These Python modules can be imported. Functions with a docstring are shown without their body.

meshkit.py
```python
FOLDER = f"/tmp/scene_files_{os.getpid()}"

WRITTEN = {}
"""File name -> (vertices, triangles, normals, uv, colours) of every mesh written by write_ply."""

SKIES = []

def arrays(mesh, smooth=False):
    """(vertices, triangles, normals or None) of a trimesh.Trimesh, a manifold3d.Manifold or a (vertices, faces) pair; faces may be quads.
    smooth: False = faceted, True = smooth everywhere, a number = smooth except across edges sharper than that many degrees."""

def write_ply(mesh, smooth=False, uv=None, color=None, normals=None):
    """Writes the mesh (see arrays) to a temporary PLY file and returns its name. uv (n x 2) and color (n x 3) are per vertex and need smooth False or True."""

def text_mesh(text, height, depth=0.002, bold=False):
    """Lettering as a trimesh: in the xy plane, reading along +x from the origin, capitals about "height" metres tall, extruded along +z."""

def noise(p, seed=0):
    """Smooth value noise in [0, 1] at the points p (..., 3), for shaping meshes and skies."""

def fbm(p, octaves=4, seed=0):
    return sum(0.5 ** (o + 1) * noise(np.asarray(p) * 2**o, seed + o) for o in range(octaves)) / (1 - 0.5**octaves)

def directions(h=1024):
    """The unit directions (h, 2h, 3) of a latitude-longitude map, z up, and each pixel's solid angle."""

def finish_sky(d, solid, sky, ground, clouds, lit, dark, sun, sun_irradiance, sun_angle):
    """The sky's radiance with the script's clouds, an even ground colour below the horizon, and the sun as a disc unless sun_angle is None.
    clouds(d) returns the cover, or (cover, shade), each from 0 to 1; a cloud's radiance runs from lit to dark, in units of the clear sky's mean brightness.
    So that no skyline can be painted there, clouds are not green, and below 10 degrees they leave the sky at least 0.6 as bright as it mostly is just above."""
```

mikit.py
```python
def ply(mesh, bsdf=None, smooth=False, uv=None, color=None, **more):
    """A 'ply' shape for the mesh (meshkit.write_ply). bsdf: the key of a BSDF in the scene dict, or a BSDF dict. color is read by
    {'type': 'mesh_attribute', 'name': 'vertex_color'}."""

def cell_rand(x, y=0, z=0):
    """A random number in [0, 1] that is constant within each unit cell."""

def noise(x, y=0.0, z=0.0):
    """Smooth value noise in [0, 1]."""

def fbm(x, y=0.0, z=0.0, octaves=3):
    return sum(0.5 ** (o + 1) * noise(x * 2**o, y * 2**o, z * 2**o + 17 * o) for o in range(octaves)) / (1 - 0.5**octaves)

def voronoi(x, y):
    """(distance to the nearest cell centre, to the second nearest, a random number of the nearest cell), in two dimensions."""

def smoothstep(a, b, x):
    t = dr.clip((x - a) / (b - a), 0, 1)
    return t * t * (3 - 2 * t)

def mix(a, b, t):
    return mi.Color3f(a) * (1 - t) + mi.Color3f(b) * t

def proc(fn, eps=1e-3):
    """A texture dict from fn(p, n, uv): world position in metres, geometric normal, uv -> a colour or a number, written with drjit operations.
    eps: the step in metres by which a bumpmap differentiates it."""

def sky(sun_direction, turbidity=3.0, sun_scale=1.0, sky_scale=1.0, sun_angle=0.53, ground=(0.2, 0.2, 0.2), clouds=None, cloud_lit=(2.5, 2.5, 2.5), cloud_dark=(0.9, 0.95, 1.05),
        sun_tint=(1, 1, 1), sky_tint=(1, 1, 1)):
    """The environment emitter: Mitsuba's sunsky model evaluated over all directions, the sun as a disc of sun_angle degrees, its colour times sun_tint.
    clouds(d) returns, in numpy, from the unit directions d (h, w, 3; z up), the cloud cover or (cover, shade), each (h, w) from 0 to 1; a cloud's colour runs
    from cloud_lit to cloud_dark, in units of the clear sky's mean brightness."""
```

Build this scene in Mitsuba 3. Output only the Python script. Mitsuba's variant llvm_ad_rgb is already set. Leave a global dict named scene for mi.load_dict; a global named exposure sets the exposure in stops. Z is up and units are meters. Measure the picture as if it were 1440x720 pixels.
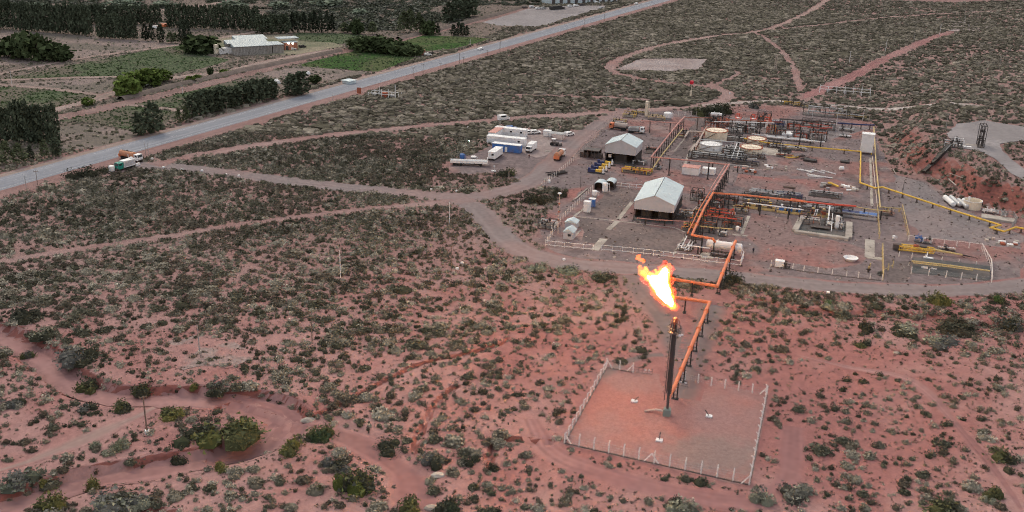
import math, random
import numpy as np, trimesh, shapely, manifold3d
import drjit as dr, mitsuba as mi, mikit, meshkit
from mikit import noise, fbm, smoothstep, mix, proc
from trimesh.creation import triangulate_polygon

# ------------------------------------------------------------------ camera, sky, exposure
FPX, PITCH, ROLL, CAMH = 1400.0, math.radians(20.645), math.radians(-1.62), 100.0
_f = np.array([0, math.cos(PITCH), -math.sin(PITCH)]); _x = np.array([1.0, 0, 0]); _d = np.cross(_f, _x)
CX = math.cos(ROLL) * _x + math.sin(ROLL) * _d
CD = -math.sin(ROLL) * _x + math.cos(ROLL) * _d
CF = _f
EYE = np.array([0, 0, CAMH])
T = mi.ScalarTransform4f
scene, labels = {}, {}
scene['camera'] = {'type': 'perspective', 'fov': math.degrees(2 * math.atan(720 / FPX)), 'fov_axis': 'x', 'near_clip': 1.0, 'far_clip': 20000.0,
                   'to_world': T().look_at(origin=EYE.tolist(), target=(EYE + CF * 100).tolist(), up=(-CD).tolist())}
exposure = 2.15
scene['daylight'] = mikit.sky((-0.30, 0.62, 0.72), turbidity=3, sun_scale=0.3, sun_angle=25, clouds=lambda d: (np.ones(d.shape[:2]), 0.15 + 0.55 * meshkit.fbm(d * [2.2, 2.2, 5.0] + 9, 4)),
                              cloud_lit=(2.0, 2.0, 2.06), cloud_dark=(1.3, 1.31, 1.38))

# ------------------------------------------------------------------ where things of the survey stand: a bearing seen from the mast's survey point met with the ground
def ray(px, py):
    return CX * ((px - 720) / FPX) + CD * ((py - 360) / FPX) + CF

def at(px, py, z=0.0):
    d = ray(px, py)
    return EYE + d * ((z - CAMH) / d[2])

def mpp(p):
    return float((np.asarray(p, float) - EYE) @ CF) / FPX

def seg_dist(P, line):
    """distance, side, segment number + fraction of the nearest point of a polyline"""
    best = np.full(len(P), 1e18); par = np.zeros(len(P)); side = np.zeros(len(P))
    for i in range(len(line) - 1):
        a, b = np.asarray(line[i][:2], float), np.asarray(line[i + 1][:2], float)
        ab = b - a; L = ab @ ab + 1e-12
        t = np.clip(((P - a) @ ab) / L, 0, 1)
        q = P - (a + t[:, None] * ab)
        d = (q * q).sum(1)
        s = ab[0] * (P[:, 1] - a[1]) - ab[1] * (P[:, 0] - a[0])
        m = d < best
        best[m] = d[m]; par[m] = i + t[m]; side[m] = s[m]
    return np.sqrt(best), side, par

def inside(P, poly):
    r = np.zeros(len(P), bool); n = len(poly)
    for i in range(n):
        (x0, y0), (x1, y1) = poly[i][:2], poly[(i + 1) % n][:2]
        c = ((y0 > P[:, 1]) != (y1 > P[:, 1]))
        r ^= c & (P[:, 0] < (x1 - x0) * (P[:, 1] - y0) / (y1 - y0 + 1e-12) + x0)
    return r

def poly_sd(P, poly):
    d = seg_dist(P, list(poly) + [poly[0]])[0]
    return np.where(inside(P, poly), -d, d)

def flat(pts):
    return [at(x, y)[:2] for x, y in pts]

def curve(pts, n=2):
    p = np.asarray(pts, float)
    for _ in range(n):
        q = np.empty((2 * len(p) - 2, p.shape[1]))
        q[0::2] = .75 * p[:-1] + .25 * p[1:]; q[1::2] = .25 * p[:-1] + .75 * p[1:]
        p = np.vstack([p[:1], q, p[-1:]])
    return p

def sm(a, b, x):
    t = np.clip((x - a) / (b - a), 0, 1); return t * t * (3 - 2 * t)

# level ground: the plant, fields, yards
YARD = flat([(748, 338), (775, 300), (800, 268), (770, 262), (842, 178), (868, 152), (1000, 158), (1040, 150), (1110, 148), (1226, 172), (1236, 205), (1254, 242), (1298, 252), (1322, 268), (1335, 284), (1375, 290), (1412, 303), (1440, 310), (1440, 404), (1300, 405), (1180, 402), (1010, 387), (900, 372), (800, 362)])
CAMP = flat([(640, 245), (620, 232), (668, 216), (700, 200), (690, 186), (735, 180), (790, 186), (842, 178), (800, 225), (775, 262), (735, 262), (715, 243)])
ENCL = flat([(790, 625), (1055, 686), (1081, 555), (852, 512)])
FIELDS = {
 'field': [('F1', [(0, 112), (20, 107), (250, 63), (300, 80), (325, 84), (290, 95), (240, 105), (110, 109)]),
           ('F2', [(0, 122), (60, 125), (139, 132), (139, 137), (38, 161), (0, 158)]),
           ('F3', [(180, 145), (290, 118), (345, 114), (384, 117), (300, 156), (262, 157)]),
           ('F4', [(84, 170), (172, 148), (262, 159), (200, 186), (130, 172)]),
           ('F7', [(410, 46), (480, 47), (546, 53), (516, 62), (480, 62), (420, 58)])],
 'green': [('F5', [(417, 92), (500, 71), (540, 73), (586, 81), (530, 101), (470, 97)]),
           ('F6', [(562, 60), (592, 50), (640, 51), (692, 54), (642, 68), (594, 72)])],
 'fallow': [('L1', [(0, 92), (0, 44), (60, 45), (130, 52), (232, 57), (262, 61), (180, 72), (90, 86)]), ('L2', [(365, 104), (418, 93), (524, 102), (470, 112), (400, 112)]),
            ('L3', [(83, 178), (130, 174), (200, 188), (190, 194), (130, 208), (84, 212)]), ('L4', [(0, 119), (110, 111), (175, 112), (170, 128), (140, 131)])]}
FIELDS = {k: [(n, flat(p)) for n, p in v] for k, v in FIELDS.items()}
LOT = flat([(665, 28), (735, 13), (800, 8), (860, 8), (800, 25), (758, 38), (700, 36)])
BARNYARD = flat([(300, 66), (345, 78), (420, 77), (482, 65), (470, 60), (420, 58), (400, 48), (300, 52)])
FLAREPAD = flat([(870, 376), (896, 378), (912, 400), (935, 425), (1012, 405), (1030, 410), (1005, 470), (985, 520), (968, 548), (905, 520), (930, 490), (938, 470), (915, 450), (895, 425), (882, 400)])
# the scarp right of the plant: foot line, height 8 m, ramp width
FOOT = [at(*p)[:2] for p in [(1290, -20), (1235, 40), (1205, 90), (1205, 130), (1228, 165), (1243, 205), (1262, 240), (1300, 252), (1332, 266), (1352, 284), (1388, 290), (1425, 304), (1470, 322), (1700, 400)]]
FOOTW = [260, 240, 160, 90, 36, 15, 13, 12, 11, 9, 9, 11, 14, 20]
GUL = [  # (line, half width, bank width, depth)
 (curve(flat([(-80, 440), (0, 470), (50, 493), (92, 530), (135, 552), (220, 556), (330, 556), (392, 566), (408, 590), (376, 618), (330, 636), (250, 650), (130, 668), (50, 692), (-60, 730)])), 3.4, .9, 1.9),
 (curve(flat([(325, 566), (365, 580), (385, 596), (365, 614), (320, 628)])), 3.0, .9, 2.1),
 (curve(flat([(405, 597), (450, 602), (490, 612), (540, 640), (582, 672), (590, 740)])), 2.6, 3.0, .7),
 (curve(flat([(716, 478), (690, 490), (640, 500), (600, 508), (562, 524), (520, 545), (480, 568), (425, 590)])), .35, .5, .8),
 (curve(flat([(640, 545), (612, 565), (598, 592), (578, 640)])), .3, .5, .7),
 (curve(flat([(690, 660), (690, 640), (694, 622), (716, 616), (745, 620), (775, 622)])), .35, .6, .9),
 (curve(flat([(1075, 425), (1110, 436), (1160, 440), (1215, 441), (1290, 444), (1370, 456), (1460, 462)])), .8, 2.0, .9),
 (curve(flat([(160, 705), (190, 716), (240, 722)])), .5, .6, .7)]
ROADS = {}
def road(key, px, hw, deg=3):
    ROADS[key] = (curve(flat(px), deg), hw)
road('main', [(190, 232), (250, 237), (330, 245), (420, 256), (520, 267), (600, 276), (655, 280), (705, 272), (742, 259), (772, 238), (800, 206), (828, 184), (858, 164), (890, 156)], 4.2)
road('upper_far', [(880, 81), (905, 72), (925, 66), (960, 58), (1020, 50), (1080, 43), (1115, 29), (1140, 15), (1170, -4), (1200, -20)], 3.4)
road('upper', [(215, 233), (260, 223), (330, 211), (470, 189), (560, 181), (650, 174), (760, 165), (865, 158), (930, 153), (985, 149), (1016, 142), (1028, 133), (1008, 123), (960, 118), (905, 112), (870, 105), (855, 98), (862, 89), (890, 77), (912, 70)], 3.6)
road('front', [(640, 281), (668, 290), (688, 315), (715, 343), (760, 364), (830, 375), (920, 380), (1010, 388), (1100, 397), (1200, 406), (1300, 410), (1380, 408), (1460, 400)], 4.0)
road('north', [(985, 149), (1040, 144), (1100, 141), (1160, 146), (1210, 152), (1270, 159), (1330, 167), (1378, 174)], 2.6)
road('ridge', [(1084, 43), (1140, 37), (1200, 30), (1260, 24), (1320, 20), (1400, 20), (1460, 21)], 2.6)
road('red', [(1128, 138), (1160, 124), (1195, 110), (1235, 88), (1275, 70), (1320, 52), (1345, 45)], 4.5)
road('scrub', [(-20, 371), (60, 357), (130, 346), (200, 337), (270, 326), (340, 314), (420, 304), (500, 296), (580, 289), (650, 284)], 1.9)
road('gully_bed', [(325, 566), (365, 580), (385, 596), (365, 614), (320, 628)], 3.0)
road('farm_red', [(60, 170), (120, 158), (170, 147), (260, 126), (360, 101), (420, 85), (500, 69), (545, 60), (590, 48), (640, 37), (700, 23), (745, 8)], 4.2)
road('farm_pale', [(55, 160), (95, 150), (140, 139), (165, 129), (210, 116), (250, 108), (310, 102), (360, 91), (420, 78), (478, 69)], 3.0)
road('farm_cross', [(-10, 106), (45, 95), (90, 86), (140, 78), (180, 73), (260, 62), (300, 55), (360, 45)], 1.8)
road('farm_mid', [(-10, 113), (60, 111), (110, 109), (240, 107)], 2.0)
road('farm_low', [(-10, 119), (40, 122), (100, 128), (140, 134)], 1.8)
road('farm_lane', [(170, 147), (215, 150), (262, 157)], 1.5)
road('far', [(215, 16), (250, 12), (280, 8), (315, 3), (345, -4)], 3.5)
road('wash', [(405, 597), (450, 602), (490, 612), (540, 640), (582, 672), (590, 750)], 3.0)
road('gully', [(-80, 440), (0, 470), (50, 493), (92, 530), (135, 552), (220, 556), (330, 556), (392, 566), (408, 590), (376, 618), (330, 636), (250, 650), (130, 668), (50, 692), (-60, 730)], 3.2)
road('pale', [(-20, 665), (60, 640), (110, 618), (160, 598), (200, 580), (235, 562)], 2.2)
road('right', [(1120, 500), (1200, 520), (1270, 528), (1310, 556), (1345, 600), (1390, 650), (1420, 690), (1450, 740)], 1.3)
road('encl_front', [(745, 590), (770, 640), (850, 668), (950, 694), (1060, 712), (1110, 690), (1115, 600)], 2.4)
road('loop', [(1000, 122), (1040, 105), (1030, 99), (1000, 100)], 1.8)
road('back', [(700, 132), (760, 134), (860, 137), (940, 143)], 2.0)
road('back2', [(1060, 45), (1085, 60), (1110, 82), (1118, 100), (1125, 128)], 2.2)
FARPAD = flat([(862, 99), (902, 84), (945, 83), (994, 84), (984, 99), (930, 101)])

FLATS = [YARD, CAMP, ENCL, LOT, BARNYARD] + [p for v in FIELDS.values() for _, p in v]
HW0, HW1 = at(0, 250)[:2], at(920, 0)[:2]
HW2, HW3 = at(0, 277)[:2], at(935, 2)[:2]
_dir = (HW1 - HW0) / np.linalg.norm(HW1 - HW0)
HWN = np.array([_dir[1], -_dir[0]])                      # to the right of the road
HWW = float((at(360, 166)[:2] - HW0) @ HWN)              # carriageway with paved shoulders
HWA, HWB = HW0 - _dir * 400, HW0 + _dir * 3500
HWMID = [HWA + HWN * HWW / 2, HWB + HWN * HWW / 2]

def hill(P):
    d, s, t = seg_dist(P, FOOT)
    w = np.interp(t, np.arange(len(FOOTW)), FOOTW)
    s = np.where(s > 0, d, -d)
    gul = 1 + .35 * (meshkit.noise(np.c_[P * .09, P[:, 0] * 0], 5) - .5) * np.clip(s / 4, 0, 1)
    return 8.0 * sm(0, 1, s / (w * gul)) + .012 * np.clip(s - 40, 0, 500), s

def Hgt(x, y):
    P = np.stack([np.ravel(x), np.ravel(y)], 1).astype(float)
    lev = np.full(len(P), 1e9)
    for p in FLATS:
        lev = np.minimum(lev, np.maximum(poly_sd(P, p), 0))
    lev = np.minimum(lev, np.maximum(seg_dist(P, HWMID)[0] - HWW / 2 - 8, 0))
    m = sm(4, 18, lev)
    q = np.c_[P, 0 * P[:, :1]]
    z = m * (.9 * (meshkit.noise(q / 38, 1) - .5) + .36 * (meshkit.noise(q / 11, 2) - .5) + .16 * sm(290, 235, P[:, 1]) * (meshkit.noise(q / 3.1, 3) - .5))
    hz, s = hill(P)
    z = z + hz + np.clip(s / 8, 0, 1) * 1.2 * (meshkit.fbm(q / 9, 3, 8) - .5) * (hz < 7.6)
    for line, hw, bw, dep in GUL:
        lo, hi = np.min(line, 0) - 12, np.max(line, 0) + 12
        k = np.nonzero(((P > lo) & (P < hi)).all(1))[0]
        if len(k):
            d = seg_dist(P[k], line)[0]
            d = d + .7 * (meshkit.noise(q[k] / 1.7, 11) - .5) * min(1, bw)
            z[k] = z[k] * (1 - .6 * (1 - sm(hw, hw + bw, d))) - dep * (1 - sm(hw, hw + bw, d))
    return z.reshape(np.shape(x))

GRID = None
def hz(x, y):
    gx, gy, Z = GRID
    i = min(max(int(np.searchsorted(gx, x)) - 1, 0), len(gx) - 2); j = min(max(int(np.searchsorted(gy, y)) - 1, 0), len(gy) - 2)
    a, b = (x - gx[i]) / (gx[i + 1] - gx[i]), (y - gy[j]) / (gy[j + 1] - gy[j])
    return float((Z[j, i] * (1 - a) + Z[j, i + 1] * a) * (1 - b) + (Z[j + 1, i] * (1 - a) + Z[j + 1, i + 1] * a) * b)
def on(px, py, up=0.0):
    z = 0.0
    for _ in range(14):
        p = at(px, py, z)
        z = .5 * z + .5 * hz(p[0], p[1])
    p = at(px, py, z)
    return np.array([p[0], p[1], z + up])

# ------------------------------------------------------------------ scene helpers
def numbered(name):
    if name not in scene and name not in labels: return name
    i = 1
    while f'{name}_{i:03d}' in scene or f'{name}_{i:03d}' in labels: i += 1
    return f'{name}_{i:03d}'
_count = {}
def numkey(name):
    i = _count.get(name, -1) + 1; _count[name] = i
    return name if i == 0 else f'{name}_{i:03d}'

def thing(name, label=None, cat=None, group=None, kind=None):
    k = numkey(name)
    if kind: labels[k] = {'kind': kind}
    else: labels[k] = {'label': label, 'category': cat}
    if kind and label: labels[k]['label'] = label
    if kind == 'stuff' and cat: labels[k]['category'] = cat
    if group: labels[k]['group'] = group
    return k

def part(root, name, mesh, mat, smooth=False, label=None, xf=None, **kw):
    k = numkey(root + '__' + name) if name else root
    sh = mesh if isinstance(mesh, dict) else mikit.ply(mesh, mat, smooth, **kw)
    if xf is not None: sh = {**sh, 'to_world': xf}
    scene[k] = sh
    if label: labels[k] = {'label': label}
    return k

def one(name, label, cat, mesh, mat, group=None, smooth=False, kind=None, **kw):
    return part(thing(name, label, cat, group, kind), None, mesh, mat, smooth, **kw)

class MB:
    def __init__(s): s.v, s.f, s.n = [], [], 0
    def add(s, v, f):
        s.v.append(np.asarray(v, float)); s.f.append(np.asarray(f, int) + s.n); s.n += len(v); return s
    def mesh(s): return np.vstack(s.v), np.vstack(s.f)
    def box(s, c, size, rz=0.0, top=1.0):
        x, y, z = np.asarray(size, float) / 2
        v = np.array([[a * x, b * y, -z] for b in (-1, 1) for a in (-1, 1)] + [[a * x * top, b * y * top, z] for b in (-1, 1) for a in (-1, 1)])
        ca, sa = math.cos(rz), math.sin(rz)
        v = np.c_[v[:, 0] * ca - v[:, 1] * sa, v[:, 0] * sa + v[:, 1] * ca, v[:, 2]] + np.asarray(c, float)
        return s.add(v, [[0, 2, 1], [1, 2, 3], [4, 5, 6], [5, 7, 6], [0, 1, 4], [1, 5, 4], [1, 3, 5], [3, 7, 5], [3, 2, 7], [2, 6, 7], [2, 0, 6], [0, 4, 6]])
    def tube(s, pts, r, n=8, r2=None):
        p = np.asarray(pts, float); m = len(p)
        d = np.diff(p, axis=0); d /= np.linalg.norm(d, axis=1, keepdims=True) + 1e-12
        t = np.vstack([d[:1], d[:-1] + d[1:], d[-1:]]); t /= np.linalg.norm(t, axis=1, keepdims=True) + 1e-12
        up = np.array([0, 0, 1.0]) if abs(d[0][2]) < .9 else np.array([1.0, 0, 0])
        rr = np.linspace(r, r if r2 is None else r2, m)
        ang = np.arange(n) * 2 * np.pi / n + np.pi / n
        vs = []
        for i in range(m):
            dd = d[min(i, m - 2)]
            a = np.cross(dd, up)
            if np.linalg.norm(a) < 1e-3: a = np.cross(dd, [1.0, 0.2, 0])
            a /= np.linalg.norm(a); b = np.cross(dd, a)
            ring = p[i] + rr[i] * (np.cos(ang)[:, None] * a + np.sin(ang)[:, None] * b)
            if 0 < i < m - 1:   # mitre
                off = (p[i] - ring) @ t[i] / (d[i] @ t[i] + 1e-9); ring = ring + off[:, None] * d[min(i, m - 2)]
            vs.append(ring)
        v = np.vstack(vs + [p[:1], p[-1:]])
        f = []
        for i in range(m - 1):
            for j in range(n):
                a, b, c, e = i * n + j, i * n + (j + 1) % n, (i + 1) * n + (j + 1) % n, (i + 1) * n + j
                f += [[a, c, b], [a, e, c]]
        for j in range(n):
            f += [[m * n, j, (j + 1) % n], [m * n + 1, (m - 1) * n + (j + 1) % n, (m - 1) * n + j]]
        return s.add(v, f)
    def bar(s, p, q, w): return s.tube([p, q], w * .7071, 4)
    def cyl(s, c, r, h, n=16, r2=None): return s.tube([c, np.asarray(c, float) + [0, 0, h]], r, n, r2)
    def lathe(s, prof, n=24, c=(0, 0, 0), axis='z'):
        """profile of (radius, height) round z, or round x"""
        a = np.arange(n) * 2 * np.pi / n
        v = np.array([[r * math.cos(t), r * math.sin(t), h] for r, h in prof for t in a])
        f = []
        for i in range(len(prof) - 1):
            for j in range(n):
                p, q, u, w = i * n + j, i * n + (j + 1) % n, (i + 1) * n + (j + 1) % n, (i + 1) * n + j
                f += [[p, q, u], [p, u, w]]
        if axis == 'x': v = v[:, [2, 0, 1]]
        return s.add(v + np.asarray(c, float), f)
    def drum(s, c, r, L, n=16, k=.35):
        """vessel lying along x with dished ends"""
        e = [(r * math.sin(t), -L / 2 - r * k * math.cos(t)) for t in np.linspace(0.02, math.pi / 2, 5)]
        return s.lathe(e + [(a, -b) for a, b in reversed(e)], n, c, 'x')
    def vessel(s, c, r, h, n=16, k=.3):
        e = [(r * math.sin(t), r * k * (1 - math.cos(t))) for t in np.linspace(0.02, math.pi / 2, 5)]
        return s.lathe(e + [(a, h - b) for a, b in reversed(e)], n, c)
    def prism(s, poly, y0, y1):
        """polygon in x,z pushed along y"""
        n = len(poly); v = [[x, y0, z] for x, z in poly] + [[x, y1, z] for x, z in poly]
        f = [[i, (i + 1) % n, n + (i + 1) % n] for i in range(n)] + [[i, n + (i + 1) % n, n + i] for i in range(n)]
        f += [[0, i + 1, i] for i in range(1, n - 1)] + [[n, n + i, n + i + 1] for i in range(1, n - 1)]
        return s.add(v, [t[::-1] for t in f] if sum(poly[i][0] * poly[(i + 1) % n][1] - poly[(i + 1) % n][0] * poly[i][1] for i in range(n)) < 0 else f)
    def moved(s, loc=(0, 0, 0), rz=0.0):
        v, f = s.mesh(); c, sn = math.cos(rz), math.sin(rz)
        return np.c_[v[:, 0] * c - v[:, 1] * sn, v[:, 0] * sn + v[:, 1] * c, v[:, 2]] + np.asarray(loc, float), f

def xf(loc, rz=0.0, s=1.0, lean=0.0):
    m = T().translate([float(a) for a in loc]).rotate([0, 0, 1], math.degrees(rz))
    if lean: m = m.rotate([1, 0, 0], lean)
    return m if s == 1.0 else m.scale(s if isinstance(s, (list, tuple)) else float(s))

# ------------------------------------------------------------------ materials
def rgb(*c): return {'type': 'rgb', 'value': [float(v) for v in c]}
def two(d): return {'type': 'twosided', 'bsdf': d}
def plain(key, c, rough=.6, metal=0.0, spec=.4):
    scene[key] = two({'type': 'principled', 'base_color': c if isinstance(c, dict) else rgb(*c), 'roughness': rough, 'metallic': metal, 'specular': spec})
def worn(c, dirt=(.2, .15, .13), amt=.45, sc=.8):
    """paint of colour c with patches of dust and wear"""
    def fn(p, n, uv):
        a = smoothstep(.45, .8, fbm(p.x * sc, p.y * sc, p.z * sc * .5, 3)) * amt
        b = .93 + .12 * noise(p.x * 3.1, p.y * 3.1, p.z * 2.0)
        return mix(c, dirt, a) * b
    return proc(fn)
def soil(p):
    a = fbm(p.x * .017, p.y * .017, 0, 3); b = fbm(p.x * .13, p.y * .13, 3.1, 3)
    c = noise(p.x * .9, p.y * .9, 7.0); e = noise(p.x * 3.3, p.y * 3.3, 2.0)
    t = smoothstep(.33, .66, .55 * a + .45 * b)
    k = mix((.285, .140, .136), (.335, .205, .20), t)
    # twig litter and dust grey the soil of the denser scrub farther out
    k = mix(k, (.235, .178, .172), smoothstep(205, 300, p.y - .25 * p.x) * (.45 + .4 * b))
    g = noise(p.x * 7.3, p.y * 7.3, 4.0)
    return k * (.76 + .2 * c + .2 * e + .12 * g)
def ground_fn(p, n, uv):
    k = soil(p)
    # steep cut faces show the raw red bed
    st = smoothstep(.93, .72, n.z + .12 * (noise(p.x * .5, p.y * .5, 5.0) - .5))
    k = mix(k, mi.Color3f(.235, .088, .074) * (.6 + .7 * noise(p.x * 1.4, p.y * 1.4, p.z * 2.0)), st * .8)
    # river silt under the farmland beyond the highway
    d = (p.x - float(HW0[0])) * float(HWN[0]) + (p.y - float(HW0[1])) * float(HWN[1])
    silt = mix((.15, .13, .12), (.22, .18, .165), fbm(p.x * .02, p.y * .02, 4.0, 4)) * (.8 + .35 * noise(p.x * .5, p.y * .5, 2.0))
    return mix(k, silt, smoothstep(-5.0, -14.0, d + 6 * (noise(p.x * .1, p.y * .1, 3.0) - .5)))
scene['m_ground'] = {'type': 'diffuse', 'reflectance': proc(ground_fn)}
def track(c1, c2, soft=.45, rut=.12):
    def fn(p, n, uv):
        v = dr.abs(uv.y * 2 - 1)
        w = smoothstep(1.0, 1.0 - soft, v + .35 * (fbm(p.x * .35, p.y * .35, 1.0, 3) - .5))
        k = mix(c1, c2, smoothstep(.3, .7, fbm(p.x * .06, p.y * .06, 8.0, 3)))
        r = noise(uv.y * 9.0, p.x * .03, p.y * .03)
        k = k * (.86 + .16 * noise(p.x * 1.1, p.y * 1.1, 3.0) + rut * (r - .5) * 2)
        return mix(soil(p), k, w)
    return {'type': 'diffuse', 'reflectance': proc(fn)}
scene['m_gravel_road'] = track((.25, .215, .222), (.285, .215, .215), .3)
scene['m_red_track'] = track((.285, .155, .158), (.33, .20, .20), .6, .2)
scene['m_shoulder'] = track((.30, .205, .20), (.27, .18, .175), .5, .1)
scene['m_white_track'] = track((.44, .41, .40), (.36, .31, .30), .4, .1)
scene['m_pink_track'] = track((.285, .185, .18), (.32, .23, .225), .6, .12)
scene['m_grey_track'] = track((.20, .165, .168), (.25, .185, .182), .75, .06)
scene['m_pale_track'] = track((.36, .27, .255), (.31, .225, .215), .85)
scene['m_farm_red'] = track((.225, .155, .15), (.27, .195, .19), .5)
scene['m_farm_pale'] = track((.34, .28, .265), (.30, .24, .225), .4)
def yard_fn(p, n, uv):
    a = fbm(p.x * .035, p.y * .035, 4.0, 4); b = fbm(p.x * .2, p.y * .2, 9.0, 3)
    k = mix((.19, .158, .165), (.255, .15, .145), smoothstep(.47, .64, .75 * a + .25 * b))
    k = mix(k, (.34, .255, .245), .5 * smoothstep(.55, .8, fbm(p.x * .09 + 40, p.y * .09, 2.0, 3)))
    k = mix(k, (.12, .09, .09), .5 * smoothstep(.62, .8, fbm(p.x * .12 + 10, p.y * .12, 6.0, 3)))
    return k * (.70 + .4 * noise(p.x * 1.1, p.y * 1.1, 1.0) + .24 * noise(p.x * 3.3, p.y * 3.3, 4.0))
scene['m_yard'] = {'type': 'diffuse', 'reflectance': proc(yard_fn)}
def speck(c1, c2, sc=.08, fine=1.2, amp=.3):
    def fn(p, n, uv):
        k = mix(c1, c2, smoothstep(.3, .7, fbm(p.x * sc, p.y * sc, 1.0, 4)))
        return k * (1 - amp / 2 + amp * noise(p.x * fine, p.y * fine, p.z * fine))
    return proc(fn)
def diffuse(key, tex): scene[key] = {'type': 'diffuse', 'reflectance': tex}
diffuse('m_dark_gravel', speck((.15, .128, .13), (.195, .158, .155), .1, 1.6, .45))
diffuse('m_red_yard', speck((.30, .15, .142), (.225, .165, .165), .07, 1.4, .45))
diffuse('m_pale_gravel', speck((.34, .30, .305), (.29, .24, .24), .08, 1.2, .3))
diffuse('m_grey_gravel', speck((.21, .19, .20), (.25, .21, .215), .08, 1.4, .4))
def pad_fn(p, n, uv):
    c = at(1010, 640); e = dr.sqrt(dr.square((p.x - float(c[0])) / 11) + dr.square((p.y - float(c[1])) / 9))
    k = mix((.315, .16, .15), (.285, .175, .172), smoothstep(.3, .7, fbm(p.x * .12, p.y * .12, 1.0, 4)))
    k = mix(k, (.235, .185, .18), smoothstep(1.15, .55, e + .9 * (fbm(p.x * .3, p.y * .3, 3.0, 3) - .5)) * .85)
    return k * (.80 + .2 * noise(p.x * 1.9, p.y * 1.9, 2.0) + .24 * noise(p.x * 5.1, p.y * 5.1, 6.0))
diffuse('m_pad', proc(pad_fn))
diffuse('m_liner', speck((.10, .105, .11), (.15, .14, .14), .3, 2.0, .2))
def asphalt_fn(p, n, uv):
    d = (p.x - float(HW0[0])) * float(HWN[0]) + (p.y - float(HW0[1])) * float(HWN[1])
    s = p.x * float(_dir[0]) + p.y * float(_dir[1])
    k = mix((.225, .245, .29), (.285, .30, .34), fbm(s * .01, d * .8, 2.0, 3))
    w = noise(d * 1.1, s * .004, 5.0)
    return k * (.85 + .2 * w + .12 * noise(p.x * .8, p.y * .8, 1.0))
diffuse('m_asphalt', proc(asphalt_fn))
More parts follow.
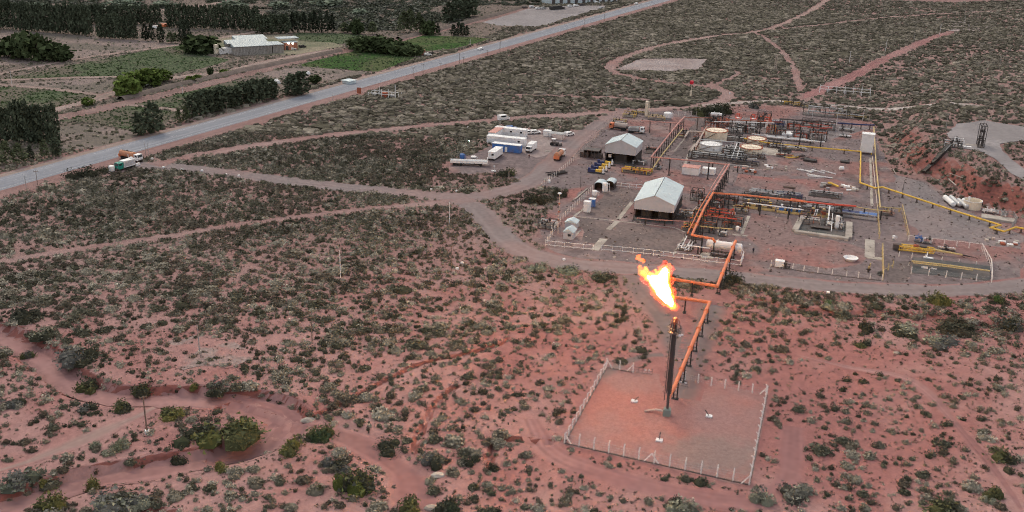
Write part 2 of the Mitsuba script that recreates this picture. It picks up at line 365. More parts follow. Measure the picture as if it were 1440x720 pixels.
def rows(c1, c2, c3, ang, gap):
    ca, sa = math.cos(ang), math.sin(ang)
    def fn(p, n, uv):
        u = p.x * ca + p.y * sa
        r = .5 + .5 * dr.sin(u * (2 * math.pi / gap) + 2.0 * noise(p.x * .05, p.y * .05, 1.0))
        k = mix(c1, c2, smoothstep(.2, .8, .5 * r + .5 * noise(p.x * .7, p.y * .7, 3.0)))
        return mix(k, c3, .8 * smoothstep(.42, .68, fbm(p.x * .05, p.y * .05, 6.0, 4)))
    return proc(fn)
diffuse('m_field', rows((.058, .088, .05), (.12, .14, .095), (.15, .13, .115), 2.0, 2.6))
diffuse('m_green', rows((.035, .075, .03), (.075, .125, .05), (.10, .115, .065), 2.0, 2.4))
diffuse('m_fallow', rows((.20, .165, .16), (.27, .225, .215), (.15, .14, .125), 2.0, 3.0))
diffuse('m_grass', speck((.26, .24, .19), (.17, .18, .13), .05, .8, .3))
diffuse('m_lot', speck((.30, .285, .30), (.25, .235, .245), .05, .8, .25))
def stony_fn(p, n, uv):
    w = smoothstep(.36, .62, fbm(p.x * .22, p.y * .22, 3.0, 3)) * .8
    return mix(soil(p), mi.Color3f(.27, .23, .225) * (.7 + .6 * noise(p.x * 2.2, p.y * 2.2, 1.0)), w)
diffuse('m_stony', proc(stony_fn))
diffuse('m_white_line', speck((.5, .5, .52), (.34, .35, .38), .1, .8, .2))
diffuse('m_concrete', speck((.44, .41, .38), (.33, .30, .275), .4, 2.5, .2))
scene['m_leaf'] = two({'type': 'diffuse', 'reflectance': {'type': 'mesh_attribute', 'name': 'vertex_color'}})
for k, c, rg, mt in [('white_paint', worn((.74, .755, .77), (.4, .36, .34), .25), .5, 0), ('cream_paint', worn((.72, .65, .53), (.36, .27, .2), .4), .6, 0), ('rust', worn((.33, .10, .06), (.12, .06, .05), .6), .8, 0),
                     ('orange_paint', worn((.64, .19, .085), (.42, .17, .11), .5, .5), .5, 0), ('orange_tank', worn((.5, .22, .12), (.3, .16, .12), .5, .8), .5, 0), ('barn_roof', worn((.33, .40, .44), (.25, .3, .33), .6, .15), .5, .1), ('red_paint', worn((.58, .085, .05), (.3, .1, .08), .4), .5, 0), ('pink_steel', worn((.50, .25, .22), (.3, .12, .1), .5), .6, 0),
                     ('yellow_paint', worn((.66, .43, .06), (.35, .2, .08), .4), .5, 0), ('ochre_paint', worn((.55, .43, .2), (.3, .2, .12), .4), .6, 0), ('black_steel', (.035, .032, .032), .6, 0), ('dark_steel', worn((.08, .07, .07), (.15, .08, .06), .5), .6, 0),
                     ('grey_steel', worn((.36, .37, .38), (.2, .15, .13), .5), .45, .2), ('roof_sheet', worn((.52, .615, .65), (.4, .46, .49), .5, .25), .42, .15), ('wall_sheet', worn((.49, .49, .52), (.38, .38, .39), .5, .3), .5, .1),
                     ('blue_paint', worn((.05, .15, .42)), .5, 0), ('navy_paint', (.03, .04, .12), .5, 0), ('green_paint', (.02, .24, .19), .45, 0), ('window', (.02, .025, .03), .1, 0),
                     ('rubber', (.02, .02, .02), .8, 0), ('wood', worn((.16, .12, .10)), .8, 0), ('post_white', worn((.74, .71, .69), (.5, .4, .37), .3), .7, 0), ('brick', worn((.30, .13, .09)), .8, 0), ('bark', (.11, .085, .07), .9, 0),
                     ('silver', worn((.58, .60, .62), (.35, .33, .3), .4), .3, .6), ('farm_wall', worn((.30, .285, .27), (.2, .18, .17), .6, .4), .7, 0), ('tan_steel', worn((.48, .40, .36), (.3, .2, .17), .5), .6, 0), ('red_light', (.62, .02, .05), .4, 0), ('tank_green', (.2, .25, .23), .6, 0)]:
    plain('m_' + k, c, rg, mt)
# ------------------------------------------------------------------ the ground: one sheet
def spaced(parts):
    out = [parts[0][0]]
    for a, b, h in parts:
        n = max(1, round((b - a) / h)); out += list(a + (b - a) * (np.arange(n) + 1) / n)
    return np.array(out)
gy = spaced([(-6000, -600, 600), (-600, 60, 30), (60, 125, 3), (125, 205, .55), (205, 270, .9), (270, 340, 1.5), (340, 470, 2.2), (470, 1150, 7), (1150, 2400, 40), (2400, 9000, 600)])
gx = spaced([(-6000, -900, 500), (-900, -420, 12), (-420, -230, 5), (-230, -110, 2.2), (-110, 110, .8), (110, 230, 1.9), (230, 560, 5), (560, 1000, 15), (1000, 6000, 500)])
XX, YY = np.meshgrid(gx, gy)
ZZ = Hgt(XX, YY)
nx, ny = len(gx), len(gy)
GRID = (gx, gy, ZZ)
ii, jj = np.meshgrid(np.arange(nx - 1), np.arange(ny - 1))
k0 = (jj * nx + ii).ravel()
gf = np.vstack([np.c_[k0, k0 + 1, k0 + nx + 1], np.c_[k0, k0 + nx + 1, k0 + nx]])
labels['ground'] = {'kind': 'structure', 'label': 'red sandy desert ground'}
scene['ground'] = mikit.ply((np.c_[XX.ravel(), YY.ravel(), ZZ.ravel()], gf), 'm_ground', True)
print('ground', len(gf))

def struct(key, label=None):
    k = numkey(key); labels[k] = {'kind': 'structure'}
    if label: labels[k]['label'] = label
    return k

def strip(key, line, hw, mat, up=.06, step=2.0, ragged=.0, n=9, label=None, taper=0):
    p = np.asarray(line, float)[:, :2]
    s = np.r_[0, np.cumsum(np.linalg.norm(np.diff(p, axis=0), axis=1))]
    m = max(2, int(s[-1] / step)); t = np.linspace(0, s[-1], m)
    c = np.c_[np.interp(t, s, p[:, 0]), np.interp(t, s, p[:, 1])]
    d = np.gradient(c, axis=0); d /= np.linalg.norm(d, axis=1, keepdims=True)
    nr = np.c_[d[:, 1], -d[:, 0]]
    w = hw * (1 + ragged * (meshkit.noise(np.c_[t / 9, t * 0, t * 0 + len(line)], 3) - .5) * 2)
    if taper: w = w * (.15 + .85 * sm(0, taper, t)) * (.15 + .85 * sm(0, taper, s[-1] - t))
    a = np.linspace(-1, 1, n)
    v = c[:, None] + nr[:, None] * (w[:, None] * a[None])[..., None]
    z = Hgt(v[..., 0], v[..., 1]) + up
    i, j = np.meshgrid(np.arange(n - 1), np.arange(m - 1)); k = (j * n + i).ravel()
    f = np.vstack([np.c_[k, k + n, k + n + 1], np.c_[k, k + n + 1, k + 1]])[:, ::-1]
    uv = np.stack([np.broadcast_to(t[:, None] / 10, (m, n)), np.broadcast_to((a / 2 + .5)[None], (m, n))], -1).reshape(-1, 2)
    scene[struct(key, label)] = mikit.ply((np.c_[v.reshape(-1, 2), z.ravel()], f), mat, True, uv=uv)

def sheet(key, poly, mat, up=.03, ragged=0.0, label=None, tess=0):
    g = shapely.Polygon(poly).buffer(0)
    p = g.exterior.segmentize(3.0 if ragged else 1e4)
    c = np.array(p.coords)[:-1]
    if ragged:
        c = c + ragged * 2 * np.c_[meshkit.fbm(np.c_[c / 6, c[:, 0] * 0], 3, 1) - .5, meshkit.fbm(np.c_[c / 6, c[:, 0] * 0], 3, 2) - .5]
    v, f = triangulate_polygon(shapely.Polygon(c).buffer(0), engine='earcut')
    if tess:
        v, f = trimesh.remesh.subdivide_to_size(np.c_[v, v[:, 0] * 0], f, tess); v = v[:, :2]
    z = (Hgt(v[:, 0], v[:, 1]) if tess else 0 * v[:, 0]) + up
    m = trimesh.Trimesh(np.c_[v, z], f, process=False)
    if m.face_normals[:, 2].mean() < 0: m.invert()
    scene[struct(key, label)] = mikit.ply(m, mat, False)

# highway
strip('road_shoulder', [HWA + HWN * (HWW + 2.0), HWB + HWN * (HWW + 2.0)], 6.5, 'm_shoulder', .03, 8, .15)
strip('road_shoulder', [HWA - HWN * 1.0, HWB - HWN * 1.0], 3.2, 'm_farm_pale', .028, 8, .15)
strip('highway', HWMID, HWW / 2, 'm_asphalt', .045, 12, 0, 3, label='grey-blue asphalt highway')
for nm, off in (('edge_line', .16), ('edge_line', .86)):
    o = HWW * off
    strip('edge_line', [HWA + HWN * o, HWB + HWN * o], .13, 'm_white_line', .055, 30, 0, 2)
cl = MB()
for q in np.arange(100, 2600, 12.0):
    a = HWA + _dir * q + HWN * HWW * .51; b = a + _dir * 4.5; w = HWN * .05
    cl.add([[*(a - w), .055], [*(a + w), .055], [*(b + w), .055], [*(b - w), .055]], [[0, 1, 2], [0, 2, 3]])
scene[struct('centre_line')] = mikit.ply(cl.mesh(), 'm_white_line')

MATS = {'main': 'm_gravel_road', 'front': 'm_gravel_road', 'upper': 'm_pink_track', 'north': 'm_white_track', 'upper_far': 'm_pale_track', 'ridge': 'm_pale_track', 'red': 'm_red_track', 'scrub': 'm_pink_track', 'farm_red': 'm_farm_red', 'farm_pale': 'm_farm_pale',
        'farm_cross': 'm_farm_pale', 'farm_mid': 'm_farm_pale', 'farm_low': 'm_farm_pale', 'farm_lane': 'm_farm_pale', 'far': 'm_farm_pale', 'wash': 'm_red_track', 'gully': 'm_red_track', 'gully_bed': 'm_red_track', 'pale': 'm_pale_track', 'right': 'm_red_track',
        'encl_front': 'm_red_track', 'loop': 'm_pink_track', 'back': 'm_pink_track', 'back2': 'm_pink_track'}
NAMES = {'main': 'gravel_road', 'front': 'gravel_road', 'north': 'dirt_road', 'upper': 'dirt_road', 'upper_far': 'dirt_road', 'ridge': 'dirt_road'}
sheet('gravel_yard', YARD, 'm_yard', .025, 1.5)
sheet('gravel_lot', CAMP, 'm_yard', .03, 2.0)
sheet('gravel_lot', LOT, 'm_lot', .03, 1.0)
sheet('gravel_lot', FARPAD, 'm_pale_gravel', .28, 2.0, tess=6.0)
sheet('farm_yard', BARNYARD, 'm_grass', .03, 2.0)
for pts, w in (([(880, 384), (896, 412), (922, 440), (944, 466), (958, 500), (962, 545)], 4.2), ([(1003, 430), (994, 455), (982, 490), (968, 530), (958, 560)], 4.0), ([(845, 530), (880, 508), (920, 498), (950, 500)], 2.0)):
    strip('gravel_path', curve(flat(pts), 3), w, 'm_grey_track', .06, 1.0, .25)
sheet('flare_pad', ENCL, 'm_pad', .03, 0.5)
for kind, mat in (('field', 'm_field'), ('green', 'm_green'), ('fallow', 'm_fallow')):
    for n_, p in FIELDS[kind]:
        sheet('field', p, mat, .02, 1.5)
for k_, (line, hw) in ROADS.items():
    if k_ in ('gully', 'wash', 'gully_bed'): hw = hw + .6
    strip(NAMES.get(k_, 'dirt_track'), line, hw * 1.25, MATS[k_], .05 if k_ in ('gully', 'gully_bed', 'wash', 'pale', 'right', 'encl_front') else .07, 1.5, .35 if k_ in ('red', 'back2', 'loop', 'right', 'scrub', 'back', 'wash') else .15, taper=18 if k_ in ('right', 'pale', 'red', 'loop', 'back2') else 0)
HILLPAD = [on(*p)[:2] for p in [(1330, 190), (1345, 175), (1385, 170), (1460, 182), (1460, 195), (1405, 203), (1412, 215), (1460, 250), (1460, 262), (1425, 246), (1395, 222), (1378, 213), (1345, 208)]]
sheet('gravel_lot', HILLPAD, 'm_lot', .2, 1.0, tess=3.0)
for pts, mt in (([(808, 307), (870, 313), (946, 322), (964, 331), (948, 356), (905, 355), (850, 348), (818, 339), (817, 322)], 'm_dark_gravel'), ([(860, 264), (906, 268), (890, 285), (870, 308), (816, 302), (838, 284)], 'm_dark_gravel'),
                ([(1258, 246), (1300, 256), (1335, 287), (1385, 310), (1440, 332), (1440, 350), (1390, 345), (1300, 333), (1280, 318), (1270, 296), (1262, 270)], 'm_grey_gravel'), ([(1243, 366), (1280, 366), (1284, 388), (1262, 397), (1246, 396)], 'm_dark_gravel'),
                ([(1055, 301), (1110, 307), (1118, 330), (1195, 343), (1222, 352), (1216, 372), (1160, 378), (1100, 368), (1062, 345), (1046, 330)], 'm_red_yard'), ([(1040, 245), (1110, 252), (1180, 252), (1190, 258), (1100, 268), (1030, 262)], 'm_red_yard'), ([(1130, 228), (1190, 226), (1196, 240), (1180, 246), (1140, 236)], 'm_red_yard'), ([(790, 268), (826, 262), (800, 285), (780, 305), (760, 312), (757, 300)], 'm_red_yard'),
                ([(735, 190), (790, 188), (806, 196), (780, 214), (752, 222), (735, 214)], 'm_pale_gravel'), ([(968, 205), (1000, 168), (1010, 160), (985, 162), (955, 205), (945, 218), (975, 222)], 'm_dark_gravel'), ([(985, 285), (1050, 292), (1043, 330), (1000, 338), (972, 330)], 'm_dark_gravel'),
                ([(1040, 288), (1130, 300), (1240, 312), (1240, 300), (1130, 286), (1050, 279)], 'm_dark_gravel'), ([(975, 214), (1080, 222), (1080, 238), (1030, 238), (975, 228)], 'm_dark_gravel'), ([(1020, 165), (1100, 168), (1230, 180), (1205, 186), (1160, 200), (1030, 205)], 'm_grey_gravel')):
    sheet('gravel_patch', flat(pts), mt, .034, 1.8)
sheet('stony_clearing', flat([(232, 480), (275, 470), (330, 480), (345, 500), (318, 515), (262, 518), (236, 503)]), 'm_stony', .09, 2.5, tess=2.0)
sheet('stony_clearing', flat([(1322, 44), (1345, 30), (1400, 33), (1400, 44), (1360, 50)]), 'm_pale_gravel', .3, 3.0, tess=4.0)

# ------------------------------------------------------------------ shrubs
rng = np.random.default_rng(7)
COVER = [(1045, 405, .8), (1030, 425, .5), (1120, 415, .55), (285, 492, .22), (245, 498, .25), (320, 505, .2), (200, 570, .2), (0, 300, .62), (200, 280, .68), (400, 230, .75), (560, 220, .72), (520, 250, .7), (250, 350, .62), (100, 400, .55), (400, 420, .6), (300, 390, .62), (560, 400, .5), (700, 380, .5), (700, 440, .36), (560, 480, .5), (300, 450, .6), (160, 460, .5),
         (400, 510, .55), (520, 520, .48), (600, 460, .5), (650, 540, .25), (800, 440, .28), (860, 460, .2), (780, 520, .15), (700, 600, .22), (620, 640, .3), (480, 690, .22), (300, 690, .35), (60, 600, .3), (30, 640, .3), (100, 500, .4), (800, 690, .35),
         (980, 440, .25), (1080, 470, .22), (1200, 460, .3), (1400, 440, .32), (1060, 430, .5), (1200, 425, .45), (1380, 425, .3), (1150, 520, .08), (1250, 500, .08), (1120, 560, .15), (1200, 600, .2), (1300, 520, .12), (1400, 560, .2), (1250, 680, .25), (1380, 640, .2), (1100, 640, .12), (1420, 700, .1),
         (800, 60, .8), (900, 30, .8), (1050, 20, .8), (780, 110, .8), (900, 130, .7), (1000, 80, .8), (1150, 80, .72), (1250, 50, .7), (1380, 60, .6), (1400, 100, .55), (1300, 120, .5), (1380, 150, .5), (1250, 140, .5), (700, 100, .75), (600, 150, .75), (450, 190, .7), (650, 160, .65), (780, 150, .6),
         (1300, 220, .32), (1400, 260, .3), (1270, 200, .3), (1340, 240, .34), (1300, 95, .3), (1380, 75, .35), (1240, 100, .4), (1330, 120, .35), (1230, 15, .4), (1420, 130, .3), (880, 340, .1), (760, 355, .15), (690, 280, .5), (300, 15, .6), (550, 25, .75), (680, 20, .5), (450, 10, .6), (740, 45, .5)]
CP = np.array([at(a, b)[:2] for a, b, _ in COVER]); CV = np.array([c for *_, c in COVER])
def cover(P):
    num = np.zeros(len(P)); den = np.zeros(len(P))
    for c, v in zip(CP, CV):
        d2 = ((P - c) ** 2).sum(1) / (c[1] ** 2 * .002); w = 1 / (d2 + .02) ** 1.6
        num += w * v; den += w
    return num / den
AVOID = [(YARD, 0), (CAMP, 0), (ENCL, .6), (LOT, 0), (BARNYARD, 0), (HILLPAD, 0), (FARPAD, 0)] + [(p, 1) for v in FIELDS.values() for _, p in v]
FARM = flat([(-200, 180), (-200, -20), (760, -20), (760, 20), (640, 70), (420, 128), (0, 245), (-200, 300)])   # beyond the highway: tended ground
def free(P, r, soft=True):
    ok = np.ones(len(P), bool)
    for p, g in AVOID:
        lo, hi = np.min(p, 0) - 3, np.max(p, 0) + 3
        k = np.nonzero(((P > lo) & (P < hi)).all(1))[0]
        if len(k): ok[k] &= poly_sd(P[k], p) > r[k] * .45 + g
    k = np.nonzero(inside(P, FLAREPAD))[0]; ok[k] &= r[k] < .55
    ok &= ~((np.abs((P - HW0) @ HWN - HWW / 2 - 2) < HWW / 2 + 6 + r * .4))
    for k_, (line, hw) in ROADS.items():
        lo, hi = np.min(line, 0) - 8, np.max(line, 0) + 8
        k = np.nonzero(((P > lo) & (P < hi)).all(1))[0]
        if len(k): ok[k] &= seg_dist(P[k], line[::2] if len(line) > 60 else line)[0] > hw * .9 + r[k] * .35
    return ok
def infront(P, mx=.04):
    q = np.c_[P, 0 * P[:, :1]] - EYE
    d = q @ CF; u = (q @ CX) / d * FPX / 720; v = (q @ CD) / d * FPX / 360
    return (d > 0) & (np.abs(u) < 1 + mx) & (v > -1 - mx) & (v < 1 + mx * 3)
def scatter(y0, y1, gap, size, seed):
    r = np.random.default_rng(seed)
    xm = y1 * .62 + 20
    gx_, gy_ = np.meshgrid(np.arange(-xm, xm, gap), np.arange(y0, y1, gap))
    P = np.c_[gx_.ravel(), gy_.ravel()] + (r.random((gx_.size, 2)) - .5) * gap * 1.05
    P = P[infront(P)]
    D = size * np.exp(r.normal(-.03, .44, len(P)))
    c = cover(P)
    pn = meshkit.fbm(np.c_[P / 14, P[:, 0] * 0], 3, 21)
    c = np.clip(c * (1.04 + .12 * sm(215, 290, P[:, 1])) + (pn - .5) * 1.3 * np.minimum(c, .6), .01, .97)
    D *= .8 + .45 * c
    prob = c * gap * gap / (size ** 2 * .62)
    keep = r.random(len(P)) < prob
    P, D = P[keep], D[keep]
    k = free(P, D / 2)
    P, D = P[k], D[k]
    far = inside(P, FARM)
    return P[~far], D[~far], c[keep][k][~far]
near = scatter(118, 262, 1.0, 1.5, 1); mid = scatter(262, 400, 1.0, 1.5, 2); far_ = scatter(400, 1000, 1.7, 2.3, 3)
print('shrubs', len(near[0]), len(mid[0]), len(far_[0]))

def shrub_proto(seed, ntri, col, core=True, tall=.55, spiky=.0, size=.17, pale=.35):
    """a desert bush 1 m across: a rough dome of small leaf clumps round a darker twiggy core"""
    r = np.random.default_rng(seed); V, F, C = [], [], []
    col = np.array(col)
    if core:
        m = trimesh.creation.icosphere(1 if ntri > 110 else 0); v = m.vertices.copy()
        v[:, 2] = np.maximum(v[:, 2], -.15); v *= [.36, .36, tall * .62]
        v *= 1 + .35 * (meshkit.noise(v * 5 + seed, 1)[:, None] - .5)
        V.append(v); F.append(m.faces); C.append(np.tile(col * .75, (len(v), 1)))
        n0 = len(v)
    else: n0 = 0
    lob = r.normal(0, 1, (6, 3)); lob /= np.linalg.norm(lob, axis=1, keepdims=True); amp = r.uniform(-.3, .3, 6)
    for i in range(ntri):
        z = r.uniform(0, 1) ** .8; a = r.uniform(0, 2 * math.pi); s = math.sqrt(max(0, 1 - z * z))
        d = np.array([s * math.cos(a), s * math.sin(a), z])
        rad = r.uniform(.6, 1.0) * (1 + (np.maximum(lob @ d, 0) * amp).sum())
        c = d * rad * [.5, .5, tall]
        t = r.normal(0, 1, (2, 3)); t[:, 2] += spiky * 1.5 * np.array([1, 0])
        t /= np.linalg.norm(t, axis=1, keepdims=True)
        h = size * r.uniform(.6, 1.4)
        V.append(np.array([c - t[0] * h * .5, c + t[0] * h * .5, c + t[1] * h * .8]))
        F.append([[n0, n0 + 1, n0 + 2]]); n0 += 3
        k = col * r.uniform(.6, 1.4) + (pale * .08 * r.random())
        C.append(np.tile(k, (3, 1)))
    return np.vstack(V), np.vstack(F), np.vstack(C)
GREYS = [(.235, .222, .182), (.115, .116, .088), (.31, .296, .25), (.072, .074, .054), (.17, .156, .126), (.115, .10, .08)]
FARG = [(.138, .128, .108), (.104, .099, .08), (.18, .165, .142), (.084, .08, .064)]
GREENS = [(.085, .10, .038), (.06, .078, .036), (.125, .13, .04), (.05, .06, .035)]

def mass(name, sets, label, cat):
    """one mesh of many small bushes, each with its own turn, size and tint"""
    V, F, C, n = [], [], [], 0
    for (P, D, c), protos, seed in sets:
        r = np.random.default_rng(seed)
        z = Hgt(P[:, 0], P[:, 1]) - .04 * D
        sp = np.clip((meshkit.fbm(np.c_[P / 17, P[:, 0] * 0], 3, 44) - .5) * 2.4 + .5, 0, .999) * .65 + r.random(len(P)) * .35
        which = np.clip((sp * len(protos)).astype(int), 0, len(protos) - 1); ang = r.uniform(0, 6.283, len(P)); sq = r.uniform(.75, 1.3, len(P)); tint = r.uniform(.68, 1.3, (len(P), 1))
        # greyer, paler bushes come in drifts
        drift = meshkit.fbm(np.c_[P / 22, P[:, 0] * 0], 3, 31)
        for w, (pv, pf, pc) in enumerate(protos):
            k = np.nonzero(which == w)[0]
            if not len(k): continue
            ca, sa = np.cos(ang[k]), np.sin(ang[k])
            x = (pv[None, :, 0] * ca[:, None] - pv[None, :, 1] * sa[:, None]) * D[k, None] * sq[k, None]
            y = (pv[None, :, 0] * sa[:, None] + pv[None, :, 1] * ca[:, None]) * D[k, None]
            zz = pv[None, :, 2] * D[k, None] * np.minimum(1, 1.25 / np.sqrt(D[k, None])) + z[k, None]
            V.append(np.stack([x + P[k, :1], y + P[k, 1:], zz], -1).reshape(-1, 3).astype(np.float32))
            C.append((pc[None] * tint[k][:, :, None] * (.75 + .5 * drift[k, None, None])).reshape(-1, 3))
            F.append((pf[None] + (n + np.arange(len(k)) * len(pv))[:, None, None]).reshape(-1, 3)); n += len(k) * len(pv)
    V, F, C = np.vstack(V), np.vstack(F), np.clip(np.vstack(C), .01, .9)
    print(name, len(F))
    one(name, label, cat, trimesh.Trimesh(V, F, process=False), 'm_leaf', kind='stuff', smooth=False, color=C)

def lowpoly(seed, col, n=6):
    r = np.random.default_rng(seed)
    a = np.arange(n) * 2 * math.pi / n + r.uniform(-.25, .25, n)
    lo = np.c_[np.cos(a) * .5, np.sin(a) * .5, a * 0]
    hi = np.c_[np.cos(a + .4) * .36, np.sin(a + .4) * .36, r.uniform(.28, .5, n)] * r.uniform(.8, 1.2, (n, 1))
    v = np.vstack([lo, hi, [[r.uniform(-.1, .1), r.uniform(-.1, .1), .5]]])
    f = []
    for i in range(n):
        j = (i + 1) % n; f += [[i, j, n + j], [i, n + j, n + i], [n + i, n + j, 2 * n]]
    # unshared faces so that each facet has its own tone of leaf
    f = np.array(f); vv = v[f.ravel()]; c = np.repeat(np.array(col) * r.uniform(.7, 1.35, (len(f), 1)), 3, 0)
    return vv, np.arange(len(vv)).reshape(-1, 3), c
# the shrubs that show largest stand on their own
size_px = near[1] * FPX / ((np.c_[near[0], 0 * near[1]] - EYE) @ CF)
order = np.argsort(-size_px); solo = order[:260]; rest = order[260:]
SOLO = [(f'shrub{i}', shrub_proto(50 + i, 150, GREYS[i % 6], spiky=.5)) for i in range(8)]
SOLO = [mikit.ply(trimesh.Trimesh(v, f, process=False), 'm_leaf', False, color=np.clip(c, .01, .9)) for _, (v, f, c) in SOLO]
zs = Hgt(near[0][solo, 0], near[0][solo, 1])
for q, i in enumerate(solo):
    (x, y), d = near[0][i], near[1][i]
    w = np.array([x, y, 0]) - EYE; u_, v_ = 720 + FPX * (w @ CX) / (w @ CF), 360 + FPX * (w @ CD) / (w @ CF)
    zone = 'on the slope left of the wash at the bottom' if u_ < 420 and v_ > 600 else 'in the loop and along the left track' if u_ < 430 else 'between the wash and the flare pad' if u_ < 760 else 'just around the flare pad' if u_ < 1110 else 'on the open sand right of the flare pad'
    tone = ('grey', 'dark', 'whitish', 'blackish', 'brownish', 'dull brown')[q % 8 % 6]
    k = thing('desert_shrub', f'low {tone} desert shrub {zone}', 'shrub', f'{tone} desert shrubs {zone}')
    part(k, None, SOLO[q % 8], None, xf=xf((x, y, zs[q] - .04), rng.uniform(0, 6.28), [d * rng.uniform(.85, 1.2), d, d * min(1, 1.2 / math.sqrt(d))]))
take = lambda s, k: (s[0][k], s[1][k], s[2][k])
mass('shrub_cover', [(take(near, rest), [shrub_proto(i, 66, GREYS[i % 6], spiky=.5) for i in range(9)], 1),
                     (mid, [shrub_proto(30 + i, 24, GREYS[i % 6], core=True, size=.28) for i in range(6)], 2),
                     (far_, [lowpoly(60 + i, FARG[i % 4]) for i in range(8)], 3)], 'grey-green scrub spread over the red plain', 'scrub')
# dry tufts and stones between the shrubs
tp = scatter(118, 300, .9, 1.3, 9)
sel = rng.random(len(tp[0])) < .75
TR = np.random.default_rng(4)
ts = np.c_[TR.uniform(-140, 140, 20000), TR.uniform(130, 300, 20000)]
ts = ts[infront(ts)]; ts = ts[free(ts, np.full(len(ts), .6))]; ts = ts[~inside(ts, FARM)]
mass('ground_cover', [((ts, TR.uniform(.15, .6, len(ts)), ts[:, 0]), [shrub_proto(90 + i, 9, [(.10, .085, .07), (.2, .15, .12), (.13, .12, .09)][i % 3], core=False, size=.6) for i in range(6)], 8)], 'small dry tufts and stones scattered between the shrubs', 'ground cover')
# ------------------------------------------------------------------ named bushes of the foreground and roadside
def bush(px, py, w, h, tones, label, n=420, name='bush', cat='bush', seed=0, wide=1.0):
    """px, py: foot of the bush in the survey photo; w, h: metres"""
    r = np.random.default_rng(seed + int(px * 7 + py))
    V, F, C, nn = [], [], [], 0
    lobes = max(1, int(round(w / 1.5)))
    c0 = on(px, py)
    for i in range(lobes):
        a = r.uniform(0, 6.28); q = math.sqrt(r.random()) * .33 if lobes > 1 else 0
        lc = np.array([q * math.cos(a) * w, q * math.sin(a) * w * wide, 0]); lw = w * (r.uniform(.5, .75) if lobes > 1 else 1.0); lh = h * r.uniform(.7, 1.0)
        t = np.array(tones[i % len(tones)])
        v, f, c = shrub_proto(seed + i + int(px), max(60, n // lobes), t, spiky=.4, tall=.8, size=.14 if lw > 2 else .17, pale=.2)
        V.append(v * [lw, lw, lh / .8] + lc); F.append(f + nn); nn += len(v); C.append(c)
    V = np.vstack(V) + c0 - [0, 0, .1]
    k = thing(name, label, cat)
    part(k, None, trimesh.Trimesh(V, np.vstack(F), process=False), 'm_leaf', False, color=np.clip(np.vstack(C), .01, .9))
OL, DK, YG, PG, BG = (.088, .096, .05), (.058, .062, .046), (.155, .155, .06), (.26, .27, .21), (.12, .125, .12)
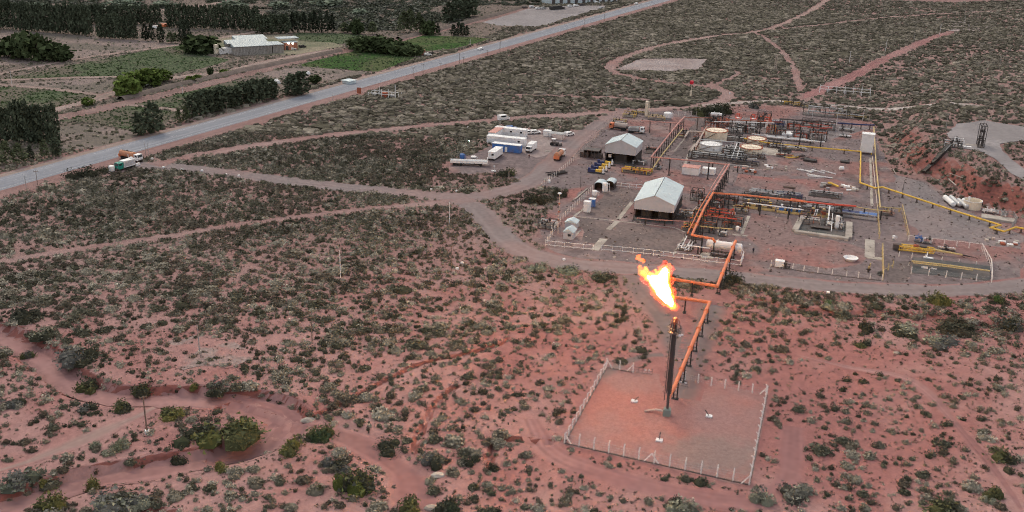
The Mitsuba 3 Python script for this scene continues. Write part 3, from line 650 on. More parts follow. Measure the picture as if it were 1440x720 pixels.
for px, py, w, h, t, lab in [
 (322, 614, 7.6, 2.6, [OL, (.10, .11, .045), OL], 'largest olive green bush, inside the bend of the sandy track'),
 (278, 618, 6.0, 2.0, [DK, (.06, .07, .045)], 'dark spreading bush joined to the left of the largest olive bush'),
 (242, 584, 3.6, 1.7, [OL, YG], 'green bush just behind the wooden pole in the track loop'),
 (168, 577, 2.8, 1.6, [OL, DK], 'dark green bush left of the wooden pole in the track loop'),
 (125, 575, 2.6, 1.2, [DK, BG], 'dull green bush at the upper left of the pole clearing'),
 (207, 551, 4.2, 1.9, [OL, DK], 'round olive bush above the sandy track, right of its twin'),
 (131, 546, 4.6, 2.0, [DK, OL], 'round dark green bush above the sandy track, left of its twin'),
 (277, 547, 1.8, 1.1, [YG], 'small yellow-green bush beside the upper edge of the track'),
 (310, 550, 3.8, 1.8, [DK, BG], 'dark grey bush at the crumbling bank of the track loop'),
 (75, 714, 4.2, 2.4, [OL, YG], 'round olive bush at the bottom left corner'),
 (135, 686, 2.6, 1.6, [YG, OL], 'yellow-green bush behind the grey thicket at the bottom left'),
 (165, 712, 6.5, 2.0, [BG, DK, PG], 'bluish grey thicket spreading along the bottom left edge'),
 (200, 710, 3.2, 1.4, [BG, PG], 'pale grey bush at the right end of the bottom left thicket'),
 (254, 648, 2.6, 1.4, [DK], 'lone dark bush in the middle of the sandy track'),
 (170, 630, 2.2, 1.4, [PG, (.2, .22, .15)], 'pale sage bush on the bank below the wooden pole'),
 (153, 639, 1.7, 1.1, [PG], 'smaller pale sage bush on the bank, left of the sage pair'),
 (128, 632, 1.8, .9, [(.18, .2, .15)], 'low sage bush on the bank edge, second from the left'),
 (30, 678, 5.0, 1.5, [BG, (.1, .115, .09)], 'broad grey-green bush on the left bank of the lower track'),
 (57, 681, 1.6, 1.0, [YG], 'little yellow bush beside the lower track at left'),
 (452, 617, 4.4, 2.2, [(.05, .075, .04), OL], 'dark green bush on the right bank of the track bend'),
 (405, 632, 3.6, 1.8, [OL, YG], 'olive bush between the track bend and the wash'),
 (497, 680, 5.6, 2.6, [OL, (.1, .12, .04), DK], 'big green bush with yellow tips beside the sandy wash'),
 (470, 660, 3.8, 1.5, [BG, DK], 'grey dead-looking bush behind the big green bush by the wash'),
 (548, 630, 4.0, 1.5, [DK], 'dark dome shaped bush alone on the bank above the wash'),
 (585, 716, 3.4, 2.0, [OL, YG], 'green bush at the bottom edge, left of a dark one'),
 (627, 719, 3.4, 2.2, [DK, (.06, .075, .05)], 'dark bush at the bottom edge, right of a green one'),
 (311, 660, 1.8, 1.2, [YG], 'yellow flowering bush alone below the track loop'),
 (450, 690, 1.8, 1.1, [YG, OL], 'small yellowish bush left of the big green bush by the wash'),
 (660, 650, 2.6, 1.4, [DK], 'dark bush on the left lip of the eroded crack'),
 (610, 652, 2.8, 1.6, [DK, BG], 'dark grey bush beside the wash, left of the eroded crack'),
 (695, 660, 2.4, 1.3, [DK], 'dark bush inside the eroded crack left of the pad'),
 (1321, 428, 4.4, 2.4, [YG, OL], 'bright yellow-olive bush beside the front gravel road'),
 (1405, 424, 3.0, 1.6, [(.07, .11, .04), OL], 'small bright green bush right of the yellow-olive one by the road'),
 (1343, 462, 7.5, 2.0, [DK, (.07, .065, .05)], 'widest dark thicket below the front gravel road'),
 (1425, 466, 5.0, 2.2, [DK, BG], 'dark thicket with pale top at the right edge below the road'),
 (1212, 462, 3.2, 1.6, [DK], 'dark bush on the bank below the middle of the front road'),
 (1213, 484, 3.0, 1.2, [DK, OL], 'dark low bush alone on the sand below the front road'),
 (1165, 432, 2.8, 1.3, [PG, (.1, .15, .07)], 'pale green bush on the verge right of the white marker box'),
 (1272, 468, 5.2, 1.4, [PG, DK], 'whitish grey bush row on the sand, left half'),
 (1320, 482, 5.6, 1.4, [PG, BG], 'whitish grey bush row on the sand, right half'),
 (1412, 648, 3.8, 1.6, [DK, OL], 'dark green bush at the right edge near the pale track'),
 (1123, 697, 4.6, 1.7, [(.2, .2, .17), (.09, .09, .08)], 'big grey brushy bush right of the pad corner'),
 (1072, 706, 3.2, 1.7, [PG, BG], 'pale grey bush just outside the near right pad corner'),
 (962, 719, 4.4, 1.7, [PG, (.12, .12, .1)], 'pale grey bush at the bottom edge below the pad'),
 (945, 706, 2.4, 1.3, [DK], 'black-looking bush beside the pale grey one below the pad'),
 (1330, 716, 4.6, 1.6, [DK, OL], 'dark green low thicket at the bottom right'),
 (1392, 694, 2.6, 1.8, [OL], 'round brown-olive bush at the bottom right'),
 (1392, 706, 2.2, 1.3, [PG], 'pale grey bush below the round brown-olive one at bottom right'),
 (35, 448, 5.2, 2.3, [DK, (.07, .075, .06)], 'dark rounded bush on the track bank at the left edge'),
 (66, 473, 4.6, 1.6, [DK, PG], 'dark bush with pale tips right of the left edge track'),
 (110, 505, 6.0, 2.2, [DK, BG], 'black-green thicket on the upper side of the left track'),
 (40, 505, 2.6, 1.3, [OL, BG], 'olive bush on the lower side of the left track'),
 (20, 570, 3.8, 1.4, [DK, BG], 'dark thicket at the left edge below the sandy track'),
 (745, 284, 4.6, 2.2, [DK, (.05, .05, .03)], 'dark roadside bush, leftmost of three by the plant gate'),
 (764, 284, 6.0, 2.6, [(.055, .05, .035), DK], 'biggest dark roadside bush, middle of three by the plant gate'),
 (789, 275, 3.6, 2.6, [DK], 'dark roadside bush, rightmost of three by the plant gate'),
 (713, 246, 5.0, 2.4, [DK, OL], 'dark bush at the corner between the camp yard and gravel road'),
 (986, 162, 6.0, 3.2, [DK, OL], 'dark bush behind the tank farm, left end of the clump'),
 (1003, 162, 7.5, 4.2, [DK, (.05, .06, .04)], 'tall dark bush behind the tank farm, middle of the clump'),
 (1020, 160, 6.5, 4.0, [(.06, .065, .04), DK], 'dark bush behind the tank farm, right end of the clump'),
 (1062, 152, 4.0, 2.4, [DK, BG], 'grey bush between the dirt road and the tank farm'),
 (107, 250, 5.0, 2.4, [DK], 'dark bush at the highway edge, second left of the parked trucks'),
 (129, 247, 5.0, 2.4, [DK], 'dark bush at the highway edge, next left of the parked trucks'),
 (150, 242, 4.0, 1.8, [DK, OL], 'dark hedge bush just behind the parked white box at the junction'),
 (755, 380, 4.0, 1.4, [(.19, .21, .16), PG], 'pale green bush row below the front road, left part'),
 (800, 384, 5.0, 1.5, [(.19, .21, .16), BG], 'pale green bush row below the front road, middle part'),
 (845, 393, 4.6, 1.6, [DK, (.16, .18, .13)], 'dark and pale bush row below the front road, right part'),
 (1030, 398, 4.0, 2.0, [DK], 'dark bush right under the flare pipe bend at the road'),
 (1240, 388, 2.0, .9, [BG], 'small grey bush at the plant fence corner by the road')]:
    bush(px, py, w * 1.6, h * 1.45, t, lab)

# ------------------------------------------------------------------ trees
def tree_proto(kind, seed):
    r = np.random.default_rng(seed); V, F, C, n = [], [], [], 0
    col = {'poplar': (.058, .072, .05), 'round': (.05, .068, .034), 'bright': (.085, .12, .035), 'pale': (.15, .18, .14), 'cypress': (.034, .042, .03), 'light': (.07, .085, .05)}[kind]
    col = np.array(col) * r.uniform(.75, 1.5)
    cnt = {'poplar': 330, 'round': 380, 'bright': 360, 'pale': 220, 'cypress': 220, 'light': 220}[kind]
    lob = r.normal(0, 1, (7, 3)); lob /= np.linalg.norm(lob, axis=1, keepdims=True); amp = r.uniform(-.25, .35, 7)
    for i in range(cnt):
        if kind in ('poplar', 'cypress', 'light'):
            h = r.uniform(.08 if kind != 'light' else .2, 1.0); R = .5 * (min(1, h * 6) * (1 - max(0, h - .72) / .28 * .62 if kind == 'poplar' else min(1, h * 6) * (1 - max(0, h - .5) / .5 * .8))) * r.uniform(.5, 1.05)
            a = r.uniform(0, 6.28); c = np.array([R * math.cos(a), R * math.sin(a), h + r.uniform(-.02, .03)])
            s = r.uniform(.16, .34)
        else:
            z = r.uniform(-.98, 1); a = r.uniform(0, 6.28); q = math.sqrt(max(0, 1 - z * z)); d = np.array([q * math.cos(a), q * math.sin(a), z])
            rad = r.uniform(.55, 1) * (1 + (np.maximum(lob @ d, 0) * amp).sum())
            c = np.array([.5, .5, .42]) * d * rad + [0, 0, .47]; s = r.uniform(.15, .29)
        t = r.normal(0, 1, (2, 3)); t /= np.linalg.norm(t, axis=1, keepdims=True)
        k = np.array([1, 1, .45 if kind in ('poplar', 'cypress', 'light') else .9])
        V.append(np.array([c - t[0] * s * .5 * k, c + t[0] * s * .5 * k, c + t[1] * s * .9 * k, c + (t[1] * .6 + t[0] * .5) * s * k]))
        F.append(np.array([[0, 1, 3], [0, 3, 2]]) + n); n += 4
        C.append(np.tile(col * r.uniform(.6, 1.5), (4, 1)))
    return mikit.ply(trimesh.Trimesh(np.vstack(V), np.vstack(F), process=False), 'm_leaf', False, color=np.clip(np.vstack(C), .005, .9))
def trunk_proto():
    m = MB().tube([[0, 0, -.02], [.01, 0, .25], [0, .01, .6]], .028, 6, .012)
    for a in (0, 2.1, 4.2): m.tube([[0, 0, .3], [.16 * math.cos(a), .16 * math.sin(a), .55]], .012, 5, .005)
    return mikit.ply(m.mesh(), 'm_bark')
TP = {k: [tree_proto(k, 11 * i + len(k)) for i in range(n)] for k, n in (('poplar', 5), ('round', 4), ('bright', 3), ('pale', 3), ('cypress', 3), ('light', 3))}
TRUNK = trunk_proto()
NAME = {'poplar': 'poplar_tree', 'round': 'round_tree', 'bright': 'willow_tree', 'pale': 'willow_tree', 'cypress': 'cypress_tree', 'light': 'poplar_tree'}
tr = random.Random(5)
def tree(kind, px, py, w, h, label, group=None):
    p = on(px, py)
    k = thing(NAME[kind], label, 'tree', group)
    m = xf(p, tr.uniform(0, 6.28), [w * tr.uniform(.9, 1.1), w * tr.uniform(.9, 1.1), h * tr.uniform(.92, 1.06)])
    part(k, 'trunk', TRUNK, None, xf=m)
    part(k, 'crown', tr.choice(TP[kind]), None, xf=m)
def row(kind, a, b, gap, w, h, label, group):
    A, B = on(*a), on(*b); n = max(2, int(np.linalg.norm(B - A) / gap) + 1)
    for i in range(n):
        t = i / (n - 1) + tr.uniform(-.12, .12) / n
        tree(kind, a[0] + (b[0] - a[0]) * t, a[1] + (b[1] - a[1]) * t, w, h, label, group)
H_ = lambda py, hp: hp * mpp(at(700, py)) / .93      # metres of a thing hp survey pixels tall
row('poplar', (-30, 42), (17, 41), 3.0, 5, H_(42, 33), 'dark poplar in the windbreak at the far left edge of the fields', 'poplars of the left edge windbreak')
row('poplar', (25, 43), (126, 50), 2.6, 4.2, H_(47, 34), 'dark poplar in the long windbreak behind the fallow field', 'poplars of the long windbreak')
row('poplar', (100, 34), (223, 34), 3.4, 4.6, H_(36, 22), 'dark poplar in the rear windbreak beyond the long one', 'poplars of the rear windbreak')
row('poplar', (141, 54), (189, 56), 2.3, 4.0, H_(55, 29), 'dark poplar in the short square-cut windbreak beside the gap', 'poplars of the short square windbreak')
row('poplar', (238, 39), (362, 43), 2.8, 4.2, H_(41, 28), 'dark poplar in the windbreak left of the barn', 'poplars of the windbreak left of the barn')
row('poplar', (366, 48), (402, 47), 4.0, 6, H_(47, 24), 'dark tree in the grove right behind the barn roofs', 'trees of the grove behind the barn')
row('cypress', (404, 46), (468, 46), 3.6, 4.2, H_(46, 25), 'narrow dark poplar in the row right of the barn', 'narrow trees right of the barn')
row('poplar', (372, 36), (440, 30), 7, 5, H_(34, 12), 'dark tree rising behind the grove of the barn', 'trees behind the barn grove')
row('poplar', (22, 200), (80, 204), 2.3, 4.2, H_(202, 50), 'dark tall poplar in the roadside block at the left', 'poplars of the roadside block')
row('poplar', (-25, 197), (11, 199), 2.4, 4, H_(198, 44), 'dark poplar left of the roadside block, at the frame edge', 'poplars at the left frame edge')
row('poplar', (272, 164), (382, 138), 4.4, 6.5, H_(150, 27), 'dark tree in the long roadside row beside the highway', 'trees of the long roadside row')
for i, (x, y, w, hp, k, lab) in enumerate([
 (10, 232, 4.5, 29, 'light', 'bushy young tree at the left frame edge beside the highway'), (28, 232, 5, 29, 'light', 'bushy young tree second from the left edge beside the highway'),
 (44, 225, 2.6, 18, 'cypress', 'narrow dark tree before the roadside block'), (63, 223, 3.2, 24, 'light', 'small green tree before the right half of the roadside block'), (80, 219, 3.6, 24, 'poplar', 'small dark tree at the right end of the roadside block'),
 (198, 190, 6, 30, 'poplar', 'left tree of the dark pair beside the highway'), (217, 187, 7, 35, 'poplar', 'right and taller tree of the dark pair beside the highway'),
 (252, 174, 3, 18, 'light', 'thin sparse tree left of the long roadside row'), (262, 172, 3, 20, 'light', 'second thin sparse tree left of the long roadside row'),
 (411, 135, 7, 28, 'poplar', 'left tree of the dark pair near the bright green field'), (424, 133, 7.5, 30, 'poplar', 'right tree of the dark pair near the bright green field'), (443, 118, 6, 12, 'round', 'small dark tree right of the pair near the green field'),
 (205, 57, 4.6, 20, 'cypress', 'left trunk-thin cypress of the pair beside the fallow field'), (214, 57, 4.6, 20, 'cypress', 'right cypress of the pair beside the fallow field'), (227, 60, 5, 21, 'cypress', 'lone cypress standing right of the pair'),
 (240, 61, 5, 13, 'light', 'light green low tree, left one, beside the fallow field'), (247, 61, 5, 13, 'light', 'light green low tree, right one, beside the fallow field'), (257, 61, 4.6, 29, 'cypress', 'tall twin cypress, left half, near the round green tree'), (264, 60, 4.6, 27, 'cypress', 'tall twin cypress, right half, near the round green tree'),
 (281, 74, 22, 25, 'round', 'broad round green tree left of the barn yard'),
 (12, 80, 13, 24, 'round', 'rounded dark tree at the left edge of the fallow field'), (33, 83, 15, 31, 'round', 'tallest rounded dark tree of the left clump'), (54, 84, 15, 33, 'round', 'big rounded dark tree in the middle of the left clump'), (74, 85, 12, 25, 'round', 'rounded dark tree right of the middle in the left clump'), (87, 86, 11, 22, 'round', 'smallest rounded dark tree at the right end of the left clump'),
 (180, 136, 11, 26, 'bright', 'bright green round tree by the farm crossroads'), (193, 122, 12, 20, 'bright', 'bright green tree behind the parked dark car'), (212, 120, 12, 24, 'bright', 'spreading bright green tree over the parked dark car'), (226, 114, 9, 18, 'bright', 'bright green tree at the right end of the crossroads clump'),
 (122, 148, 5, 11, 'bright', 'small bright green tree beside the pale farm track'), (268, 115, 5, 9, 'bright', 'small green tree on the canal bank'), (278, 113, 4, 8, 'bright', 'second small green tree on the canal bank'), (296, 106, 3.5, 10, 'round', 'small dark tree leaning on the canal bank'), (315, 104, 5, 6, 'bright', 'low green tree on the canal bank near the barn lane'),
 (500, 68, 11, 13, 'round', 'left tree of the dark rounded row between the green fields'), (516, 72, 13, 18, 'round', 'second tree of the dark rounded row between the green fields'), (532, 74, 14, 21, 'round', 'tallest tree of the dark rounded row between the green fields'), (546, 75, 12, 18, 'round', 'fourth tree of the dark rounded row between the green fields'), (562, 77, 12, 19, 'round', 'fifth tree of the dark rounded row between the green fields'), (575, 78, 11, 17, 'round', 'sixth tree of the dark rounded row between the green fields'), (587, 77, 8, 12, 'round', 'right end tree of the dark rounded row between the green fields'),
 (502, 48, 9, 20, 'round', 'lone dark tree on the bare ground beyond the middle field'), (485, 46, 7, 13, 'light', 'greyish small tree left of the lone dark tree'), (524, 48, 6, 15, 'light', 'pale thin tree right of the lone dark tree'),
 (568, 46, 8, 27, 'light', 'tall pale poplar, first of three by the red farm road'), (577, 46, 8, 28, 'light', 'tall pale poplar, second of three by the red farm road'), (590, 45, 8, 24, 'light', 'tall pale poplar, third of three by the red farm road'),
 (602, 49, 10, 19, 'round', 'square dark tree at the corner of the far green field'), (616, 48, 3, 14, 'cypress', 'thin dark cypress behind the far green field'), (638, 50, 4.6, 15, 'cypress', 'first of four cypresses behind the far green field'), (645, 50, 4.6, 17, 'cypress', 'second of four cypresses behind the far green field'), (650, 50, 4.2, 15, 'cypress', 'third of four cypresses behind the far green field'), (656, 50, 4, 13, 'cypress', 'last of four cypresses behind the far green field'),
 (632, 31, 10, 24, 'poplar', 'first dark poplar of the stand by the far red road'), (643, 28, 10, 24, 'poplar', 'second dark poplar of the stand by the far red road'), (655, 25, 10, 24, 'poplar', 'third dark poplar of the stand by the far red road'), (664, 23, 9, 24, 'poplar', 'last dark poplar of the stand by the far red road'),
 (56, 14, 16, 9, 'pale', 'silvery willow clump at the top left'), (30, 14, 14, 8, 'pale', 'silvery willow left of the top left clump'), (170, 12, 18, 12, 'pale', 'silvery willow behind the rear windbreak, right'), (185, 9, 16, 10, 'pale', 'second silvery willow behind the rear windbreak'), (232, 10, 14, 8, 'pale', 'silvery willow at the far track'), (325, 12, 16, 10, 'pale', 'silvery willow behind the windbreak left of the barn'), (335, 12, 14, 8, 'pale', 'second silvery willow behind the windbreak left of the barn'), (392, 12, 14, 9, 'pale', 'silvery willow beyond the barn grove'), (460, 9, 22, 12, 'pale', 'broad silvery willow at the top beyond the farm'), (505, 21, 13, 8, 'pale', 'silvery willow dome in the river scrub')]):
    tree(k, x, y, w, H_(y, hp), lab)
# the river woodland beyond the fields: a mass nobody could count
wr = np.random.default_rng(12)
wp = np.array([on(wr.uniform(-40, 760), wr.uniform(-25, 46))[:2] if i < 0 else at(wr.uniform(-40, 770), wr.uniform(-30, 46))[:2] for i in range(9000)])
pxx = []
keep = []
for a in wp:
    q = np.array([a[0], a[1], 0]) - EYE; d = q @ CF; u = 720 + FPX * (q @ CX) / d; v = 360 + FPX * (q @ CD) / d
    lim = 12 if u < 380 else (34 if u < 470 else 44 - max(0, (u - 560) * .16))
    keep.append(v < lim and meshkit.noise(np.array([[a[0] / 60, a[1] / 60, 0]]), 3)[0] > .2 + .26 * (u < 380) and not (u > 655 and v > 8))
wp = wp[np.array(keep)]; wp = wp[free(wp, np.full(len(wp), 2.0))]
mass('river_scrub', [((wp, wr.uniform(3.0, 9.0, len(wp)), wp[:, 0]), [shrub_proto(300 + i, 30, [(.085, .095, .072), (.05, .06, .042), (.14, .15, .128), (.065, .072, .055)][i % 4], core=True, size=.3, tall=.6) for i in range(6)], 5)], 'grey-green scrub woodland beyond the farm fields', 'scrub')
# low weeds and vines of the tended ground
fp = np.array([at(wr.uniform(-20, 760), wr.uniform(-10, 255))[:2] for _ in range(26000)])
fp = fp[inside(fp, FARM)]; fr = np.full(len(fp), .6); FA = AVOID; AVOID = [a for a in AVOID[:6]]
fp = fp[free(fp, fr)]; AVOID = FA
fk = np.zeros(len(fp), bool); fall = np.zeros(len(fp), bool)
for n_, p in FIELDS['field'] + FIELDS['green']: fk |= inside(fp, p)
for n_, p in FIELDS['fallow']: fall |= inside(fp, p)
fp = fp[~fall | (wr.random(len(fp)) < .25)]; 
fk = np.zeros(len(fp), bool)
for n_, p in FIELDS['field'] + FIELDS['green']: fk |= inside(fp, p)
mass('field_crop', [((fp[fk], wr.uniform(.6, 1.3, fk.sum()), fp[fk][:, 0]), [lowpoly(400 + i, [(.06, .085, .045), (.045, .07, .03), (.10, .11, .075)][i % 3]) for i in range(6)], 5)], 'low green crop plants in the farm fields', 'crop')
mass('field_weeds', [((fp[~fk], wr.uniform(.6, 1.9, (~fk).sum()), fp[~fk][:, 0]), [lowpoly(420 + i, [(.17, .165, .13), (.10, .10, .075), (.20, .18, .15)][i % 3]) for i in range(6)], 6)], 'grey weeds on the ground around the farm fields', 'weeds')
# ------------------------------------------------------------------ the plant: its own grid, u to the right, v away along the highway
RZ = math.radians(71.56 - 90)
EU = np.array([math.cos(RZ), math.sin(RZ), 0]); EV = np.array([-math.sin(RZ), math.cos(RZ), 0])
UPZ = np.array([0, 0, 1.0])
def k_at(px, py): return mpp(at(px, py))
def put(root, name, mb, loc, rz, mat, smooth=False, label=None):
    return part(root, name, mb.moved(loc, rz), 'm_' + mat, smooth, label)
def toph(base, py):
    """height at which a plumb line over this ground point meets survey row py"""
    lo, hi = 0.0, 60.0
    for _ in range(40):
        z = (lo + hi) / 2; q = np.array([base[0], base[1], z + base[2]]) - EYE
        if 360 + FPX * (q @ CD) / (q @ CF) > py: lo = z
        else: hi = z
    return lo
B_ = lambda: MB()

def trestle(root, p, h, along, mat='black_steel', w=.75, name='support', rungs=4):
    """two legs with rungs under a pipe, standing across it"""
    a = np.array([-along[1], along[0], 0]) * w / 2; g = np.array([p[0], p[1], hz(p[0], p[1])])
    m = MB()
    for s in (-1, 1): m.bar(g + a * s, g + a * s + UPZ * h, .24)
    for i in range(1, rungs + 1): m.bar(g - a + UPZ * h * i / (rungs + .05), g + a + UPZ * h * i / (rungs + .05), .1)
    m.box(g + [0, 0, .06], (w + .7, .8, .16), math.atan2(a[1], a[0]))
    part(root, name, m.mesh(), 'm_' + mat)

def leg(root, p, h, mat='black_steel', w=.4, name='support', foot=True):
    g = np.array([p[0], p[1], hz(p[0], p[1])])
    m = MB().bar(g, g + UPZ * h, w)
    if foot: m.box(g + [0, 0, .08], (.9, .9, .2), RZ)
    part(root, name, m.mesh(), 'm_' + mat)

def pipe_line(name, label, cat, pts, h, r, mat, every=6.0, sup='trestle', supmat='black_steel', n=8, skip=0):
    """an overhead pipe: survey points at height h, with its supports"""
    hs = h if isinstance(h, (list, tuple)) else [h] * len(pts)
    P = [at(x, y, z) for (x, y), z in zip(pts, hs)]
    k = thing(name, label, cat)
    part(k, 'pipe', MB().tube(P, r, n).mesh(), 'm_' + mat, 30)
    for i in range(len(P) - 1):
        a, b = P[i], P[i + 1]; L = np.linalg.norm(b - a); d = (b - a) / L
        if r >= .24:
            for j in range(int(L / 11)):
                q = a + d * (6 + 11 * j)
                if 6 + 11 * j < L - 1: part(k, 'flange', MB().tube([q - d * .09, q + d * .09], r * 1.5, 10).mesh(), 'm_' + mat)
        m = max(1, int(L / every))
        for j in range(m):
            q = a + (b - a) * (j + .5) / m
            if sup == 'trestle': trestle(k, q, q[2] - r, d, supmat)
            elif sup: leg(k, q, q[2] - r * .8, supmat, foot=sup == 'foot')
    return k

def fence(name, label, pts, gap, h, mat='post_white', rails=(), wires=(), bent=False, w=.17, curb=False, cat='fence', group=None):
    k = thing(name, label, cat, group)
    G = [on(*p) for p in pts]; tops = []
    for i in range(len(G) - 1):
        L = np.linalg.norm(G[i + 1] - G[i]); n = max(1, round(L / gap))
        for j in range(n + (i == len(G) - 2)):
            q = G[i] + (G[i + 1] - G[i]) * j / n
            m = MB().bar(q - UPZ * .1, q + UPZ * h, w)
            if bent:
                d = (G[i + 1] - G[i]) / L; o = np.array([d[1], -d[0], 0])
                m.bar(q + UPZ * (h - .05), q + UPZ * (h + .38) + o * .4, w * .8)
            part(k, 'post', m.mesh(), 'm_' + mat)
    for z in rails:
        part(k, 'rail', MB().tube([g + UPZ * z for g in G], .07, 6).mesh(), 'm_' + mat)
    for z in wires:
        part(k, 'wire', MB().tube([g + UPZ * z for g in G], .018, 4).mesh(), 'm_grey_steel')
    if curb:
        m = MB()
        for a, b in zip(G[:-1], G[1:]): m.box((a + b) / 2 + [0, 0, .06], (np.linalg.norm(b - a), .25, .22), math.atan2(b[1] - a[1], b[0] - a[0]))
        part(k, 'base_beam', m.mesh(), 'm_concrete' if curb is True else 'm_' + curb)
    return k, G

# ---- flare: mast, flame, pipe, enclosure
SB = on(937.5, 584); SH = toph(SB, 449)
fl = thing('flare_stack', 'tall black lattice flare mast with a ladder, burning at its top', 'flare stack')
put(fl, 'base_block', MB().box((0, 0, .75), (1.45, 1.45, 1.5)).box((0, 0, 1.55), (.9, .9, .14)), SB, RZ, 'tank_green')
put(fl, 'riser_pipe', MB().cyl((0, 0, 1.5), .27, SH - 2.2, 12), SB, RZ, 'dark_steel', 30)
lat = MB(); hw_ = .42
z0 = 5.2
for sx in (-1, 1):
    for sy in (-1, 1): lat.bar((sx * hw_, sy * hw_, z0), (sx * hw_ * .8, sy * hw_ * .8, SH - .6), .13)
zz = np.arange(z0, SH - 1.0, 1.15)
for i, z in enumerate(zz):
    s = hw_ * (1 - .2 * (z - z0) / (SH - z0)); c = [(-s, -s), (s, -s), (s, s), (-s, s)]
    for j in range(4):
        a, b = c[j], c[(j + 1) % 4]
        lat.bar((*a, z), (*b, z), .08)
        lat.bar((*(a if i % 2 else b), z), (*(b if i % 2 else a), min(z + 1.15, SH - .6)), .06)
put(fl, 'lattice', lat, SB, RZ, 'dark_steel')
lad = MB()
for s in (-.25, .25): lad.bar((-.78, s, 3.2), (-.62, s, SH - .8), .07)
for z in np.arange(3.4, SH - 1, .42): lad.bar((-.78, -.25, z), (-.78, .25, z), .045)
for z in np.arange(5.2, SH - 1, 1.1):
    for t in np.linspace(math.pi / 2, 1.5 * math.pi, 6)[:-1]:
        t2 = t + math.pi / 5; lad.bar((-.78 + .45 * math.cos(t), .4 * math.sin(t), z), (-.78 + .45 * math.cos(t2), .4 * math.sin(t2), z), .04)
put(fl, 'ladder', lad, SB, RZ, 'dark_steel')
tip = MB().cyl((0, 0, SH - .9), .5, 1.2, 12, .42)
for a in range(4): tip.tube([(.8 * math.cos(a * 1.57), .8 * math.sin(a * 1.57), SH - 2.6), (.8 * math.cos(a * 1.57), .8 * math.sin(a * 1.57), SH - .4), (.45 * math.cos(a * 1.57), .45 * math.sin(a * 1.57), SH + .1)], .06, 6)
put(fl, 'burner_tip', tip, SB, RZ, 'rust', 30)
pf = MB().lathe([(.5, SH - 2.7), (1.35, SH - 2.7), (1.35, SH - 2.62), (.5, SH - 2.62)], 12)
for a in np.arange(0, 6.2, .785): pf.bar((1.3 * math.cos(a), 1.3 * math.sin(a), SH - 2.6), (1.3 * math.cos(a), 1.3 * math.sin(a), SH - 1.6), .05)
pf.lathe([(1.28, SH - 1.62), (1.34, SH - 1.56), (1.28, SH - 1.5)], 12)
put(fl, 'platform', pf, SB, RZ, 'dark_steel')
put(fl, 'spotlight', MB().box((1.2, -.8, SH - 2.9), (.5, .3, .35)).box((1.5, .5, SH - 3.3), (.4, .3, .3)), SB, RZ, 'white_paint')
put(fl, 'ground_pipe', MB().tube([(-.8, 0, .8), (-2.2, .2, .75), (-3.6, .1, .35), (-4.4, -.3, .15)], .22, 8), SB, RZ, 'tan_steel', 30)
for (x, y, lab) in ((892, 565, 'white concrete guy anchor block behind left of the flare mast'), (997, 586, 'white concrete guy anchor block right of the flare mast'), (927, 620, 'white concrete guy anchor block in front of the flare mast')):
    a = thing('guy_anchor', lab, 'anchor block'); g = on(x, y); d = (SB - g)[:2]; d = d / np.linalg.norm(d)
    put(a, 'block', MB().box((0, 0, .14), (1.3, 1.0, .34)), g, RZ, 'white_paint')
    part(a, 'stay', MB().bar(g + [0, 0, .2], g + [d[0] * .9, d[1] * .9, 1.5], .16).mesh(), 'm_dark_steel')

# flame: three nested bodies of burning gas; the outer two are thin and see-through
fr_ = np.random.default_rng(3)
FB = SB + UPZ * (SH + 2.6) + np.array([-.7, 0, 0])
LEFT = np.array([-.72, .05, .70]); LEFT /= np.linalg.norm(LEFT)
def flame_mesh(spec, grow, rough, seed, edge=.34):
    P = np.array([p for p, _ in spec], float); rad = [r for _, r in spec]; R = max(rad) + grow + 1.2
    lo, hi = P.min(0) - R, P.max(0) + R; st = edge * .6
    ax = [np.arange(lo[i] - st, hi[i] + 2 * st, st) for i in range(3)]
    q = np.stack(np.meshgrid(*ax, indexing='ij'), -1); v = np.full(q.shape[:3], -1e9)
    for i in range(len(P) - 1):
        ab = P[i + 1] - P[i]; t = np.clip(((q - P[i]) @ ab) / (ab @ ab), 0, 1)
        v = np.maximum(v, rad[i] + (rad[i + 1] - rad[i]) * t + grow - np.linalg.norm(q - P[i] - t[..., None] * ab, axis=-1))
    v += rough * (meshkit.noise(q * .9 + seed, 1) - .5) * 2 + rough * .6 * (meshkit.noise(q * 2.3 + seed, 2) - .5) * 2
    v = v.tolist(); o = [a[0] for a in ax]; n = [len(a) - 2 for a in ax]
    def f(x, y, z):
        a, b, c = (x - o[0]) / st, (y - o[1]) / st, (z - o[2]) / st
        i, j, k = min(max(int(a), 0), n[0]), min(max(int(b), 0), n[1]), min(max(int(c), 0), n[2]); a -= i; b -= j; c -= k
        p, r = v[i], v[i + 1]
        e = lambda w: (w[j][k] * (1 - c) + w[j][k + 1] * c) * (1 - b) + (w[j + 1][k] * (1 - c) + w[j + 1][k + 1] * c) * b
        return e(p) * (1 - a) + e(r) * a
    return manifold3d.Manifold.level_set(f, [*lo, *hi], edge)
core = [((0, 0, 0), .2), ((-.75, .05, 1.2), .62), ((-1.8, .1, 2.7), 1.05), ((-2.7, .2, 4.3), 1.3), ((-2.5, .1, 5.9), .85), ((-2.1, .1, 7.4), .55)]
core2 = [((-2.7, .2, 4.3), 1.15), ((-4.0, .25, 5.5), .8), ((-5.0, .2, 5.9), .3)]
def emitter(key, c, thin):
    scene[key] = {'type': 'null'} if thin else {'type': 'diffuse', 'reflectance': rgb(.05, .05, .05)}
    return c
FLM = thing('flare_flame', 'bright white and orange gas flame blowing left from the flare mast top', 'flame')
scene['m_gas'] = {'type': 'null'}
scene['m_ember'] = {'type': 'diffuse', 'reflectance': rgb(.02, .02, .02)}
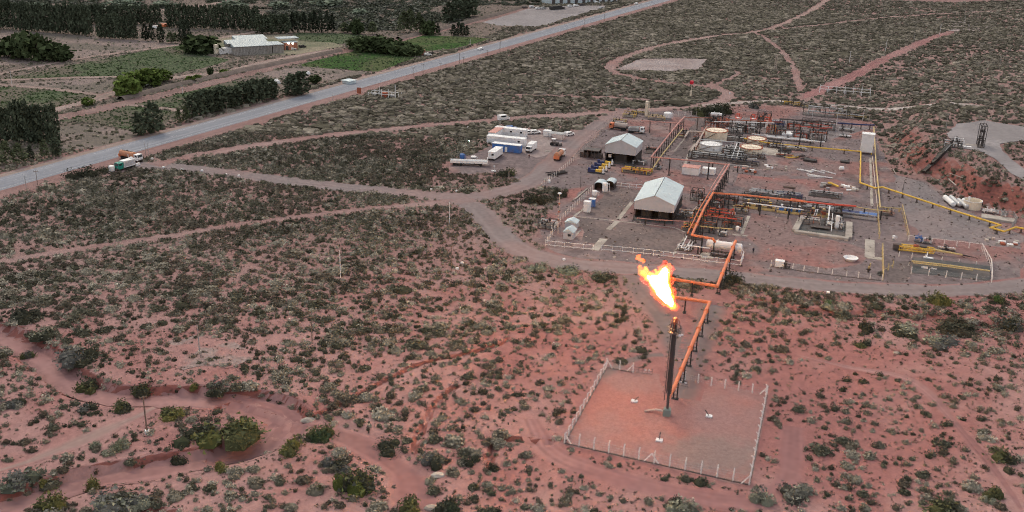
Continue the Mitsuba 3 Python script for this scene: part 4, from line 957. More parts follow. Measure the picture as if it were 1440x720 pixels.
def flame_part(name, specs, grow, rough, seed, c, bsdf, edge=.34):
    ms = [flame_mesh(s, grow, rough, seed + i * 7, edge) for i, s in enumerate(specs)]
    m = ms[0]
    for q in ms[1:]: m = m + q
    mm = m.to_mesh(); v = mm.vert_properties[:, :3]
    ca, sa = math.cos(RZ * .0), math.sin(RZ * .0)
    part(FLM, name, mikit.ply((v + FB, mm.tri_verts), bsdf, False, emitter={'type': 'area', 'radiance': rgb(*c)}), None)
flame_part('core', [core, core2], .04, .3, 5, (165, 82, 28), 'm_ember', .3)
flame_part('mantle', [core, core2], .30, .45, 15, (1.3, .17, .01), 'm_gas', .26)
flame_part('outer_fire', [core, core2], .54, .6, 25, (.5, .038, .002), 'm_gas', .26)
flame_part('outer_fire', [core, core2], .78, 1.0, 33, (.17, .011, .001), 'm_gas', .26)
for i, (s, c) in enumerate([([((-4.8, .2, 5.8), .3), ((-5.8, .2, 7.0), .5), ((-6.1, .2, 8.2), .35), ((-5.6, .1, 9.2), .1)], (1.0, .15, .008)),
             ([((-5.4, .1, 5.2), .2), ((-6.3, .1, 6.3), .4), ((-6.6, .2, 7.4), .2)], (.8, .09, .004)), ([((-6.1, .2, 8.9), .15), ((-6.8, .2, 9.6), .3), ((-7.2, .2, 10.0), .1)], (.7, .06, .003)),
             ([((-3.6, .1, 6.2), .15), ((-3.9, .1, 7.2), .28), ((-3.6, .1, 8.0), .05)], (1.0, .13, .006)), ([((-1.2, -.2, 1.6), .2), ((-2.9, .3, 3.4), .4), ((-4.4, .3, 4.8), .25)], (.6, .05, .002)), ([((-6.4, .2, 6.6), .1), ((-7.0, .3, 7.8), .25), ((-6.9, .3, 8.8), .1)], (.7, .07, .003))]):
    flame_part('flame_tongue', [s], .04, .6, 40 + i, c, 'm_gas', .2)

fp_ = pipe_line('flare_pipe', 'thick orange overhead flare pipe with a square expansion loop', 'pipe', [(1034.5, 339), (1008.5, 402.5), (941, 391.5), (931, 415.5), (998, 425), (946.5, 548)], 4.2, .42, 'orange_paint', 8.0, n=10)
part(fp_, 'riser', MB().tube([at(946.5, 548, 4.2), SB + [0, 0, 4.2]], .38, 10).mesh(), 'm_orange_paint', 30)

ENC = [(793.8, 623.6), (1053.5, 682.2), (1078, 556), (1030, 547), (975, 538), ]
fk_, G_ = fence('post_fence', 'white concrete post fence around the flare pad', [(1078, 556), (1053.5, 682.2), (793.8, 623.6), (853, 517.3), (890, 524)], 2.9, 2.2, wires=(.5, 1.0, 1.5, 2.0), bent=True, curb='dark_steel', w=.23)
for px, py in ((793.8, 623.6), (853, 517.3), (1053.5, 682.2), (1078, 556), (1009, 581 + 90), (890, 524), (915, 651)):
    pass
for (px, py), dirs in (((915.8, 651), [EU, -EU]), ((793.8, 623.6), [EV, EU]), ((853, 517.3), [EU, -EV]), ((890, 524), [-EU]), ((1053.5, 682.2), [EV, -EU]), ((1078, 556), [-EU, -EV])):
    g = on(px, py)
    for d in dirs: part(fk_, 'brace', MB().bar(g + d * 1.4, g + UPZ * 2.0, .2).mesh(), 'm_post_white')
fence('post_fence', 'white post fence along the back right of the flare pad', [(963, 535), (1000, 543), (1077, 556)], 3.0, 2.2, wires=(.5, 1.0, 1.5), w=.23)
gt = thing('gate', 'dark wire gate with two white sign plates at the flare pad', 'gate'); a, b = on(890.5, 524), on(917, 528)
m = MB()
for z in (.25, .85, 1.45): m.bar(a + UPZ * z, b + UPZ * z, .06)
for t in np.linspace(0, 1, 5): m.bar(a + (b - a) * t + UPZ * .2, a + (b - a) * t + UPZ * 1.5, .06)
part(gt, 'frame', m.mesh(), 'm_dark_steel')
for t in (.62, .82): part(gt, 'sign_plate', MB().box(a + (b - a) * t + [0, -.06, 1.15], (.5, .04, .4), math.atan2(b[1] - a[1], b[0] - a[0])).mesh(), 'm_white_paint')
gt = thing('gate', 'small dark gate with sign plates beside the flare pipe support', 'gate'); a, b = on(953, 542), on(968, 546)
m = MB()
for z in (.25, .85, 1.4): m.bar(a + UPZ * z, b + UPZ * z, .06)
part(gt, 'frame', m.mesh(), 'm_dark_steel')
for t in (.25, .7): part(gt, 'sign_plate', MB().box(a + (b - a) * t + [0, -.06, 1.1], (.5, .04, .38), RZ).mesh(), 'm_white_paint')

# ---- sheds
def shed(label, e1, e2, b2, he, rise, cover, gap=True, annex=None):
    p, q, b = at(*e1, he), at(*e2, he), at(*b2, he)
    ux = (q - p)[:2]; W = np.linalg.norm(ux); rz = math.atan2(ux[1], ux[0]); L = np.linalg.norm((b - q)[:2])
    o = np.array([p[0], p[1], 0.0]); k = thing('gable_shed', label, 'shed')
    ov = .3
    for s, nm in ((0, 'roof_left'), (1, 'roof_right')):
        x0, x1 = (-ov, W / 2 - .12) if s == 0 else (W / 2 + .12, W + ov)
        za = lambda x: he + rise * (1 - abs(x - W / 2) / (W / 2))
        m = MB(); n = 14
        # ribbed sheets laid side by side
        for i in range(n):
            y0, y1 = -ov + (L + 2 * ov) * i / n, -ov + (L + 2 * ov) * (i + 1) / n
            lift = .04 * (i % 2)
            m.prism([(x0, za(x0) + lift), (x1, za(x1) + lift), (x1, za(x1) + .09 + lift), (x0, za(x0) + .09 + lift)], y0, y1)
        put(k, 'roof', m, o, rz, 'roof_sheet')
    put(k, 'ridge_vent', MB().box((W / 2, L / 2, he + rise - .14), (.5, L + .4, .12)), o, rz, 'dark_steel')
    for y in (0, L):
        m = MB().prism([(0, he - cover), (W, he - cover), (W, he), (W / 2, he + rise - .06), (0, he)], y - .05, y + .05)
        put(k, 'gable_wall', m, o, rz, 'wall_sheet')
    for x in (0, W):
        put(k, 'side_wall', MB().box((x, L / 2, he - cover / 2), (.1, L - .1, cover)), o, rz, 'wall_sheet')
    fr = MB(); nb = max(2, int(L / 5))
    for x in (.08, W - .08):
        for i in range(nb + 1): fr.bar((x, .1 + (L - .2) * i / nb, 0), (x, .1 + (L - .2) * i / nb, he - cover), .26)
    for x in (W / 3, 2 * W / 3): fr.bar((x, .1, 0), (x, .1, he - cover), .22)
    put(k, 'column', fr, o, rz, 'black_steel')
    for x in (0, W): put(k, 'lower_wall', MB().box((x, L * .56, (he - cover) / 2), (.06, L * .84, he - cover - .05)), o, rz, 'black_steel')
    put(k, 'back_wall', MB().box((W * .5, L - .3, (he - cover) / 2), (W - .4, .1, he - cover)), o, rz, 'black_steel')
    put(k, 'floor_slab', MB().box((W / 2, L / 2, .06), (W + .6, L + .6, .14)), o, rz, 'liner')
    return k, o, rz, W, L
S1, o1, r1, W1, L1 = shed('larger pale blue gable roofed compressor shed, dark and open below', (892.6, 282.5), (948.2, 288.6), (966.3, 262.6), 6.4, 2.5, 2.6)
S2, o2, r2, W2, L2 = shed('smaller pale blue gable roofed shed with tall grey walls, behind the larger one', (851.9, 202.8), (894.4, 207.5), (903, 198), 7.2, 2.3, 3.2)
print('sheds', W1, L1, W2, L2)
def compressor(label, loc, rz, L, W, H):
    k = thing('compressor_skid', label, 'compressor')
    put(k, 'skid', MB().box((0, 0, .25), (W, L, .5)), loc, rz, 'dark_steel')
    put(k, 'engine', MB().box((0, L * .15, .5 + H * .35), (W * .6, L * .5, H * .7)).box((0, L * .15, .5 + H * .78), (W * .4, L * .4, H * .16)), loc, rz, 'dark_steel')
    put(k, 'cooler', MB().box((0, -L * .32, .5 + H * .45), (W * .9, L * .22, H * .9)), loc, rz, 'black_steel')
    put(k, 'bottle', MB().cyl((W * .3, L * .3, .5), .35, H * .8, 10).cyl((-W * .3, L * .3, .5), .35, H * .8, 10), loc, rz, 'black_steel', 30)
def loc_in(o, rz, x, y): return o + [x * math.cos(rz) - y * math.sin(rz), x * math.sin(rz) + y * math.cos(rz), .13]
compressor('dark compressor skid under the larger shed, left', loc_in(o1, r1, W1 * .28, L1 * .35), r1, L1 * .5, W1 * .3, 2.6)
compressor('dark compressor skid under the larger shed, right', loc_in(o1, r1, W1 * .72, L1 * .35), r1, L1 * .5, W1 * .3, 2.6)
compressor('dark compressor skid under the smaller shed', loc_in(o2, r2, W2 * .5, L2 * .45), r2, L2 * .6, W2 * .4, 2.8)
lt = thing('equipment_enclosure', 'low black open-sided enclosure on the left of the smaller shed', 'enclosure')
g = on(831, 223); k_ = k_at(831, 223)
put(lt, 'roof', MB().box((0, 2.0, 3.2), (22 * k_, 4.6, .25)), g, RZ, 'dark_steel')
put(lt, 'wall', MB().box((0, 4.2, 1.6), (22 * k_, .15, 3.1)).box((-11 * k_ + .1, 2, 1.6), (.12, 4.3, 3.1)), g, RZ, 'black_steel')
m = MB()
for x in np.linspace(-10.5, 10.5, 5): m.bar((x * k_, -.1, 0), (x * k_, -.1, 3.1), .2)
put(lt, 'post', m, g, RZ, 'dark_steel')
put(lt, 'machine', MB().box((-3, 2, 1.0), (3.4, 2.4, 2.0)).box((2, 2, .9), (4, 2, 1.8)), g, RZ, 'dark_steel')
one('sign_board', 'small white board on the front of the smaller shed', 'sign', MB().box(on(857, 226.5) + [0, -.3, 2.2], (1.3, .08, 1.3), RZ).mesh(), 'm_white_paint')
pipe_line('pink_pipe', 'long pale pink pipe crossing in front of the larger shed', 'pipe', [(895.5, 306.5), (920, 309), (980, 312)], 2.0, .14, 'pink_steel', 6, 'leg')

# ---- flare knock-out drum and the header
def drum(label, px, py, L, r, zc, mat, rz=RZ, name='pressure_vessel', cat='vessel', legs=True, legmat='concrete'):
    k = thing(name, label, cat); g = on(px, py)
    put(k, 'shell', MB().drum((0, 0, zc), r, L, 18), g, rz, mat, 40)
    m = MB()
    for x in (-L * .3, L * .3): m.box((x, 0, (zc - r * .8) / 2), (.5, r * 1.5, zc - r * .8))
    put(k, 'saddle', m, g, rz, legmat)
    put(k, 'nozzle', MB().cyl((-L * .2, 0, zc + r * .9), .18, .5, 8).cyl((L * .25, 0, zc + r * .9), .25, .4, 8), g, rz, mat, 30)
    return k
k = drum('long white knock-out drum lying at the front fence under the orange flare pipe', 1017.5, 356, 9.6, 1.15, 2.4, 'white_paint')
one('concrete_slab', 'pale concrete slab under the left end of the white knock-out drum', 'slab', MB().box(on(993, 360) + [0, 0, .1], (3.4, 4.5, .24), RZ + .35).mesh(), 'm_concrete')
pipe_line('header_pipe', 'orange header pipe running from the back rack down to the white knock-out drum', 'pipe', [(1003, 271), (990, 293), (973, 330.5), (1003, 336), (1006, 341)], [5.2, 5.2, 5.2, 5.2, 4.2], .36, 'orange_paint', 5.0)
pipe_line('header_pipe', 'paler orange pipe alongside the header, on its left', 'pipe', [(999, 269), (984, 293), (967, 328)], 4.6, .16, 'orange_paint', 9, None)
pipe_line('header_pipe', 'red pipe leaving the header to the right above the yellow pump skid', 'pipe', [(1003.5, 271.5), (1048, 274.5), (1090, 279), (1135, 284)], 5.0, .3, 'orange_paint', 7, 'leg')
pipe_line('header_pipe', 'bright red pipe continuing right over the walled pit', 'pipe', [(1112, 279.5), (1134, 283.8), (1165, 287), (1204, 290)], 4.9, .3, 'red_paint', 7, 'leg')
pipe_line('header_pipe', 'thin pale pipe ending right of the bright red pipe', 'pipe', [(1204, 291), (1228, 295), (1252, 297)], 3.2, .15, 'ochre_paint', 6, 'leg')
pipe_line('rack_pipe', 'pink pipe on the ladder-legged rack running back beside the white tank boxes', 'pipe', [(1025.5, 231), (1003, 268)], 6.2, .3, 'pink_steel', 4.0, supmat='black_steel')
pipe_line('rack_pipe', 'second pink pipe close left of the ladder-legged rack pipe', 'pipe', [(1021, 231), (999, 266)], 6.2, .18, 'pink_steel', 40, None)
pipe_line('rack_pipe', 'pink beam pipe crossing high above the white tank boxes', 'pipe', [(915, 220.5), (970, 225.5), (1025, 231.5)], 6.4, .24, 'pink_steel', 8.5, 'foot', 'black_steel')
pipe_line('rack_pipe', 'pink pipe on the dense truss rack going back past the smaller shed', 'pipe', [(916, 220.5), (954, 173), (963, 164)], 6.4, .26, 'pink_steel', 5.4, supmat='black_steel')
pipe_line('rack_pipe', 'yellow pipe low on the dense truss rack past the smaller shed', 'pipe', [(917, 238), (930, 219), (960, 181)], [1.2, 3.6, 3.6], .22, 'ochre_paint', 60, None)
pipe_line('rack_pipe', 'pale pink pipe beam standing on dark legs behind the smaller shed', 'pipe', [(901, 169.5), (928, 171.5), (958, 173.5)], 5.0, .2, 'pink_steel', 9, 'leg', 'dark_steel')
pipe_line('rack_pipe', 'thin red-brown fence pipe behind the tank farm', 'pipe', [(961, 165), (1002, 166)], 5.5, .12, 'rust', 14, 'leg', 'dark_steel')
pipe_line('yellow_line', 'yellow pipe from the tank farm turning towards the camera at the tall white tank', 'pipe', [(1046, 194.5), (1080, 201), (1120, 205), (1165, 209), (1210.5, 213), (1209.5, 257)], 1.6, .26, 'yellow_paint', 11, 'foot', 'dark_steel')
pipe_line('yellow_line', 'long yellow pipe slanting down to the right on low block supports', 'pipe', [(1209.5, 257), (1231, 264.5), (1241, 263), (1300, 282.5), (1350, 299), (1407, 316.5), (1393, 320), (1412, 325.5), (1428.5, 319.5), (1445, 322.5)], 1.5, .3, 'yellow_paint', 5.2, 'foot', 'dark_steel')
pipe_line('pale_pipe', 'long cream pipe running straight back along the right side of the plant', 'pipe', [(1238, 292), (1232, 230), (1229, 178)], 1.6, .2, 'ochre_paint', 12, 'leg', 'ochre_paint')
pipe_line('pale_pipe', 'grey pipe parallel to the long cream pipe', 'pipe', [(1234, 292), (1229, 240), (1227, 220)], 1.0, .16, 'tan_steel', 12, 'leg', 'dark_steel')
pipe_line('pale_pipe', 'cream elbow pipe joining the yellow pipe pad fences', 'pipe', [(1237, 291), (1262, 293), (1268, 293)], 1.2, .16, 'ochre_paint', 5, 'leg', 'ochre_paint')
pipe_line('pale_pipe', 'pale insulated pipe in front of the left cream tank', 'pipe', [(963, 193), (968, 185), (996, 186)], 1.3, .4, 'tan_steel', 6, 'leg')
pipe_line('pale_pipe', 'tan pipe stub beside the left cream tank', 'pipe', [(978, 207), (992, 181), (994, 178)], 2.2, .3, 'tan_steel', 5, 'leg', 'rust')

# ---- tanks
def tank(label, x0, x1, ytop, ybot, mat, rim='rust', roof='cream_paint', cat='tank'):
    xc = (x0 + x1) / 2; r = (x1 - x0) / 2 * k_at(xc, (ytop + ybot) / 2) * .985
    g = on(xc, ybot) + EV * 0 + np.array([0, r * .98, 0]); h = toph(np.array([g[0], g[1] - r * .0, 0]), ytop)
    k = thing('storage_tank', label, cat)
    put(k, 'shell', MB().lathe([(r, 0), (r, h * .33), (r + .02, h * .335), (r + .02, h * .66), (r, h * .665), (r, h)], 40), g, RZ, mat, 30)
    rf = put(k, 'roof', MB().lathe([(r * 1.0, h - .02), (r * .5, h + r * .05), (.01, h + r * .09)], 40), g, RZ, roof, 40)
    put(rf, 'rim', MB().lathe([(r + .01, h - .12), (r + .28, h - .1), (r + .28, h + .1), (r - .25, h + .1)], 40), g, RZ, rim)
    rl = MB()
    for a in np.arange(0, 6.28, .42): rl.bar((r * math.cos(a), r * math.sin(a), h), (r * math.cos(a), r * math.sin(a), h + 1.0), .07)
    rl.lathe([(r - .04, h + .95), (r + .04, h + 1.0), (r - .04, h + 1.05)], 32)
    put(rf, 'hand_rail', rl, g, RZ, rim)
    st = MB()
    for i in range(14):
        a = -2.6 + i * .09; st.box(((r + .45) * math.cos(a), (r + .45) * math.sin(a), h * (i + .5) / 14), (.8, .35, .1), a)
    put(k, 'stair', st, g, RZ, 'dark_steel')
    put(k, 'manhole', MB().lathe([(.01, -.12), (.4, -.12), (.4, .12), (.01, .12)], 12, (r * .4, -r * .92, .9)), g, RZ, 'dark_steel')
    return k, g, r, h
t1, g1, ra, ha = tank('tallest cream storage tank with a rusty rim and red stair top', 994, 1024.5, 183, 200, 'cream_paint')
tank('pale grey-white storage tank in front of the tallest cream one', 986.5, 1017, 202, 213.5, 'white_paint', 'grey_steel', 'white_paint')
tank('cream storage tank at the right back of the tank group, half hidden', 1053, 1079.5, 194.5, 204, 'cream_paint')
tank('cream storage tank at the right front with a brown rim', 1043.5, 1074.5, 206.5, 217.5, 'cream_paint')
def slab(label, px, py, w, d, mat='concrete', rz=RZ, h=.16):
    one('concrete_slab', label, 'slab', MB().box(on(px, py) + [0, 0, h / 2 + .03], (w, d, h), rz).mesh(), 'm_' + mat)
slab('wide concrete apron under the pale grey-white tank', 1005, 211, 19, 14)
slab('concrete apron right of the cream front tank', 1087, 214, 11, 11)
slab('square white lid slab behind the tank group', 1107, 189, 4.2, 5.5, 'white_paint', RZ, .8)
def vessel(label, px, ybot, ytop, wpx, mat='white_paint', platform=None, cat='vessel', name='vertical_vessel'):
    g = on(px, ybot); h = toph(g, ytop); r = wpx / 2 * k_at(px, ybot)
    k = thing(name, label, cat)
    put(k, 'shell', MB().vessel((0, 0, .5), r, h - .5, 16), g, RZ, mat, 40)
    put(k, 'skirt', MB().cyl((0, 0, 0), r * .92, .52, 14), g, RZ, 'grey_steel', 30)
    put(k, 'nozzle', MB().tube([(r * .7, 0, h - .4), (r + .5, 0, h - .4), (r + .5, 0, .6)], .1, 6), g, RZ, mat)
    if platform:
        m = MB().box((0, 0, h * .93), (r * 3.4, r * 3, .12))
        for sx in (-1, 1):
            for sy in (-1, 1): m.bar((sx * r * 1.65, sy * r * 1.45, h * .93), (sx * r * 1.65, sy * r * 1.45, h * .93 + 1.3), .1)
        for z in (.7, 1.25):
            for sy in (-1, 1): m.bar((-r * 1.65, sy * r * 1.45, h * .93 + z), (r * 1.65, sy * r * 1.45, h * .93 + z), .08)
        m.tube([(r * .4, 0, h * .93), (r * .4, 0, h + 1.5), (-r * 1.2, 0, h + 1.5)], .22, 8)
        put(k, 'platform', m, g, RZ, platform)
    return k
vessel('white vertical vessel with red platform, left of three behind the tanks', 1037, 178, 165, 5.2, platform='red_paint')
vessel('white vertical vessel with red platform, middle of three behind the tanks', 1058, 183, 166, 5.4, platform='red_paint')
vessel('white vertical vessel with red platform, right of three behind the tanks', 1078.5, 182, 170, 6, platform='red_paint')
vessel('thin cream column standing alone at the back left of the plant', 908.5, 165.5, 142, 4.6, 'cream_paint', name='column')
vessel('squat white tank at the back left corner of the plant', 938.5, 168, 157.5, 11.5, 'white_paint', name='storage_tank', cat='tank')
vessel('white vertical tank beside the two round-roofed huts', 850.5, 271.5, 256.5, 8.2, name='storage_tank', cat='tank')
vessel('round white tank left of the vertical tank by the huts', 836, 277, 267.5, 8, name='storage_tank', cat='tank')
vessel('white vessel among the red pipes left of the walled pit', 1028, 306, 297, 7)
vessel('small white vessel low in front of the red pipes', 1036.5, 326, 318, 5)
vessel('white vessel inside the walled pit at its right end', 1176, 322, 303, 6.2, platform=None)
k = drum('white drum raised on black legs behind the tallest cream tank', 1006, 175, 4.6, .75, 4.6, 'white_paint', legmat='black_steel')
# tall white box tank
k = thing('box_tank', 'tall white box-like cooling tank on legs at the right end of the yellow pipe', 'tank'); g = on(1217.5, 216); hB = toph(g, 188)
put(k, 'body', MB().box((0, 0, hB * .56), (4.7, 3.6, hB * .88)), g, RZ, 'white_paint')
put(k, 'lid', MB().box((0, 0, hB + .05), (5.0, 3.9, .22)), g, RZ, 'white_paint')
m = MB()
for x in (-2.1, 2.1):
    for y in (-1.5, 1.5): m.bar((x, y, 0), (x, y, hB * .13), .35)
put(k, 'leg', m, g, RZ, 'yellow_paint')
m = MB()
for x in np.linspace(-2.2, 2.2, 6): m.box((x, -1.82, hB * .56), (.08, .07, hB * .86))
put(k, 'rib', m, g, RZ, 'white_paint')
put(k, 'ladder', MB().bar((-2.6, -1.2, .2), (-2.6, -1.2, hB), .08).bar((-2.6, -.7, .2), (-2.6, -.7, hB), .08), g, RZ, 'tan_steel')
# white tank boxes
def cabin(label, px, py, w, d, h, mat, roofmat=None, rz=RZ, cat='cabin', name='site_cabin', door=None, gable=0.0, win=0, winmat='window', wheels=False):
    k = thing(name, label, cat); g = on(px, py); z0 = .75 if wheels else .12
    put(k, 'body', MB().box((0, d / 2, z0 + h / 2), (w, d, h)), g, rz, mat)
    if gable: put(k, 'roof', MB().prism([(-w / 2 - .2, z0 + h), (w / 2 + .2, z0 + h), (0, z0 + h + gable)], -.2, d + .2), g, rz, roofmat or mat)
    else: put(k, 'roof', MB().box((0, d / 2, z0 + h + .06), (w + .16, d + .16, .14)), g, rz, roofmat or mat)
    k0 = k; k = k + '__body'
    if door is not None: put(k, 'door', MB().box((door * w, -.03, z0 + 1.0), (.95, .07, 2.0)), g, rz, 'white_paint' if mat != 'white_paint' else 'wall_sheet')
    for i in range(win): put(k, 'window', MB().box((w * ((i + .5) / win - .5) + .4, -.03, z0 + h * .62), (.9, .06, .7)), g, rz, winmat)
    k = k0
    if wheels:
        for x in (-w * .32, w * .32):
            for y in (.15, d - .15): part(k, 'wheel', MB().lathe([(.01, -.12), (.42, -.12), (.42, .12), (.01, .12)], 12, axis='x').moved((0, 0, 0), math.pi / 2 + rz) if False else _wheel(.42, .24, g, rz, (x, y, .42)), 'm_rubber')
        put(k, 'chassis', MB().box((0, d / 2, .6), (w, d * .8, .25)).bar((w / 2, d / 2, .6), (w / 2 + 1.6, d / 2, .6), .14), g, rz, 'dark_steel')
    return k
def _wheel(r, t, g, rz, at_):
    a = np.linspace(0, 2 * math.pi, 14, endpoint=False); n = len(a)
    v = np.array([[r * q * math.cos(x), y, r * q * math.sin(x)] for q, y in ((.55, -t / 2), (1, -t / 2), (1, t / 2), (.55, t / 2)) for x in a] + [[0, -t * .4, 0], [0, t * .4, 0]]) + at_
    f = []
    for s in range(3):
        for j in range(n):
            p, q = s * n + j, s * n + (j + 1) % n; f += [[p, q, q + n], [p, q + n, p + n]]
    for j in range(n): f += [[4 * n, (j + 1) % n, j], [4 * n + 1, 3 * n + j, 3 * n + (j + 1) % n]]
    f = np.array(f)[:, ::-1]
    c, s = math.cos(rz), math.sin(rz)
    return np.c_[v[:, 0] * c - v[:, 1] * s, v[:, 0] * s + v[:, 1] * c, v[:, 2]] + g, f
cabin('large white tank box with a pinkish roof under the high pink pipe', 970, 246.5, 6.2, 4.4, 2.7, 'white_paint', 'pink_steel', cat='tank', name='tank_box')
cabin('smaller white tank box right of the large one under the high pink pipe', 996, 246, 4.6, 2.6, 2.1, 'white_paint', cat='tank', name='tank_box')
cabin('white gable cabin at the front left corner of the plant fence', 798.5, 337.5, 3.0, 4.0, 2.3, 'wall_sheet', 'roof_sheet', gable=1.1, win=1)
cabin('white gable cabin just behind the one at the front left corner', 802, 322.5, 3.6, 3.4, 2.0, 'wall_sheet', 'roof_sheet', gable=.9)
cabin('tall white cabinet with a blue back near the left plant fence', 824.5, 299, 2.1, 1.8, 3.4, 'white_paint', name='cabinet', cat='cabinet')
cabin('white and blue cabinet behind the tall white cabinet', 831.5, 291.5, 2.0, 1.6, 2.6, 'blue_paint', 'white_paint', name='cabinet', cat='cabinet')
def hut(label, px, py, w, d):
    k = thing('round_roof_hut', label, 'shelter'); g = on(px, py); n = 9
    arc = [(w / 2 * math.cos(t), 2.3 + w * .3 * math.sin(t)) for t in np.linspace(0, math.pi, n)]
    arc2 = [(x * .96, z - .12) for x, z in arc]
    m = MB()
    for i in range(n - 1): m.prism([arc[i], arc[i + 1], arc2[i + 1], arc2[i]], 0, d)
    put(k, 'roof', m, g, RZ, 'roof_sheet', 40)
    put(k, 'wall', MB().box((0, d - .1, 1.15), (w * .94, .1, 2.3)).box((-w * .46, d / 2, 1.15), (.1, d * .9, 2.3)).box((w * .46, d / 2, 1.15), (.1, d * .9, 2.3)), g, RZ, 'black_steel')
hut('left round-roofed pale hut with dark sides by the white vertical tank', 841.5, 269, 3.3, 4.5)
hut('right round-roofed pale hut behind the white vertical tank', 856.5, 267, 3.3, 4.5)
# ---- manifolds, pump skids, clutter of the process areas
def manifold(label, px, py, W, D, H, pipes, seed, n=5, skid='dark_steel', valves='black_steel', name='pipe_manifold', cat='pipe manifold', frame=False):
    r = random.Random(seed); k = thing(name, label, cat); g = on(px, py)
    put(k, 'skid', MB().box((0, 0, .15), (W, D, .3)), g, RZ, skid)
    for i in range(n):
        y = -D / 2 + D * (i + .5) / n; z = .5 + H * r.uniform(.15, .7)
        a, b = -W / 2 * r.uniform(.7, 1.05), W / 2 * r.uniform(.7, 1.05)
        pts = [(a, y, .25), (a, y, z), (b, y, z), (b, y, .25)] if r.random() < .5 else [(a, y, z), (b, y, z), (b, y + D * .25, z), (b, y + D * .25, .2)]
        put(k, 'pipe', MB().tube(pts, r.uniform(.09, .2), 7), g, RZ, r.choice(pipes), 30)
        x = r.uniform(a * .7, b * .7)
        v = MB().box((x, y, z), (.55, .5, .5)).cyl((x, y, z), .07, .8, 6); v.lathe([(.25, z + .75), (.34, z + .8), (.25, z + .85)], 8, (x, y, 0))
        put(k, 'valve', v, g, RZ, valves)
    for i in range(n // 2):
        x = r.uniform(-W * .42, W * .42); y = r.uniform(-D * .4, D * .4); h = H * r.uniform(.55, 1)
        put(k, 'riser', MB().tube([(x, y, .2), (x, y, h), (x + r.uniform(-1, 1), y, h)], r.uniform(.09, .16), 7), g, RZ, r.choice(pipes), 30)
    if frame:
        m = MB()
        for x in (-W / 2, 0, W / 2):
            for y in (-D / 2, D / 2): m.bar((x, y, 0), (x, y, H), .2)
        for y in (-D / 2, D / 2): m.bar((-W / 2, y, H), (W / 2, y, H), .18)
        for x in (-W / 2, 0, W / 2): m.bar((x, -D / 2, H), (x, D / 2, H), .18)
        put(k, 'frame', m, g, RZ, 'black_steel')
    return k
G3 = ['grey_steel', 'silver', 'white_paint']; Y3 = ['yellow_paint', 'ochre_paint', 'grey_steel']; R3 = ['red_paint', 'dark_steel', 'pink_steel', 'orange_paint']; K3 = ['dark_steel', 'black_steel', 'grey_steel', 'rust']
